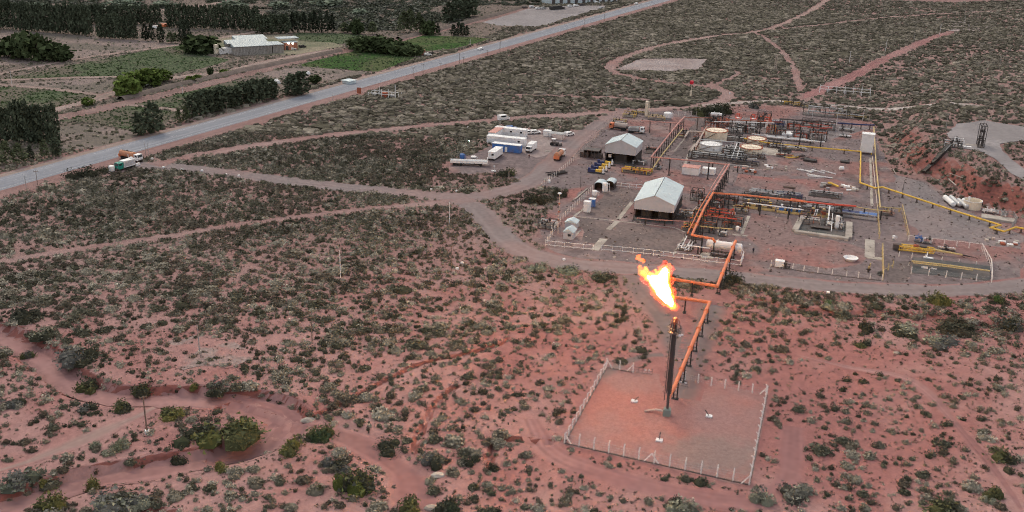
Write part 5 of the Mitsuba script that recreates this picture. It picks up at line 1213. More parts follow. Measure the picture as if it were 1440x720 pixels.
for lab, px, py, W, D, H, pp, n, fr in [
 ('orange valve cluster beside the header near the larger shed corner', 968, 322, 4, 5, 2.5, ['orange_paint', 'yellow_paint', 'ochre_paint'], 6, False),
 ('black framed pump manifold right of the orange header', 990, 322, 7, 7, 3.2, K3 + ['orange_paint'], 8, True),
 ('dark pipe manifold with red lines behind the white vessel', 1012, 306, 9, 6, 3.4, R3, 8, True),
 ('tangled black valves below the white vessel and red pipes', 1030, 318, 6, 6, 2.6, K3, 8, True),
 ('dark pump group in front of the yellow skid, left end', 1041, 298, 5, 5, 2.4, K3 + ['ochre_paint'], 6, False),
 ('white loop pipe valve station at the drum front fence', 962, 351, 4, 3, 1.6, ['white_paint'], 3, False),
 ('grey valve group under the white knock-out drum', 1015, 362, 7, 2, 1.5, K3, 4, False),
 ('white pump body with a round face near the red pipes', 1015, 331, 3, 2.5, 1.8, ['white_paint', 'grey_steel'], 3, False),
 ('pipe clutter with a dark frame in the left half of the walled pit', 1138, 314, 6.5, 4, 3.2, ['white_paint', 'dark_steel', 'rust'], 5, True),
 ('dark machinery around the white vessel in the walled pit', 1172, 319, 5.5, 4.5, 2.6, ['white_paint', 'black_steel'], 5, True),
 ('short silver and rust pipe bank right of the walled pit', 1202, 304, 7, 1.6, 1.0, ['silver', 'rust', 'dark_steel'], 3, False),
 ('valve bank with blue heads left of the cream pumps', 1072, 287, 5, 2.4, 1.8, ['ochre_paint', 'grey_steel'], 4, False),
 ('silver heat exchanger pipe bank behind the red pipe, left', 1075, 274, 12, 2.4, 1.8, ['silver', 'white_paint', 'grey_steel'], 6, False),
 ('silver heat exchanger pipe bank behind the red pipe, right', 1110, 277, 9, 2.4, 1.8, ['silver', 'grey_steel', 'navy_paint'], 6, False),
 ('grey pump manifold behind the red pipe over the walled pit', 1160, 276, 11, 4, 1.5, G3 + ['dark_steel'], 6, False),
 ('long silver pipe bank in front of the grey-white tank', 1008, 224, 22, 3.0, 2.2, ['silver', 'white_paint', 'grey_steel', 'dark_steel'], 9, True),
 ('dark pump row at the right end of the long silver pipe bank', 1048, 230, 10, 4.5, 2.2, ['navy_paint', 'grey_steel', 'dark_steel', 'silver'], 8, False),
 ('grey pipe bundle between the front tanks', 1030, 212, 8, 10, 1.6, G3, 8, False),
 ('dark valve group between the back tanks', 1034, 197, 9, 5, 2.2, K3 + ['white_paint'], 8, False),
 ('white and dark piping among the three white vessels, left', 1032, 187, 8, 6, 3.4, G3 + ['dark_steel'], 8, True),
 ('white and dark piping among the three white vessels, middle', 1050, 186, 9, 6, 3.4, K3 + ['white_paint', 'red_paint'], 8, True),
 ('orange pipework beside the right white vessel', 1084, 187, 4, 6, 4.2, ['orange_paint', 'ochre_paint', 'rust'], 6, False),
 ('red pipework under the white raised drum', 1016, 178, 5, 5, 5.0, R3, 6, True),
 ('white valve cluster right of the right white vessel', 1093, 178, 6, 5, 3.2, ['white_paint', 'navy_paint', 'dark_steel'], 6, False),
 ('long silver pipes behind the yellow pipe in the tank farm', 1100, 197, 26, 1.6, 1.4, ['white_paint', 'silver', 'grey_steel'], 4, False),
 ('black filter frame with a white globe behind the yellow pipe', 1150, 196, 7, 6, 4.6, K3 + ['white_paint'], 7, True),
 ('black pipe frame left of the filter frame', 1126, 196, 6, 5, 4.4, K3 + ['red_paint'], 6, True),
 ('ochre valve bank at the back left corner of the plant', 886, 164, 6, 6, 2.6, ['ochre_paint', 'dark_steel', 'yellow_paint'], 6, False),
 ('ochre pipe bends left of the squat white tank', 924, 168, 8, 5, 2.0, ['ochre_paint', 'rust', 'tan_steel'], 6, False),
 ('white pipe bank behind the tanker at the back left', 870, 173, 6, 6, 1.6, ['white_paint', 'ochre_paint'], 4, False),
 ('orange pipe bundle in front of the smaller shed', 895, 243, 11, 4, 1.8, ['orange_paint', 'ochre_paint', 'yellow_paint', 'rust'], 9, False),
 ('grey valve bank below the smaller shed at right', 899, 231, 5, 3, 1.6, G3 + ['navy_paint'], 5, False),
 ('grey pump at the foot of the high pink pipe leg', 925, 238, 2.4, 2, 1.8, G3, 3, False),
 ('grey fenced meter manifold at the left plant corner', 770, 320, 5.0, 4.0, 2.4, G3, 6, True),
 ('dark instrument rack right of the larger shed', 980, 281, 4, 4, 3.6, K3, 4, True),
 ('white pipe stands right of the larger shed', 966, 303, 4.5, 5, 2.2, ['white_paint', 'tan_steel', 'dark_steel'], 5, False),
 ('rusty wellhead piping in the fenced strip at right', 1247, 302, 4, 3, 1.6, ['rust', 'orange_paint', 'tan_steel'], 5, False)]:
    manifold(lab, px, py, W, D, H, pp, int(px * 3 + py), n, frame=fr)
more = [('dark rack bay behind the left cream tank', 1000, 180, 6, 4, 4.6, K3 + ['white_paint'], 6, True), ('white pipe bends in front of the left vessel', 1042, 182, 5, 4, 2.6, G3, 6, False), ('black pump bay behind the middle vessel', 1066, 176, 7, 5, 4.2, K3, 7, True),
 ('red and black pipe bay behind the right vessel', 1074, 171, 6, 4, 4.4, R3, 6, True), ('dark pump bay left of the white lid slab', 1098, 188, 4, 5, 2.6, K3 + ['blue_paint'], 6, True), ('grey spool racks in front of the yellow line, left', 1094, 208, 6, 3, 1.8, G3 + ['dark_steel'], 6, False),
 ('grey spool racks in front of the yellow line, middle', 1120, 211, 8, 3, 1.6, G3 + ['ochre_paint'], 6, False), ('dark pipe crates in front of the yellow line, right', 1103, 214, 5, 3, 1.4, K3 + G3, 5, False), ('black frame bay behind the long black rack of the back', 1140, 178, 8, 3, 3.4, K3, 6, True),
 ('dark bay under the red pipe at the back', 1164, 182, 6, 4, 3.8, K3 + ['white_paint'], 6, True), ('silver pipe bank left of the tall white box tank', 1188, 193, 5, 2, 1.2, G3, 4, False), ('dark valves along the tan pipe stub', 980, 199, 3, 8, 1.8, K3 + ['tan_steel'], 6, False),
 ('dark valve trench beside the yellow rack pipe', 962, 190, 3, 12, 1.2, K3 + ['ochre_paint'], 6, False), ('black manifold bay between the front tanks and the silver bank', 1030, 219, 8, 4, 2.2, K3 + ['white_paint'], 7, True), ('dark grating bay in front of the cream front tank', 1062, 222, 8, 3, 1.6, K3 + ['silver'], 6, False),
 ('dark pump bay behind the cream pump skid, left', 1062, 283, 8, 4, 2.6, K3 + ['silver'], 7, True), ('dark pump bay behind the cream pump skid, right', 1112, 288, 9, 4, 2.6, K3 + ['white_paint'], 7, True), ('black pipe bay behind the walled pit', 1150, 298, 10, 4, 3.0, K3 + ['silver'], 8, True),
 ('dark pipe bay left of the blue cooler bank', 1182, 300, 7, 3, 2.4, K3 + ['grey_steel'], 6, True), ('rusty pump row under the orange header', 982, 306, 4, 8, 2.0, K3 + ['orange_paint', 'yellow_paint'], 7, False), ('black valve bay right of the orange header', 1000, 290, 8, 5, 3.0, K3 + ['white_paint', 'red_paint'], 8, True),
 ('dark valve bay near the top of the header', 1020, 285, 8, 4, 2.8, K3 + ['pink_steel'], 6, True), ('dark bins right of the smaller shed', 915, 214, 4, 6, 2.0, K3, 5, False), ('ochre pipes at the back left fence line', 900, 160, 9, 3, 1.4, Y3, 5, False), ('small rusty spools behind the yellow frame', 1330, 352, 5, 2, 1.0, ['rust', 'tan_steel', 'white_paint'], 4, False)]
for lab, px, py, W, D, H, pp, n, fr in more:
    manifold(lab, px, py, W, D, H, pp, int(px * 5 + py), n, frame=fr)
pipe_line('white_pipe', 'white insulated pipe above the back vessels', 'pipe', [(1004, 171), (1050, 172), (1090, 173)], 4.4, .2, 'white_paint', 8, 'leg')
pipe_line('white_pipe', 'silver pipe run between the tanks', 'pipe', [(985, 196), (1034, 200), (1043, 201)], 2.0, .22, 'silver', 8, 'leg')
pipe_line('white_pipe', 'second white pipe behind the yellow line', 'pipe', [(1078, 192), (1120, 196), (1160, 200)], 1.8, .3, 'white_paint', 7, 'leg')
pipe_line('white_pipe', 'white pipe from the silver bank to the front tanks', 'pipe', [(1036, 222), (1042, 203)], 1.6, .18, 'white_paint', 6, 'leg')
pipe_line('white_pipe', 'second white pipe from the silver bank to the front tanks', 'pipe', [(1029, 222), (1037, 200)], 1.6, .18, 'white_paint', 6, 'leg')
pipe_line('white_pipe', 'dark return pipe along the back of the pump skids', 'pipe', [(1040, 281), (1090, 287), (1160, 297), (1210, 303)], 2.4, .22, 'dark_steel', 6, 'leg')
pipe_line('high_pipe', 'dark pipe on tall black legs behind the white vessels', 'pipe', [(1020, 168), (1060, 170), (1100, 172)], 5.6, .2, 'rust', 5, 'leg')
pipe_line('high_pipe', 'dark pipe on tall black legs left of the filter frame', 'pipe', [(1112, 186), (1140, 188), (1172, 190)], 5.4, .18, 'dark_steel', 5, 'leg')
pipe_line('high_pipe', 'grey pipe on black legs in front of the silver pipe bank', 'pipe', [(985, 228), (1020, 231), (1056, 235)], 2.6, .2, 'grey_steel', 5, 'leg')
pipe_line('high_pipe', 'white pipe on black legs above the yellow pump skids', 'pipe', [(1050, 285), (1090, 290), (1130, 295)], 3.8, .18, 'white_paint', 6, 'leg')
pipe_line('high_pipe', 'tan pipe going back between the tank group and the truss rack', 'pipe', [(972, 212), (990, 186)], 2.4, .2, 'tan_steel', 5, 'leg')
pipe_line('high_pipe', 'red pipe crossing under the orange header', 'pipe', [(988, 303), (1016, 306), (1036, 308)], 3.2, .18, 'red_paint', 5, 'leg')
pipe_line('high_pipe', 'ochre pipe crossing low beside the white pump', 'pipe', [(984, 318), (1012, 321), (1030, 322)], 2.0, .18, 'ochre_paint', 5, 'leg')
for lab, px, py, W, D, H, pp, n, fr in [('dark low pipe trench right of the tank apron', 1102, 220, 6, 3, 1.0, K3, 5, False), ('black piping in front of the raised white drum', 1004, 172, 5, 4, 4.0, K3, 6, True), ('pale pipe stack beside the back rack', 1190, 184, 6, 3, 1.0, ['white_paint', 'grey_steel'], 5, False), ('black pump frame behind the cream front tank', 1088, 206, 5, 4, 2.2, K3, 5, True),
 ('dark pipe bay between the back rack and lid slab', 1116, 182, 6, 4, 3.6, K3 + ['red_paint'], 6, True), ('grey pipe bends left of the pale grey-white tank', 974, 222, 4, 4, 1.4, G3, 5, False), ('dark pumps in front of the larger shed right corner', 957, 308, 4, 3, 1.6, K3, 5, False), ('black pipework at the left foot of the orange header', 976, 334, 5, 4, 1.8, K3, 6, False)]:
    manifold(lab, px, py, W, D, H, pp, int(px * 7 + py), n, frame=fr)
pipe_line('white_pipe', 'white double-bend pipe beside the orange header', 'pipe', [(972, 337), (964, 349), (958, 348), (966, 332)], [2.4, 1.6, 1.6, 2.2], .15, 'white_paint', 99, None)
pipe_line('white_pipe', 'second white bend pipe beside the orange header', 'pipe', [(976, 338), (968, 350), (962, 352)], [2.4, 1.6, 1.0], .15, 'white_paint', 99, None)
pipe_line('white_pipe', 'white pipe into the left end of the knock-out drum', 'pipe', [(966, 345), (998, 349)], 2.2, .16, 'white_paint', 5, 'leg')
pipe_line('white_pipe', 'cream pipe right of the larger shed to the header', 'pipe', [(955, 294), (975, 296), (980, 290)], 2.6, .16, 'tan_steel', 5, 'leg')
# yellow pump skids
def skid(label, p0, p1, mat='ochre_paint', n=3, pump='blue_paint', head='white_paint'):
    a, b = on(*p0), on(*p1); L = np.linalg.norm(b - a); rz = math.atan2(b[1] - a[1], b[0] - a[0]); g = (a + b) / 2
    k = thing('pump_skid', label, 'pump skid')
    put(k, 'base_beam', MB().box((0, .1, .45), (L, .3, .75)).box((0, 2.4, .45), (L, .3, .75)), g, rz, mat)
    m = MB()
    for x in np.linspace(-L / 2, L / 2, 9): m.box((x, 1.25, .3), (.25, 2.2, .4))
    put(k, 'cross_beam', m, g, rz, 'dark_steel')
    for i in range(n):
        x = -L / 2 + L * (i + .5) / n
        put(k, 'pump', MB().box((x, 1.2, 1.25), (min(1.6, L / n * .6), 1.5, 1.1)).box((x - .3, 1.2, 1.9), (.5, .9, .5)), g, rz, pump)
        put(k, 'pump_head', MB().vessel((x + .1, 1.5, 1.7), .5, 1.0, 10), g, rz, head, 40)
skid('cream based pump skid with blue pumps, left of the walled pit', (1092, 299), (1128, 303), n=3)
skid('cream based pump skid with yellow valves, left part', (1043, 292), (1089, 298), n=3, pump='dark_steel', head='yellow_paint')
skid('cream based pump skid half behind the walled pit', (1135, 304), (1165, 307), n=2, pump='rust', head='ochre_paint')
k = thing('pump_skid', 'navy pump row with four yellow engine covers and white valves before the smaller shed', 'pump skid')
for i in range(4):
    g = on(838 + 4.3 * i, 243.5 - 3.9 * i)
    put(k, 'pump', MB().box((-1.6, 0, .7), (2.4, 1.1, 1.3)).cyl((-2.6, 0, .3), .5, 1.5, 10), g, RZ, 'navy_paint')
    put(k, 'engine_cover', MB().box((1.0, 0, 1.1), (2.2, 1.0, .8)), g, RZ, 'yellow_paint')
    put(k, 'frame', MB().box((0, 0, .16), (6.4, 1.3, .3)), g, RZ, 'black_steel')
    put(k, 'valve', MB().box((2.7, 0, 1.0), (.7, .7, 1.4)).cyl((2.7, 0, 1.6), .2, .8, 8), g, RZ, 'white_paint')
# dark hose heap at the west fence, blue cooler bank
k = thing('cooler_bank', 'dark blue air cooler bank under the end of the bright red pipe', 'cooler'); a = on(1207, 306)
for i in range(4): put(k, 'fan_panel', MB().box((-4.2 + 2.8 * i, 0, 1.6), (2.6, 2.6, .5)), a, RZ - .03, 'blue_paint' if i > 1 else 'navy_paint')
put(k, 'frame', MB().box((0, -1.5, 1.7), (11.6, .18, .3)).box((0, 1.5, 1.7), (11.6, .18, .3)).box((0, -1.5, .6), (11.4, .15, .9)), a, RZ - .03, 'silver')
m = MB()
for x in np.linspace(-5.6, 5.6, 5):
    for y in (-1.4, 1.4): m.bar((x, y, 0), (x, y, 1.4), .16)
put(k, 'leg', m, a, RZ - .03, 'black_steel')
# walled pit
k = thing('concrete_pit', 'concrete walled equipment pit with raised kerb in the middle of the plant', 'pit')
c = [on(1117, 327.5), on(1193, 338), on(1194, 314), on(1128, 306)]
for i, w in ((0, 1.8), (1, 2.0), (3, 1.8)):
    a, b = c[i], c[(i + 1) % 4]; d = (b - a) / np.linalg.norm(b - a)
    put(k, 'wall', MB().box((0, 0, .42), (np.linalg.norm(b - a) + (0 if i == 0 else -1.9), w, .84)), (a + b) / 2, math.atan2(d[1], d[0]), 'concrete')
m = (c[0] + c[1] + c[2] + c[3]) / 4
put(k, 'floor', MB().box((0, .5, .05), (np.linalg.norm(c[1] - c[0]) - 2, np.linalg.norm(c[2] - c[1]) - 1, .08)), m, RZ, 'liner')
put(k, 'grating', MB().box((-1, -1.0, .75), (6.0, 2.6, .1)), m, RZ, 'dark_steel')
pipe_line('white_pipe', 'white square loop pipe in the left half of the walled pit', 'pipe', [(1143, 308), (1147.5, 294.5), (1150, 294.5), (1146, 309)], [.6, 3.2, 3.2, .6], .14, 'white_paint', 99, None)
pipe_line('white_pipe', 'thick white pipe standing in the middle of the walled pit', 'pipe', [(1167, 290), (1164, 314), (1170, 316)], [4.4, 1.2, 1.2], .24, 'white_paint', 99, None)
pipe_line('white_pipe', 'white pipe beside the pit vessel', 'pipe', [(1171, 300), (1169, 325)], [3.4, .6], .14, 'white_paint', 99, None)
# railings, west side and front
rk, rg = fence('pipe_railing', 'white pipe railing along the front of the plant, left stretch', [(767, 346), (834, 352.5)], 3.0, 1.75, 'white_paint', rails=(1.7, .45), w=.12)
rk, rg = fence('pipe_railing', 'white pipe railing along the front of the plant, long middle stretch', [(846, 352.5), (905, 358), (975, 366.5), (1041, 374.5)], 3.0, 1.75, 'white_paint', rails=(1.7, .45), w=.12)
fence('pipe_railing', 'white pipe railing at the right end of the knock-out drum', [(1041, 374.5), (1045, 364), (1039, 356)], 2.4, 2.2, 'white_paint', rails=(2.1, 1.0), w=.14)
fence('pipe_railing', 'white pipe railing behind the round-roofed huts', [(862, 262), (885, 264.5), (905, 266)], 3.2, 1.6, 'white_paint', rails=(1.5, .5))
fence('post_fence', 'white post fence along the left side of the plant', [(767, 346), (788, 312), (833, 268)], 2.6, 2.0, wires=(.6, 1.2, 1.8))
fence('post_fence', 'white post fence beside the gravel road and hose heap', [(762, 263), (786, 245), (806, 227)], 2.6, 2.0, wires=(.6, 1.2, 1.8))
fence('post_fence', 'pale post fence beside the gravel road farther back', [(807, 225), (836, 198), (866, 166)], 2.8, 2.0, 'tan_steel', wires=(.6, 1.2, 1.8))
fence('post_fence', 'pale post fence at the back behind the squat white tank', [(945, 163), (972, 162), (1002, 163)], 2.8, 1.8, wires=(.6, 1.5))
fence('post_fence', 'white post fence in front of the plant, right of the drum', [(1084, 374.5), (1130, 382), (1190, 389.5), (1240, 395)], 3.6, 1.9, wires=(.6, 1.2, 1.8), curb='dark_steel')
fence('post_fence', 'cream post fence from the slab walkway to the road', [(1240, 352), (1241, 395)], 3.4, 2.4, 'ochre_paint', rails=(2.3, 1.2))
fence('post_fence', 'cream braced fence piece right of the slab walkway', [(1242, 384), (1255, 377)], 3.4, 2.2, 'ochre_paint', rails=(1.0,))
fence('post_fence', 'cream post fence left side of the fenced strip behind the yellow frame', [(1233, 298), (1236, 336)], 4.5, 2.2, 'ochre_paint', rails=(2.1,))
fence('post_fence', 'cream post fence right side of the fenced strip behind the yellow frame', [(1268, 296), (1277, 338)], 4.5, 2.2, 'ochre_paint', rails=(2.1,))
fence('post_fence', 'white post fence behind the yellow frame at right', [(1277, 339), (1310, 343), (1380, 351)], 4.0, 1.9, 'post_white', wires=(.6, 1.2, 1.8), rails=(1.8,))
fence('post_fence', 'white post fence right side of the black lined pit', [(1380, 351), (1393, 374), (1394, 398)], 2.0, 2.0, 'post_white', rails=(1.9,))
fence('post_fence', 'white post fence in front of the black lined pit', [(1281, 385.5), (1330, 391), (1394, 398)], 4.0, 2.2, 'post_white', wires=(.3, 1.0, 1.7))
fence('post_fence', 'row of short white posts behind the black lined pit', [(1264, 361), (1300, 366), (1372, 375)], 4.2, 1.7, 'post_white')
k = thing('lined_pit', 'black lined pit with sloping sheets inside white posts at right', 'pit')
c = [on(1281, 384), on(1392, 395), on(1391, 381), on(1283, 368)]
v = np.array([c[0] + [0, 0, .1], c[1] + [0, 0, .1], c[2] + [0, 0, 1.5], c[3] + [0, 0, 1.5], c[2] + [0, .4, 0], c[3] + [0, .4, 0]])
part(k, 'liner', (v, [[0, 1, 2], [0, 2, 3], [3, 2, 4], [3, 4, 5]]), 'm_liner')
for t, w_ in ((.16, 1.7), (.28, 1.6)):
    q = v[0] + (v[1] - v[0]) * t; n_ = (v[3] - v[0]) ; q = q + n_ * .35 + [0, -.15, .15]
    part(k, 'white_plate', MB().box(q, (w_, .08, .9 if t < .2 else .5), RZ).mesh(), 'm_white_paint')
part(k, 'edge_pipe', MB().tube([at(1282, 367, 1.9), at(1330, 372.5, 1.9), at(1392, 381, 1.9)], .22, 8).tube([at(1284, 369.5, 1.6), at(1340, 376, 1.6), at(1368, 380, 1.6)], .16, 8).mesh(), 'm_ochre_paint', 30)
one('white_box', 'white box with a pipe lying behind the black lined pit', 'box', MB().box(on(1305, 366) + [0, 0, .5], (2.6, 1.0, .8), RZ).tube([on(1302, 366) + [0, 0, 1.0], on(1304, 359) + [0, 0, .8]], .15).mesh(), 'm_white_paint')
# yellow pump frame
k = thing('pumping_frame', 'long yellow lattice machine frame with a dark tapering end lying at right', 'machine'); a, b = on(1263, 352), on(1312, 357.5)
d = (b - a) / np.linalg.norm(b - a); rz = math.atan2(d[1], d[0]); L = np.linalg.norm(b - a); g = (a + b) / 2
m = MB()
for y in (-.9, .9):
    for z in (.6, 1.7): m.bar((-L / 2, y, z), (L / 2, y, z), .32)
for x in np.linspace(-L / 2, L / 2, 9):
    for y in (-.9, .9): m.bar((x, y, .6), (x + .3, y, 1.7), .16)
    m.bar((x, -.9, 1.7), (x, .9, 1.7), .16)
put(k, 'frame', m, g, rz, 'yellow_paint')
put(k, 'boom', MB().tube([(L / 2, 0, 1.4), (L / 2 + 4, 0, 1.1), (L / 2 + 8, 0, .8)], .4, 6, .25), g, rz, 'ochre_paint')
put(k, 'boom_tip', MB().tube([(L / 2 + 8, 0, .8), (L / 2 + 12, 0, .3)], .25, 6, .06), g, rz, 'black_steel')
put(k, 'hook_block', MB().box((L / 2 - 3, 0, 1.9), (1.8, 1.2, .8)).box((-L / 2 - .5, 0, 1.2), (2.2, 1.6, 1.6)), g, rz, 'dark_steel')
put(k, 'red_winch', MB().box((L / 2 - 5, 0, 2.0), (1.4, 1.0, .7)), g, rz, 'rust')
manifold('blue pump with a white head behind the yellow frame', 1291, 340, 2.4, 2, 2.2, ['blue_paint', 'white_paint'], 5, 3, valves='blue_paint')
manifold('dark engine with a white cap behind the yellow frame', 1303, 342, 2.4, 2, 2.0, ['dark_steel', 'white_paint'], 6, 3)
vessel('small pale tripod vessel left of the yellow frame', 1256, 338, 331, 4)
slab('long pale slab walkway with dark slots, right of the walled pit', 1223, 350, 2.8, 17)
slab('small foot slab at the near end of the slab walkway', 1230, 363.5, 4.4, 2.2)
one('half_tank', 'white open half-round trough with a dark inside near the front fence', 'trough', MB().lathe([(.01, .05), (1.5, .1), (2.1, .9), (2.0, .9), (1.4, .2), (.01, .15)], 20, on(1196, 366)).mesh(), 'm_white_paint', smooth=40)
k = thing('wellhead', 'small wellhead with yellow and black valves near the front fence', 'wellhead'); g = on(1221, 383)
put(k, 'tree', MB().cyl((0, 0, 0), .3, 1.6, 8).box((0, 0, .9), (1.2, .4, .4)).cyl((0, 0, 1.6), .12, .8, 8), g, RZ, 'black_steel')
put(k, 'valve', MB().box((0, 0, 1.5), (.5, .5, .6)).cyl((.2, 0, 1.8), .14, 1.0, 8), g, RZ, 'ochre_paint')
cabin('white generator box trailer at the front fence right of the drum', 1095.5, 376.5, 2.4, 1.6, 1.7, 'white_paint', name='generator', cat='generator')
manifold('dark engine on the generator box trailer', 1104, 377, 2.4, 1.4, 1.5, ['black_steel', 'navy_paint'], 31, 3)
one('marker_box', 'white marker box beside the front gravel road', 'marker', MB().box(on(1164, 415) + [0, 0, .5], (.9, .8, 1.0), RZ).mesh(), 'm_white_paint')
# concrete paths of the plant
def path(label, a, b, w, up=.05):
    p, q = on(*a), on(*b); d = q - p
    one('concrete_path', label, 'path', MB().box((p + q) / 2 + [0, 0, up], (np.linalg.norm(d), w, .1), math.atan2(d[1], d[0])).mesh(), 'm_concrete')
path('concrete path beside the left wall of the larger shed', (889, 284), (870, 308), 1.3)
path('short concrete path continuing in front of the cross path', (868, 311.5), (855.5, 323), 1.6)
path('concrete ramp under the gap of the front railing', (849, 336), (836, 352), 2.4, .06)
path('long narrow concrete kerb crossing in front of the larger shed', (808, 304.5), (947, 320), .5)
path('slanting concrete kerb right of the larger shed front', (947, 319.5), (966, 328), .5, .06)
path('concrete kerb running to the front railing near the drum', (969, 325), (947, 358), .7)
path('concrete kerb by the left fence cabinets', (823, 292), (808, 304), .8, .06)
path('concrete kerb beside the white gable cabin', (816, 324), (805, 337), .5)
path('concrete kerb left of the red bare ground', (1053, 304), (1043, 329), 1.0)
path('concrete kerb stub near the white pump', (1030, 330), (1051, 332), .9)
path('concrete kerb beside the tank farm, going back', (948, 213), (969, 187), .6)
path('low concrete kerb left of the pinkish roofed tank box', (962, 236), (968, 217), .9)
path('concrete channel right of the long cream pipe', (1226, 290), (1224, 222), .9)
path('rusty red wall strip by the left plant fence', (808, 281.5), (826, 266), .5, .3)
# stacked materials in the yard
def heap(label, px, py, n, L, W, mats, seed, rz=RZ, h=.5, name='pipe_stack', cat='pipe stack', kind='pipe'):
    r = random.Random(seed); k = thing(name, label, cat); g = on(px, py)
    for i in range(n):
        y = (r.random() - .5) * W; x = (r.random() - .5) * W * .5; z = .15 + h * r.random(); a = rz + r.uniform(-.25, .25)
        if kind == 'pipe': m = MB().tube([(-L / 2, y, z), (L / 2, y, z)], r.uniform(.08, .2), 7)
        elif kind == 'beam': m = MB().box((x, y, z), (L * r.uniform(.8, 1), .35, .3))
        else: m = MB().box((x * 2, y, z), (L * r.uniform(.4, 1), L * r.uniform(.3, .7), r.uniform(.3, .9)))
        put(k, kind, m, g, a, r.choice(mats))
for args in [('heap of silver pipe spools on the bare ground right of the tanks', 1112, 222, 9, 5, 4, G3 + ['yellow_paint'], 1, RZ + .9),
 ('heap of grey pipes right of the silver pipe spools', 1128, 222, 8, 6, 4, ['grey_steel', 'dark_steel'], 2, RZ + 1.0),
 ('black rubber sheets heaped on the ground right of the grey pipes', 1142, 227, 4, 5, 2, ['black_steel'], 3, RZ - .2, .4, 'sheet_heap', 'sheet heap', 'plate'),
 ('black heap near the corner of the yellow pipe', 1190, 229, 4, 4, 1.6, ['black_steel'], 4, RZ, .4, 'sheet_heap', 'sheet heap', 'plate'),
 ('long white beams laid slanting on the ground, left pair', 1131, 241, 2, 6.5, 1.6, ['white_paint'], 5, RZ - .35, .3, 'beam_stack', 'beam stack', 'beam'),
 ('long white beams laid slanting on the ground, middle pair', 1148, 242, 2, 6.5, 1.6, ['white_paint'], 6, RZ - .35, .3, 'beam_stack', 'beam stack', 'beam'),
 ('long white beams laid slanting on the ground, right pair', 1165, 243, 2, 6.5, 1.4, ['white_paint'], 7, RZ - .35, .3, 'beam_stack', 'beam stack', 'beam'),
 ('row of white beams in front of the slanting beams', 1152, 249, 3, 11, 1.2, ['white_paint', 'concrete'], 8, RZ, .3, 'beam_stack', 'beam stack', 'beam'),
 ('scattered white concrete blocks on gravel right of the tanks', 1090, 237, 8, 1.6, 9, ['white_paint', 'concrete'], 9, RZ, .3, 'block_heap', 'block heap', 'plate'),
 ('white concrete blocks piled right of the yellow beams', 1192, 265, 12, 2.2, 6, ['white_paint', 'concrete', 'tan_steel'], 10, RZ, .6, 'block_heap', 'block heap', 'plate'),
 ('yellow beams leaning on the block pile', 1173, 262, 3, 6, 1.6, ['yellow_paint'], 11, RZ - .9, .7, 'beam_stack', 'beam stack', 'beam'),
 ('grey scrap left of the yellow beams', 1157, 263, 8, 2, 5, ['grey_steel', 'concrete', 'pink_steel', 'dark_steel'], 12, RZ, .6, 'scrap_heap', 'scrap heap', 'plate'),
 ('pink concrete blocks under the silver pipe bank end', 1042, 237, 5, 2.6, 5, ['pink_steel', 'tan_steel'], 13, RZ, .5, 'block_heap', 'block heap', 'plate'),
 ('dark crates and scrap beside the pink blocks', 1058, 242, 5, 1.8, 4, ['dark_steel', 'white_paint', 'rust'], 14, RZ, .6, 'scrap_heap', 'scrap heap', 'plate'),
 ('dark hoses piled along the left fence beside the orange tanker', 783, 245, 12, 8, 3, ['black_steel', 'dark_steel'], 15, RZ + 1.0, .6, 'hose_heap', 'hose heap', 'pipe'),
 ('white blocks at the left end of the hose heap', 771, 254, 5, 1.2, 4, ['white_paint', 'concrete'], 16, RZ + 1.0, .4, 'block_heap', 'block heap', 'plate'),
 ('loose red rack frames among the tank farm pipes', 1150, 183, 4, 9, 3, ['red_paint', 'dark_steel'], 17, RZ, 3.2, 'pipe_stack', 'pipe stack', 'pipe'),
 ('thin branches heaped on the bare ground behind the heat exchangers', 1110, 264, 6, 4, 3, ['wood'], 18, RZ, .4, 'branch_heap', 'branches', 'pipe'),
 ('broken concrete and bricks at the right edge', 1420, 343, 9, 1.8, 6, ['white_paint', 'concrete', 'rust'], 19, RZ, .3, 'block_heap', 'block heap', 'plate'),
 ('rubble line along the foot of the red cutting', 1395, 340, 7, 1.4, 5, ['concrete', 'tan_steel'], 20, RZ, .3, 'block_heap', 'block heap', 'plate')]:
    heap(*args)
one('round_tank', 'small round white tank lying alone on the yard', 'tank', MB().drum((0, 0, .9), .8, 1.3, 14).moved(on(1183, 240), RZ + .5), 'm_white_paint', smooth=40)
# dark back racks
k = pipe_line('back_rack', 'long dark pipe rack along the back of the plant, left part', 'pipe rack', [(1096, 167), (1150, 171), (1176, 172)], 2.2, .3, 'dark_steel', 3.5, 'leg', 'tan_steel')
k = pipe_line('back_rack', 'long dark pipe rack along the back of the plant, right part', 'pipe rack', [(1178, 173), (1205, 175), (1230, 176)], 2.2, .34, 'navy_paint', 3.5, 'leg', 'dark_steel')
pipe_line('back_rack', 'red pipe in front of the long dark rack', 'pipe rack', [(1118, 177), (1171, 180)], 4.2, .14, 'red_paint', 8, 'leg', 'black_steel')
manifold('cream pipe rack beyond the long dark rack', 1160, 163, 20, 6, 5, ['tan_steel', 'white_paint', 'grey_steel'], 41, 8, frame=True)
manifold('low yellow pipe frame at the back fence, far left of the cream rack', 1113, 148, 10, 3, 2.6, ['yellow_paint', 'ochre_paint'], 42, 3, frame=True)
manifold('low pale pipe frame right of the low yellow frame', 1127, 150, 8, 3, 2.4, ['ochre_paint', 'tan_steel'], 43, 3, frame=True)
manifold('scattered wellhead pipes at the back right corner', 1195, 166, 14, 5, 2.8, ['ochre_paint', 'white_paint', 'dark_steel'], 44, 7)
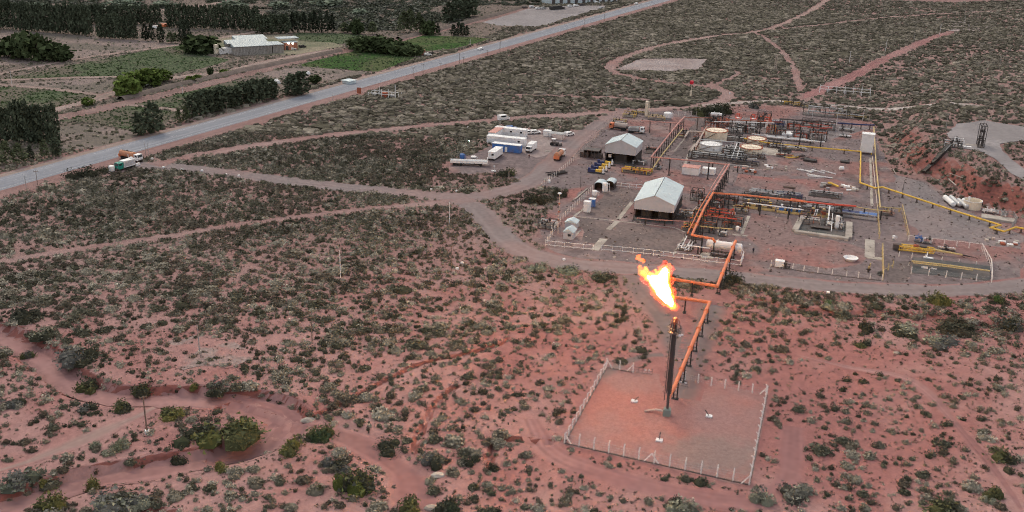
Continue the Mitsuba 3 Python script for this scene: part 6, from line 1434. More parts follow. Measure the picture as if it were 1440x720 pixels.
# right yard: silver tanks, open tank, slab
def lying(label, p0, p1, r, mat):
    a, b = on(*p0), on(*p1); k = thing('silver_tank', label, 'tank'); g = (a + b) / 2; rz = math.atan2(b[1] - a[1], b[0] - a[0]); L = np.linalg.norm(b - a)
    put(k, 'shell', MB().drum((0, 0, r + .35), r, L * .85, 16), g, rz, mat, 40)
    put(k, 'saddle', MB().box((-L * .25, 0, .3), (.4, r * 1.6, .6)).box((L * .25, 0, .3), (.4, r * 1.6, .6)), g, rz, 'dark_steel')
lying('white lying tank, first of four left of the open round tank', (1327, 281), (1341, 293), .85, 'white_paint')
lying('silver lying tank, second of four left of the open round tank', (1335, 281), (1350, 293), .85, 'silver')
lying('silver lying tank, third of four left of the open round tank', (1346, 285), (1360, 296), .8, 'silver')
lying('white lying tank, last of four left of the open round tank', (1353, 285), (1367, 295), .8, 'white_paint')
g = on(1371.5, 296.5) + [0, 2.9, 0]
k = thing('open_tank', 'round cream open-topped tank at the foot of the red cutting', 'tank')
put(k, 'shell', MB().lathe([(2.85, 0), (2.9, 2.9), (2.75, 2.9), (2.7, .4), (.01, .4)], 32), g, RZ, 'cream_paint', 30)
put(k, 'rim', MB().lathe([(2.92, 2.75), (3.05, 2.8), (3.05, 2.95), (2.85, 2.95)], 32), g, RZ, 'white_paint')
put(k, 'hatch', MB().cyl((-1.2, 1.0, 2.4), .35, 1.3, 10), g, RZ, 'white_paint', 30)
slab('pale platform slab right of the open round tank', 1403, 309, 10, 4.4, 'concrete', RZ - .1, .7)
manifold('grey pump standing on the pale platform slab', 1410, 307, 1.8, 1.4, 2.8, G3, 51, 3, valves='grey_steel')
manifold('row of white jugs and pipes behind the pale platform slab', 1392, 300, 5, 1.2, 1.4, ['white_paint'], 52, 4, valves='white_paint')
fence('mesh_fence', 'rounded wire mesh fence at the right end of the pale platform slab', [(1400, 304), (1424, 306), (1429, 314), (1422, 322)], 1.6, 2.2, 'grey_steel', rails=(2.1, 1.1))
path('pale pipe frame on the dark pad at the cutting foot', (1333, 251), (1343, 266), .5, .8)
path('pale pipe lying at the cutting foot', (1334, 250), (1358, 251), .4, .8)
path('white pipe frame left of the dark pad', (1237, 241), (1254, 241), .25, 1.0)
path('short white rail left of the dark pad', (1255, 241), (1260, 249), .25, 1.0)
# chute down the cutting
k = thing('conveyor_chute', 'long black chute running down the red cutting', 'chute')
cp = [on(1299 + 35 * t, 246 - 37 * t) for t in np.linspace(0, 1, 9)]
cz = [max(q[2] + 1.1, cp[0][2] + 1.1 + (cp[-1][2] - cp[0][2]) * i / 8) for i, q in enumerate(cp)]
part(k, 'trough', MB().tube([[q[0], q[1], z] for q, z in zip(cp, cz)], .95, 4).mesh(), 'm_black_steel')
part(k, 'edge_rail', MB().tube([[q[0] + .8, q[1], z + .8] for q, z in zip(cp, cz)], .1, 4).mesh(), 'm_grey_steel')
for q, z in list(zip(cp, cz))[1::2]: part(k, 'support', MB().bar([q[0], q[1], q[2] - .5], [q[0], q[1], z], .4).mesh(), 'm_dark_steel')
print('chute', cp[0], cp[-1])
path('long white pipe lying on the red cutting', (1272, 216), (1302, 199), .35, .5)
# upper pad
manifold('white block and dark frame station on the upper pad, left', 1336, 206, 5, 4, 2.6, ['white_paint', 'dark_steel'], 61, 4, frame=True)
manifold('dark valve post group on the upper pad, middle', 1346, 206, 4, 4, 3.6, ['black_steel', 'white_paint'], 62, 5)
slab('white slab on the upper pad right of the dark valves', 1357, 205, 4.5, 4.5, 'white_paint')
slab('grey tank foundation slab on the upper pad', 1368, 203, 5.5, 5.5, 'concrete')
manifold('tall black unloading arms with grey hoses on the upper pad', 1378, 206, 2.2, 6, 8.5, ['black_steel', 'dark_steel'], 63, 7, frame=True)

# pebbles, clods and bits of litter on the plant's gravel
yr = np.random.default_rng(77)
yl, yh = np.min(YARD, 0), np.max(YARD, 0)
yp = yl + (yh - yl) * yr.random((5200, 2)); yp = yp[inside(yp, YARD)]
mass('yard_litter', [((yp, yr.uniform(.22, .75, len(yp)), yp[:, 0]), [lowpoly(500 + i, [(.10, .08, .075), (.26, .2, .19), (.14, .11, .10), (.36, .34, .33), (.07, .06, .055)][i % 5], 4) for i in range(10)], 9)], 'stones, clods and bits of litter on the plant gravel', 'litter')
# ------------------------------------------------------------------ vehicles
def heading(p0, p1):
    a, b = on(*p0), on(*p1); return (a + b) / 2, math.atan2(b[1] - a[1], b[0] - a[0])
def wheels(k, g, rz, xs, half, r=.5, t=.3):
    for x in xs:
        for s in (-1, 1): part(k, 'wheel', _wheel(r, t, g, rz, (x, s * half, r)), 'm_rubber')
def cab(k, g, rz, x, L, W, z0, H, mat):
    k = put(k, 'cab', MB().prism([(x - L / 2, z0), (x + L / 2, z0), (x + L / 2, z0 + H * .5), (x + L * .36, z0 + H), (x - L / 2, z0 + H)], -W / 2, W / 2), g, rz, mat)
    put(k, 'windscreen', MB().prism([(x + L * .5 + .02, z0 + H * .54), (x + L * .37 + .02, z0 + H * .94), (x + L * .33, z0 + H * .94), (x + L * .46, z0 + H * .54)], -W * .44, W * .44), g, rz, 'window')
    for s in (-1, 1): put(k, 'side_window', MB().box((x + L * .05, s * (W / 2 + .01), z0 + H * .72), (L * .5, .04, H * .3)), g, rz, 'window')
    put(k, 'bumper', MB().box((x + L / 2 + .08, 0, z0 + .1), (.2, W, .35)), g, rz, 'dark_steel')
    for s in (-1, 1): put(k, 'headlight', MB().box((x + L / 2 + .03, s * W * .36, z0 + H * .28), (.08, .35, .2)), g, rz, 'silver')
def tanker(label, p0, p1, L, tankmat, cabmat, ends='orange_paint'):
    g, rz = heading(p0, p1); k = thing('tanker_truck', label, 'truck')
    put(k, 'chassis', MB().box((0, 0, .85), (L, .9, .3)).box((-L * .12, 0, .75), (L * .55, 2.3, .2)), g, rz, 'black_steel')
    put(k, 'tank', MB().drum((-L * .14, 0, 2.25), 1.15, L * .64, 18, .22), g, rz, tankmat, 40)
    put(k, 'catwalk', MB().box((-L * .14, 0, 3.44), (L * .5, .6, .08)).cyl((-L * .14, 0, 3.4), .3, .3, 10), g, rz, 'dark_steel')
    put(k, 'tail_box', MB().box((-L * .485, 0, 1.5), (.5, 2.2, 1.1)), g, rz, ends)
    cab(k, g, rz, L * .38, L * .2, 2.4, .7, 2.2, cabmat)
    wheels(k, g, rz, [L * .34, -L * .22, -L * .35], 1.05)
    return k
tanker('orange tanker truck with a white cab parked on the road shoulder at the junction', (167, 222), (202, 229), 10.2, 'orange_tank', 'white_paint')
tanker('orange tanker truck with a white cab parked beside the hose heap at the plant fence', (777, 232), (796, 214), 10.0, 'orange_tank', 'white_paint')
tanker('brown and white tanker truck parked behind the smaller shed', (882, 184), (857, 181), 8.2, 'tan_steel', 'orange_paint', 'dark_steel')
k = thing('crane_truck', 'grey and white service truck parked right of the brown tanker behind the smaller shed', 'truck'); g, rz = heading((884, 186), (905, 188))
put(k, 'chassis', MB().box((0, 0, .85), (7.4, 2.2, .35)), g, rz, 'black_steel')
put(k, 'body', MB().box((-1.2, 0, 1.7), (4.4, 2.2, 1.3)).tube([(-3, 0, 2.4), (2.5, 0, 3.0)], .25), g, rz, 'grey_steel')
cab(k, g, rz, 2.6, 1.9, 2.3, .8, 2.0, 'white_paint'); wheels(k, g, rz, (2.5, -1.6, -2.7), 1.0)
k = thing('service_truck', 'white box service truck with a green cab beside the orange tanker at the junction', 'truck'); g, rz = heading((190, 233.5), (166, 240))
put(k, 'box_body', MB().box((-.6, 0, 2.0), (4.8, 2.4, 2.3)), g, rz, 'white_paint')
for x in (-2.3, -1.2, -.1, 1.0): put(k, 'side_panel', MB().box((x, 1.22, 2.0), (1.0, .05, 1.7)), g, rz, 'wall_sheet')
put(k, 'roof_hatch', MB().box((-2.4, 0, 3.4), (.9, .9, .5)).bar((-1.2, 0, 3.2), (-1.2, 0, 5.0), .12), g, rz, 'white_paint')
put(k, 'chassis', MB().box((.4, 0, .75), (7.2, 2.1, .3)), g, rz, 'black_steel')
cab(k, g, rz, 3.2, 2.2, 2.35, .7, 2.1, 'green_paint'); wheels(k, g, rz, (3.0, -1.4, -2.4), 1.0)
g = on(157.5, 241); one('white_box', 'rounded white tank box on the ground left of the green cab truck', 'box', MB().vessel(g, 1.1, 2.2, 14).mesh(), 'm_white_paint', smooth=40)
one('wheel_heap', 'dark tyres and blocks lying left of the rounded white tank box', 'tyres', MB().box(on(151, 243) + [0, 0, .3], (1.6, 1.0, .6), .3).box(on(155, 244) + [0, 0, .25], (1.2, .9, .5), 1.0).mesh(), 'm_dark_steel')
one('barrier', 'white plastic barrier in front of the orange tanker at the junction', 'barrier', MB().box(on(194, 233) + [0, 0, .5], (2.2, .5, 1.0), 1.2, .8).mesh(), 'm_white_paint')
def car(name, label, cat, p0, p1, L, W, H, mat, van=False):
    g, rz = heading(p0, p1); k = thing(name, label, cat)
    prof = [(-L / 2, .35), (L / 2, .35), (L / 2, H * .55), (L * .28, H * .62), (L * .12, H), (-L * .46, H), (-L / 2, H * .6)] if not van else [(-L / 2, .35), (L / 2, .35), (L / 2, H * .5), (L * .32, H * .62), (L * .2, H), (-L / 2 + .1, H), (-L / 2, H * .6)]
    kb = put(k, 'body', MB().prism(prof, -W / 2, W / 2), g, rz, mat)
    put(kb, 'windscreen', MB().prism([(L * (.29 if not van else .325), H * .64), (L * (.13 if not van else .21), H * .97), (L * (.1 if not van else .18), H * .97), (L * (.26 if not van else .29), H * .64)], -W * .42, W * .42), g, rz, 'window')
    for s in (-1, 1): put(kb, 'side_window', MB().box((-L * .12, s * (W / 2 + .01), H * .78), (L * .5, .04, H * .24)), g, rz, 'window')
    wheels(k, g, rz, (L * .3, -L * .3), W / 2 - .08, .34, .22)
    return k
car('van', 'white van driving on the upper dirt road beyond the camp', 'van', (700.5, 170), (715.5, 168), 5.6, 2.1, 2.5, 'white_paint', True)
car('car', 'white car driving on the highway beyond the green field', 'car', (679, 69), (672, 71), 4.8, 2.0, 1.5, 'white_paint')
car('car', 'small white car on the far highway near the top edge', 'car', (897, 5.5), (892, 7), 4.8, 2.0, 1.5, 'white_paint')
car('car', 'white car parked under the trees beside the green fields', 'car', (597, 78.5), (606, 78), 4.6, 2.0, 1.6, 'white_paint')
car('car', 'dark car next to the white one beside the green fields', 'car', (604, 77), (611, 76), 4.6, 2.0, 1.5, 'black_steel')
car('car', 'dark car with a pale roof parked under the bright green trees', 'car', (200, 122), (211, 120), 5.0, 2.1, 1.9, 'white_paint', True)
car('car', 'white pickup by the wall of the barn', 'car', (331, 71.5), (337, 70), 5.0, 2.2, 1.8, 'white_paint', True)
car('car', 'pale car beside the brick end of the barn', 'car', (408, 70), (415, 70), 4.6, 2.0, 1.5, 'white_paint')
car('car', 'black car standing on the barn yard', 'car', (423, 67), (428, 66.5), 4.6, 2.0, 1.6, 'black_steel')
# far lot vehicles and long buildings
for i, (x, y, c, lab) in enumerate([(748, 11, 'white_paint', 'white car at the left end of the far gravel lot'), (757, 13, 'white_paint', 'white car second from the left on the far gravel lot'), (764, 13, 'silver', 'silver car third from the left on the far gravel lot'), (802, 10, 'white_paint', 'white car right of the dark truck on the far gravel lot'), (810, 9, 'white_paint', 'white car before the far building, right half'), (840, 5, 'white_paint', 'white car at the far building end'), (846, 13, 'silver', 'pale car on the verge between the far lot and highway'), (738, 12, 'dark_steel', 'dark car at the far left of the gravel lot'), (818, 8, 'dark_steel', 'dark car before the far building')]):
    car('car', lab, 'car', (x - 3, y), (x + 3, y - .3), 5.0, 2.1, 1.8, c, i % 2 == 0)
car('truck', 'dark trailer truck standing on the far gravel lot', 'truck', (772, 14), (795, 12.5), 15, 3, 3.0, 'black_steel', True)
for i, (x0, x1, y, lab) in enumerate([(773, 826, 6.8, 'long pale industrial building at the top edge, left'), (828, 868, 4.6, 'long pale industrial building at the top edge, right')]):
    a, b = on(x0, y), on(x1, y - 2); L = np.linalg.norm(b - a); rz = math.atan2(b[1] - a[1], b[0] - a[0]); k = thing('industrial_building', lab, 'building')
    put(k, 'wall', MB().box((L / 2, 7, 3.2), (L, 14, 6.4)), a, rz, 'roof_sheet')
    put(k, 'roof', MB().prism([(-.4, 6.4), (L + .4, 6.4), (L + .4, 6.7), (-.4, 6.7)], -.4, 14.4), a, rz, 'wall_sheet')
    for j in range(5): put(k, 'door', MB().box((L * (j + .5) / 5, -.05, 2.2), (3.2, .12, 4.2)), a, rz, 'dark_steel')
# ------------------------------------------------------------------ camp
cabin('long white camp module, front block of the white camp', 703, 203.5, 11.5, 3.0, 3.0, 'white_paint', win=0)
cabin('white camp module at the back with a bright wall', 717, 191.5, 13.5, 3.0, 3.0, 'white_paint', win=3)
cabin('white camp module closing the left side of the camp', 691.5, 197, 3.2, 11, 3.0, 'white_paint', 'pink_steel')
cabin('white camp module at the right front, with a small dark window', 728, 206, 5.5, 3.0, 3.0, 'white_paint', win=1)
cabin('bright blue container cabin with a white door', 711.5, 214, 11.6, 2.7, 2.9, 'blue_paint', 'white_paint', name='container', cat='container', door=0.0)
cabin('white dwelling trailer in front of the blue container', 691, 226, 2.8, 9.0, 2.6, 'white_paint', name='trailer', cat='trailer', wheels=True, win=1)
k = thing('flatbed_trailer', 'long white flatbed trailer parked at the camp edge', 'trailer'); g, rz = heading((637, 232), (682, 233.5))
put(k, 'bed', MB().box((0, 0, 1.3), (14, 2.5, .35)), g, rz, 'white_paint'); put(k, 'side_board', MB().box((0, -1.2, 1.75), (14, .1, .7)).box((0, 1.2, 1.75), (14, .1, .7)), g, rz, 'white_paint')
put(k, 'headboard', MB().box((6.9, 0, 2.3), (.15, 2.4, 1.8)), g, rz, 'white_paint')
wheels(k, g, rz, (-5.5, -4.2, -2.9, 4.4), 1.0); put(k, 'undercarriage', MB().box((-1, 0, .8), (10, 1.6, .5)), g, rz, 'black_steel')
vessel('blue water tank behind the white flatbed trailer', 650, 225, 216, 7, 'blue_paint', name='water_tank', cat='tank')
vessel('white dome tank behind the white flatbed trailer', 666, 224, 219, 8, 'white_paint', name='water_tank', cat='tank')
k = thing('box_truck', 'white box truck parked in the camp yard facing the camera', 'truck'); g, rz = heading((753, 208), (741, 216.5))
put(k, 'box_body', MB().box((-.9, 0, 2.0), (5.2, 2.4, 2.5)), g, rz, 'white_paint'); put(k, 'chassis', MB().box((0, 0, .7), (7.4, 2.0, .3)), g, rz, 'black_steel')
cab(k, g, rz, 2.9, 2.0, 2.2, .6, 1.9, 'white_paint'); wheels(k, g, rz, (2.7, -2.2), 1.0, .45)
k = thing('tractor_loader', 'small dark loader tractor with a white roof in the camp yard', 'tractor'); g, rz = heading((775, 204), (784, 205))
put(k, 'body', MB().box((.3, 0, 1.0), (2.8, 1.4, .9)), g, rz, 'dark_steel'); put(k, 'cab_frame', MB().bar((-.9, -.6, 1.3), (-.9, -.6, 2.6), .12).bar((-.9, .6, 1.3), (-.9, .6, 2.6), .12).bar((.3, -.6, 1.3), (.3, -.6, 2.6), .12).bar((.3, .6, 1.3), (.3, .6, 2.6), .12), g, rz, 'black_steel')
put(k, 'roof', MB().box((-.3, 0, 2.7), (1.7, 1.6, .16)), g, rz, 'white_paint'); put(k, 'bucket', MB().box((2.6, 0, .6), (.8, 2.0, .8)).bar((1.2, -.6, 1.2), (2.4, -.6, .6), .15).bar((1.2, .6, 1.2), (2.4, .6, .6), .15), g, rz, 'dark_steel')
wheels(k, g, rz, (-.9,), .85, .7, .4); wheels(k, g, rz, (1.2,), .8, .45, .3)
cabin('white container at the far side of the camp yard', 768.5, 192, 3.0, 2.4, 2.2, 'white_paint', name='container', cat='container')
k = thing('canopy', 'grey flat canopy on thin posts in the camp yard', 'canopy'); g = on(783, 196)
put(k, 'roof', MB().box((0, 0, 2.7), (6.5, 4, .14)), g, RZ, 'grey_steel')
m = MB()
for x in (-3, 3):
    for y in (-1.8, 1.8): m.bar((x, y, 0), (x, y, 2.7), .1)
put(k, 'post', m, g, RZ, 'dark_steel')
car('car', 'white pickup at the far right edge of the camp yard', 'car', (798, 191), (803, 190), 4.6, 2.0, 1.7, 'white_paint')
car('car', 'white car behind the camp modules, left', 'car', (739, 188.5), (746, 188), 4.8, 2.0, 1.6, 'white_paint')
car('car', 'white car behind the camp modules, right', 'car', (749, 188), (756, 187.5), 4.8, 2.0, 1.6, 'white_paint')
car('car', 'dark red car parked behind the back camp module', 'car', (704, 183.5), (712, 183), 4.8, 2.0, 1.6, 'rust')
car('car', 'blue pickup parked behind the back camp module', 'car', (715, 183), (723, 182.5), 5.0, 2.0, 1.8, 'blue_paint')
one('rubble_heap', 'low rubble heap on the camp yard before the loader', 'rubble', MB().box(on(770, 213) + [0, 0, .15], (2.4, 1.2, .4), .3, .6).box(on(774, 213.5) + [0, 0, .12], (1.6, 1, .3), 1.0, .6).mesh(), 'm_concrete')
one('sign_post', 'small white sign on a low base at the camp yard entrance', 'sign', MB().box(on(694, 241) + [0, 0, .2], (1.6, .8, .4), RZ).bar(on(695, 241), on(695, 241) + [0, 0, 2.2], .1).box(on(695, 241) + [0, -.1, 2.0], (.6, .05, .6), RZ).mesh(), 'm_white_paint')
# a lit lamp at the camp edge
k = thing('lamp', 'small lit greenish-white lamp in the scrub left of the camp', 'lamp'); g = on(660, 206)
part(k, 'pole', MB().bar(g, g + UPZ * 2.2, .12).mesh(), 'm_grey_steel')
part(k, 'bulb', mikit.ply(MB().vessel(g + UPZ * 2.2, .22, .4, 8).mesh(), 'm_ember', emitter={'type': 'area', 'radiance': rgb(1.5, 4, 2)}), None)
# people
def person(label, px, py, shirt, legs=(.03, .03, .04)):
    g = on(px, py); J = lambda *p: np.array(p)
    bones = [(J(-.10, 0, .06), .055, J(-.10, .02, .5), .075), (J(-.10, .02, .5), .075, J(-.09, 0, .92), .10), (J(.10, .05, .06), .055, J(.10, .04, .5), .075), (J(.10, .04, .5), .075, J(.09, 0, .92), .10),
             (J(-.10, .12, .05), .045, J(-.10, 0, .06), .055), (J(.10, .17, .05), .045, J(.10, .05, .06), .055), (J(0, 0, .95), .15, J(0, 0, 1.38), .17), (J(-.19, 0, 1.42), .07, J(.19, 0, 1.42), .07), (J(-.2, 0, 1.42), .06, J(-.27, .02, 1.12), .05), (J(-.27, .02, 1.12), .05, J(-.25, .12, .86), .04),
             (J(.2, 0, 1.42), .06, J(.27, .02, 1.12), .05), (J(.27, .02, 1.12), .05, J(.25, .12, .86), .04), (J(0, 0, 1.45), .06, J(0, .01, 1.56), .06), (J(0, .02, 1.62), .095, J(0, .01, 1.68), .10)]
    M_ = manifold3d.Manifold; body = None
    for a, ra, b, rb in bones:
        h = M_.batch_hull([M_.sphere(ra, 10).translate(a.tolist()), M_.sphere(rb, 10).translate(b.tolist())])
        body = h if body is None else body + h
    mm = body.refine_to_length(.06).to_mesh(); v, f = mm.vert_properties[:, :3], mm.tri_verts
    t = trimesh.Trimesh(v, f, process=False); trimesh.smoothing.filter_taubin(t, iterations=6); v = np.array(t.vertices)
    c = np.where((v[:, 2:] > 1.55), [[.35, .22, .16]], np.where(v[:, 2:] > .93, [shirt], [legs]))
    one('person', label, 'person', trimesh.Trimesh(v + g, f, process=False), 'm_leaf', smooth=True, color=c)
person('person in dark work clothes standing on the plant yard right of the drum', 1059, 356, (.03, .03, .05))
person('person in a dark red top standing in the camp yard', 744, 223, (.12, .03, .03))
# ------------------------------------------------------------------ poles, masts, signs
def pole(label, base, ytop, mat='wood', r=.11, arms=0, foot=None, cat='pole', name='utility_pole', lean=0.0):
    g = on(*base); h = toph(g, ytop); k = thing(name, label, cat)
    part(k, 'shaft', MB().tube([g - UPZ * .1, g + [lean * h, 0, h]], r, 7, r * .7).mesh(), 'm_' + mat)
    for i in range(arms): part(k, 'cross_arm', MB().box(g + [lean * h, 0, h - .25 - i * 1.3], (1.5, .14, .16), .5).cyl(g + [lean * h - .6, -.3, h - .2 - i * 1.3], .06, .3, 6).cyl(g + [lean * h + .6, .3, h - .2 - i * 1.3], .06, .3, 6).mesh(), 'm_' + mat)
    if foot: part(k, 'footing', MB().box(g + [0, 0, .25], (.9, .9, .8), .4, .8).mesh(), 'm_' + foot)
    return k
pole('dark wooden pole with a white footing in the track loop at lower left', (207, 609), 557, 'wood', .16, 1, 'white_paint')
pole('bare dark wooden pole alone in the scrub below the centre', (439, 480), 445, 'wood', .15, 1)
pole('dark wooden pole near the front gravel road at centre', (634.5, 383), 345, 'wood', .15, 1)
pole('pale steel pole in the stony clearing at left', (281, 497), 457, 'grey_steel', .14, 0, 'concrete')
pole('pale steel pole in the dense scrub left of centre', (479, 392), 352, 'white_paint', .12)
pole('pale steel pole on the bare ground below the road fork', (632, 314), 284, 'white_paint', .13)
pole('thin brown pole at the left corner of the plant', (741, 330), 297, 'wood', .09)
pole('short pale pole at the camp corner bush', (715.5, 253), 241, 'tan_steel', .12)
for b, yt, lab, mt in [((37, 265), 247, 'pale pole at the left end of the highway', 'grey_steel'), ((53, 260), 240, 'second pole from the left along the highway', 'wood'), ((205, 217), 199, 'thin twin pole behind the tanker, left', 'grey_steel'), ((209, 218), 201, 'thin twin pole behind the tanker, right', 'grey_steel'),
        ((468, 143), 131, 'pole on the road shoulder before the small substation', 'grey_steel'), ((581, 107), 95, 'highway pole below the bright green field, left', 'wood'), ((595, 105), 90, 'highway pole below the bright green field, middle', 'wood'), ((619, 101), 89, 'highway pole below the bright green field, right', 'wood'), ((646, 91), 74, 'highway pole left of the white car', 'wood'), ((652, 90), 80, 'short highway pole beside the taller one left of the white car', 'wood'), ((685, 81), 71, 'highway pole below the white car', 'wood'), ((703, 74), 56, 'tall highway pole right of the white car', 'wood'),
        ((463, 123), 96, 'tall pale pole by the dark tree pair', 'tan_steel'), ((523, 105), 92, 'short pole at the bright green field edge', 'wood'), ((17, 119), 99, 'white pole at the farm crossroads, far left', 'white_paint'), ((257, 133), 119, 'pale pole inside the dark green field', 'white_paint'), ((319, 161), 144, 'brown pole at the long roadside tree row', 'wood'), ((661, 63), 55, 'short white pole in the far green field', 'white_paint'),
        ((821, 41), 27, 'far highway pole near the gravel lot, left', 'wood'), ((850, 30), 17, 'far highway pole near the gravel lot, right', 'wood'), ((1321, 50), 34, 'pale pole beside the red track on the far slope', 'white_paint'), ((1285, 58), 47, 'thin pole left of the red track on the far slope', 'grey_steel'), ((1245, 73), 56, 'white pole in the scrub of the far slope, middle', 'white_paint'), ((1194, 90), 72, 'white pole in the scrub of the far slope, left', 'white_paint'), ((1356, 33), 20, 'pole above the pale clearing on the far slope', 'grey_steel'),
        ((1394, 167), 146, 'pale pole right of the upper pad', 'tan_steel'), ((1330, 181), 165, 'pale pole left of the upper pad', 'grey_steel'), ((853, 141), 126, 'thin pale pole in the scrub behind the plant', 'grey_steel'), ((731, 151), 135, 'thin pale pole in the scrub above the camp', 'grey_steel'), ((1268, 277), 254, 'thin dark pole beside the yellow pipe', 'black_steel'), ((1176, 176), 155, 'pale lamp post behind the long dark rack', 'white_paint'), ((1213, 170), 154, 'pale lamp post at the back right of the plant', 'white_paint'), ((1141, 172), 152, 'pale lamp post at the cream rack', 'white_paint'), ((816, 265), 248, 'thin dark pole beside the hose heap', 'dark_steel'), ((1221, 176), 161, 'thin post beside the tall white box tank', 'tan_steel')]:
    pole(lab, b, yt, mt, .1 if b[1] > 100 else .15, 1 if mt == 'wood' else 0)
k = pole('tall pale post with a round white dish on top at the plant front', (784.5, 329), 273, 'tan_steel', .14, 0, None, 'mast', 'lamp_mast')
g = on(784.5, 329); h = toph(g, 272)
part(k, 'dish', MB().lathe([(.01, -.3), (.5, -.2), (.65, 0), (.5, .2), (.01, .3)], 14, g + [0, 0, h]).mesh(), 'm_white_paint', 40)
for z in (.35, .55, .75): part(k, 'bracket', MB().box(g + [0, 0, h * z], (.6, .3, .4)).mesh(), 'm_rust')
def pylon(label, base, ytop, w):
    g = on(*base); h = toph(g, ytop); k = thing('lattice_tower', label, 'tower'); m = MB()
    for x in (-w / 2, w / 2): m.bar((x, 0, 0), (x * .7, 0, h), .16)
    for i in range(6): m.bar((-w / 2, 0, h * i / 6), (w / 2 * .9, 0, h * (i + 1) / 6), .1).bar((-w / 2, 0, h * (i + 1) / 6), (w / 2, 0, h * (i + 1) / 6), .1)
    put(k, 'frame', m, g, .2, 'tan_steel'); put(k, 'cross_arm', MB().box((0, 0, h), (w * 2.6, .2, .2)), g, .2, 'tan_steel')
pylon('white H-frame lattice pole in the scrub behind the plant', (890.5, 122), 97.5, 1.6)
pylon('small white H-frame pole in the far scrub right of the loop road', (1090, 99), 77.5, 1.5)
g = on(971, 137); h = toph(g, 116); k = thing('warning_sign', 'red round sign on a pale thick post beside the dirt road behind the plant', 'sign')
put(k, 'post', MB().cyl((0, 0, 0), .5, h * .45, 8).cyl((0, 0, h * .45), .1, h * .55, 6), g, 0, 'cream_paint', 30)
put(k, 'red_head', MB().lathe([(.01, h - .7), (.8, h - .8), (1.05, h + .2), (.9, h + .8), (.01, h + .9)], 14), g, 0, 'red_light', 30)
def substation(label, px, py, nx_, ny_, gap, h, seed):
    k = thing('substation', label, 'substation'); g = on(px, py); r = random.Random(seed)
    for i in range(nx_):
        for j in range(ny_): put(k, 'post', MB().bar((i * gap, j * gap, 0), (i * gap, j * gap, h * r.uniform(.6, 1)), .28), g, RZ, 'white_paint')
    put(k, 'busbar', MB().bar((0, gap, h * .8), ((nx_ - 1) * gap, gap, h * .8), .2).bar((0, 0, h * .6), ((nx_ - 1) * gap, 0, h * .6), .2), g, RZ, 'white_paint')
    for i in range(3): put(k, 'transformer', MB().box(((i + .5) * gap * (nx_ - 1) / 3, gap * .5, 1.0), (1.8, 1.5, 2.0)), g, RZ, 'grey_steel')
substation('white posted switchyard at the bend of the pale track on the far slope', 1152, 131, 7, 3, 4.2, 4.0, 3)
substation('small grey substation beside the highway', 518, 136, 5, 3, 3.6, 3.2, 4)
one('orange_cabinet', 'orange-red cabinet inside the small substation by the highway', 'cabinet', MB().box(on(541, 137) + [0, 0, 1.2], (2.6, 1.8, 2.4), RZ).mesh(), 'm_rust')
pole('left tall white pole of the small substation by the highway', (534, 135), 122, 'white_paint', .2); pole('right tall white pole of the small substation by the highway', (556, 138.5), 119, 'white_paint', .22)
one('road_sign', 'dark red sign panel on the highway shoulder left of the substation', 'sign', MB().bar(on(505, 134), on(505, 134) + [0, 0, 1.2], .2).box(on(505, 134) + [0, 0, 2.3], (2.2, .15, 3.0), -.3).mesh(), 'm_rust')
MK = mikit.ply(MB().box((0, 0, .25), (.9, .7, .6), 0, .8).mesh(), 'm_white_paint')
for x, y in ((214, 224), (230, 236), (256, 239), (284, 241), (303, 234), (318, 246), (336, 248), (606.5, 267.5), (642, 269.5), (650, 371), (643, 379), (853, 87), (474, 197), (658, 180), (1026, 132), (793, 366)):
    k = thing('marker_stone', 'white painted marker stone at the edge of a dirt road', 'marker stone', 'white marker stones along the dirt roads'); part(k, None, MK, None, xf=xf(on(x, y), .4 + .01 * x))
for i, (x, y, s, lab) in enumerate([(1261, 497, .7, 'small white rubbish pile alone on the bare sand at right'), (616, 669, 1.0, 'pale boulder at the edge of the wash at bottom centre'), (607, 716, 1.1, 'pale boulder between the two bottom edge bushes'), (434, 592, 1.2, 'pale rock at the corner of the track bend')]):
    b = trimesh.creation.icosphere(2); v = b.vertices * (1 + .4 * (meshkit.noise(b.vertices * 2.2 + i * 5, 2)[:, None] - .5)) * [1.2 * s, .8 * s, .5 * s]
    one('boulder', lab, 'rock', trimesh.Trimesh(v + on(x, y) + [0, 0, .1], b.faces, process=False), 'm_concrete')
# ------------------------------------------------------------------ the barn
g = on(331, 78.5); b = on(383, 75.5); L = np.linalg.norm(b - g); rz = math.atan2(b[1] - g[1], b[0] - g[0])
k = thing('barn', 'long farm barn with stepped pale metal roofs and a slatted front', 'barn')
for i in range(26): put(k, 'wall_board', MB().box((L * (i + .5) / 26, 0, 2.5), (L / 26 - .12, .16 + .05 * (i % 2), 5.0)), g, rz, 'farm_wall')
put(k, 'wall', MB().box((L / 2, 12.2, 2.35), (L, 24, 4.7)), g, rz, 'farm_wall')
for i, (x0, x1, y0, y1, z) in enumerate([(-.6, L + .4, -.6, 7, 5.2), (-2.5, L, 7, 15, 6.0), (5, L + 2, 15, 25, 6.8)]):
    put(k, 'roof', MB().add(np.array([[x0, y0, z], [x1, y0, z], [x1, y1, z + 1.1], [x0, y1, z + 1.1], [x0, y0, z - .2], [x1, y0, z - .2], [x1, y1, z - 1.2], [x0, y1, z - 1.2]]), [[0, 1, 2], [0, 2, 3], [0, 4, 5], [0, 5, 1], [1, 5, 6], [1, 6, 2], [3, 2, 6], [3, 6, 7], [0, 3, 7], [0, 7, 4]]), g, rz, 'barn_roof')
k = thing('farm_shed', 'lower grey shed joined to the right end of the barn', 'shed'); a = on(384, 75); b2 = on(399, 74); L2_ = np.linalg.norm(b2 - a)
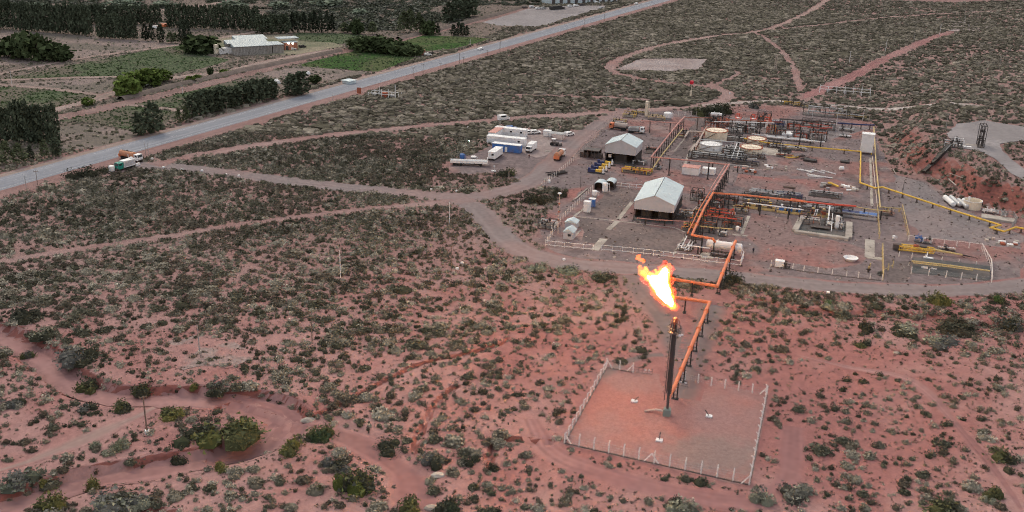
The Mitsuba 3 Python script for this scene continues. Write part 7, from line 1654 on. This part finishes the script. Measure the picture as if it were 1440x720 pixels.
for i in range(8): put(k, 'wall_board', MB().box((L2_ * (i + .5) / 8, 0, 2.4), (L2_ / 8 - .12, .16 + .05 * (i % 2), 4.8)), a, rz, 'farm_wall')
put(k, 'wall', MB().box((L2_ / 2, 6, 2.3), (L2_, 11.6, 4.6)), a, rz, 'farm_wall'); put(k, 'roof', MB().box((L2_ / 2, 5.8, 5.0), (L2_ + .4, 12.6, .3)), a, rz, 'barn_roof')
k = thing('brick_house', 'small brick house with white lit lamps at the right end of the barn', 'house'); a = on(401, 71)
put(k, 'wall', MB().box((4, 3.4, 2.2), (8, 6, 4.4)), a, rz, 'brick'); put(k, 'door', MB().box((1.5, .35, 1.3), (1.6, .1, 2.6)), a, rz, 'black_steel')
put(k, 'roof', MB().box((4, 8.5, 6.4), (13, 8, .3)).box((4, 3.4, 4.6), (8.6, 6.6, .25)), a, rz, 'barn_roof')
for x in (1.0, 3.5): part(k, 'lamp', mikit.ply(MB().vessel((0, 0, 0), .55, .9, 8).moved(a + [x + 1.5, -.6, 4.0], 0), 'm_ember', emitter={'type': 'area', 'radiance': rgb(2.4, 2.2, 1.9)}), None)
cabin('white walled annex at the left end of the barn', 319, 76, 9, 5, 3.2, 'white_paint', rz=rz); vessel('dark capped round silo left of the barn', 304, 77, 62, 6, 'cream_paint', name='silo', cat='silo')
one('tractor', 'red farm machine in front of the windbreak gap', 'farm machine', MB().box(on(231, 38) + [0, 0, 1.2], (6, 2.4, 2.0), .2).box(on(227, 39.5) + [0, 0, 1.8], (4, 2, 1.5), .2).mesh(), 'm_orange_paint')
one('white_tarp', 'white tarp heap left of the red farm machine', 'tarp', MB().box(on(219, 39.5) + [0, 0, .8], (6, 2.4, 1.5), .2, .6).mesh(), 'm_white_paint')
one('farm_hut', 'small brick hut at the right end of the rounded tree row', 'hut', MB().box(on(593, 77) + [0, 0, 1.5], (4, 3, 3), .3).mesh(), 'm_brick')
one('tarp', 'pale grey sheet roof beside the highway below the bright green field', 'shelter', MB().box(on(491, 117) + [0, 0, 1.6], (6, 6, .2), 1.0).box(on(491, 117) + [0, 0, .8], (5, 5, 1.5), 1.0).mesh(), 'm_roof_sheet')
for i, (x, y) in enumerate(((433, 104), (429, 106), (389, 115), (391, 117))):
    one('tarp', ['white tarp bundle on the ploughed strip, right', 'white tarp bundle on the ploughed strip, left', 'white sack near the dark tree pair, upper', 'white sack near the dark tree pair, lower'][i], 'tarp', MB().box(on(x, y) + [0, 0, .7], (2.6, 2, 1.4), .4, .6).mesh(), 'm_white_paint')
# earth banks of the irrigation canal
for lab, pts, hh in (('bank', [(170, 141), (210, 131), (260, 118), (330, 103), (400, 88), (478, 72)], 1.6), ('bank', [(560, 55), (600, 46), (650, 34), (700, 21), (740, 9)], 1.6)):
    line = curve([on(*p)[:2] for p in pts], 2); k = struct('canal_bank'); n = len(line); d = np.gradient(line, axis=0); d /= np.linalg.norm(d, axis=1, keepdims=True); nr = np.c_[d[:, 1], -d[:, 0]]
    prof = [(-2.6, -.1), (-.9, hh), (.9, hh * .95), (2.8, -.1)]
    v = np.vstack([np.c_[line + nr * o, np.full(n, z) * (1 + .25 * (meshkit.noise(np.c_[line / 5, line[:, :1] * 0], 4) - .5))] for o, z in prof])
    f = [[j * n + i, j * n + i + 1, (j + 1) * n + i + 1] for j in range(3) for i in range(n - 1)] + [[j * n + i, (j + 1) * n + i + 1, (j + 1) * n + i] for j in range(3) for i in range(n - 1)]
    scene[k] = mikit.ply((v, np.array(f)[:, ::-1]), 'm_ground', 40)
print('entries', len(scene), 'labels', len(labels))
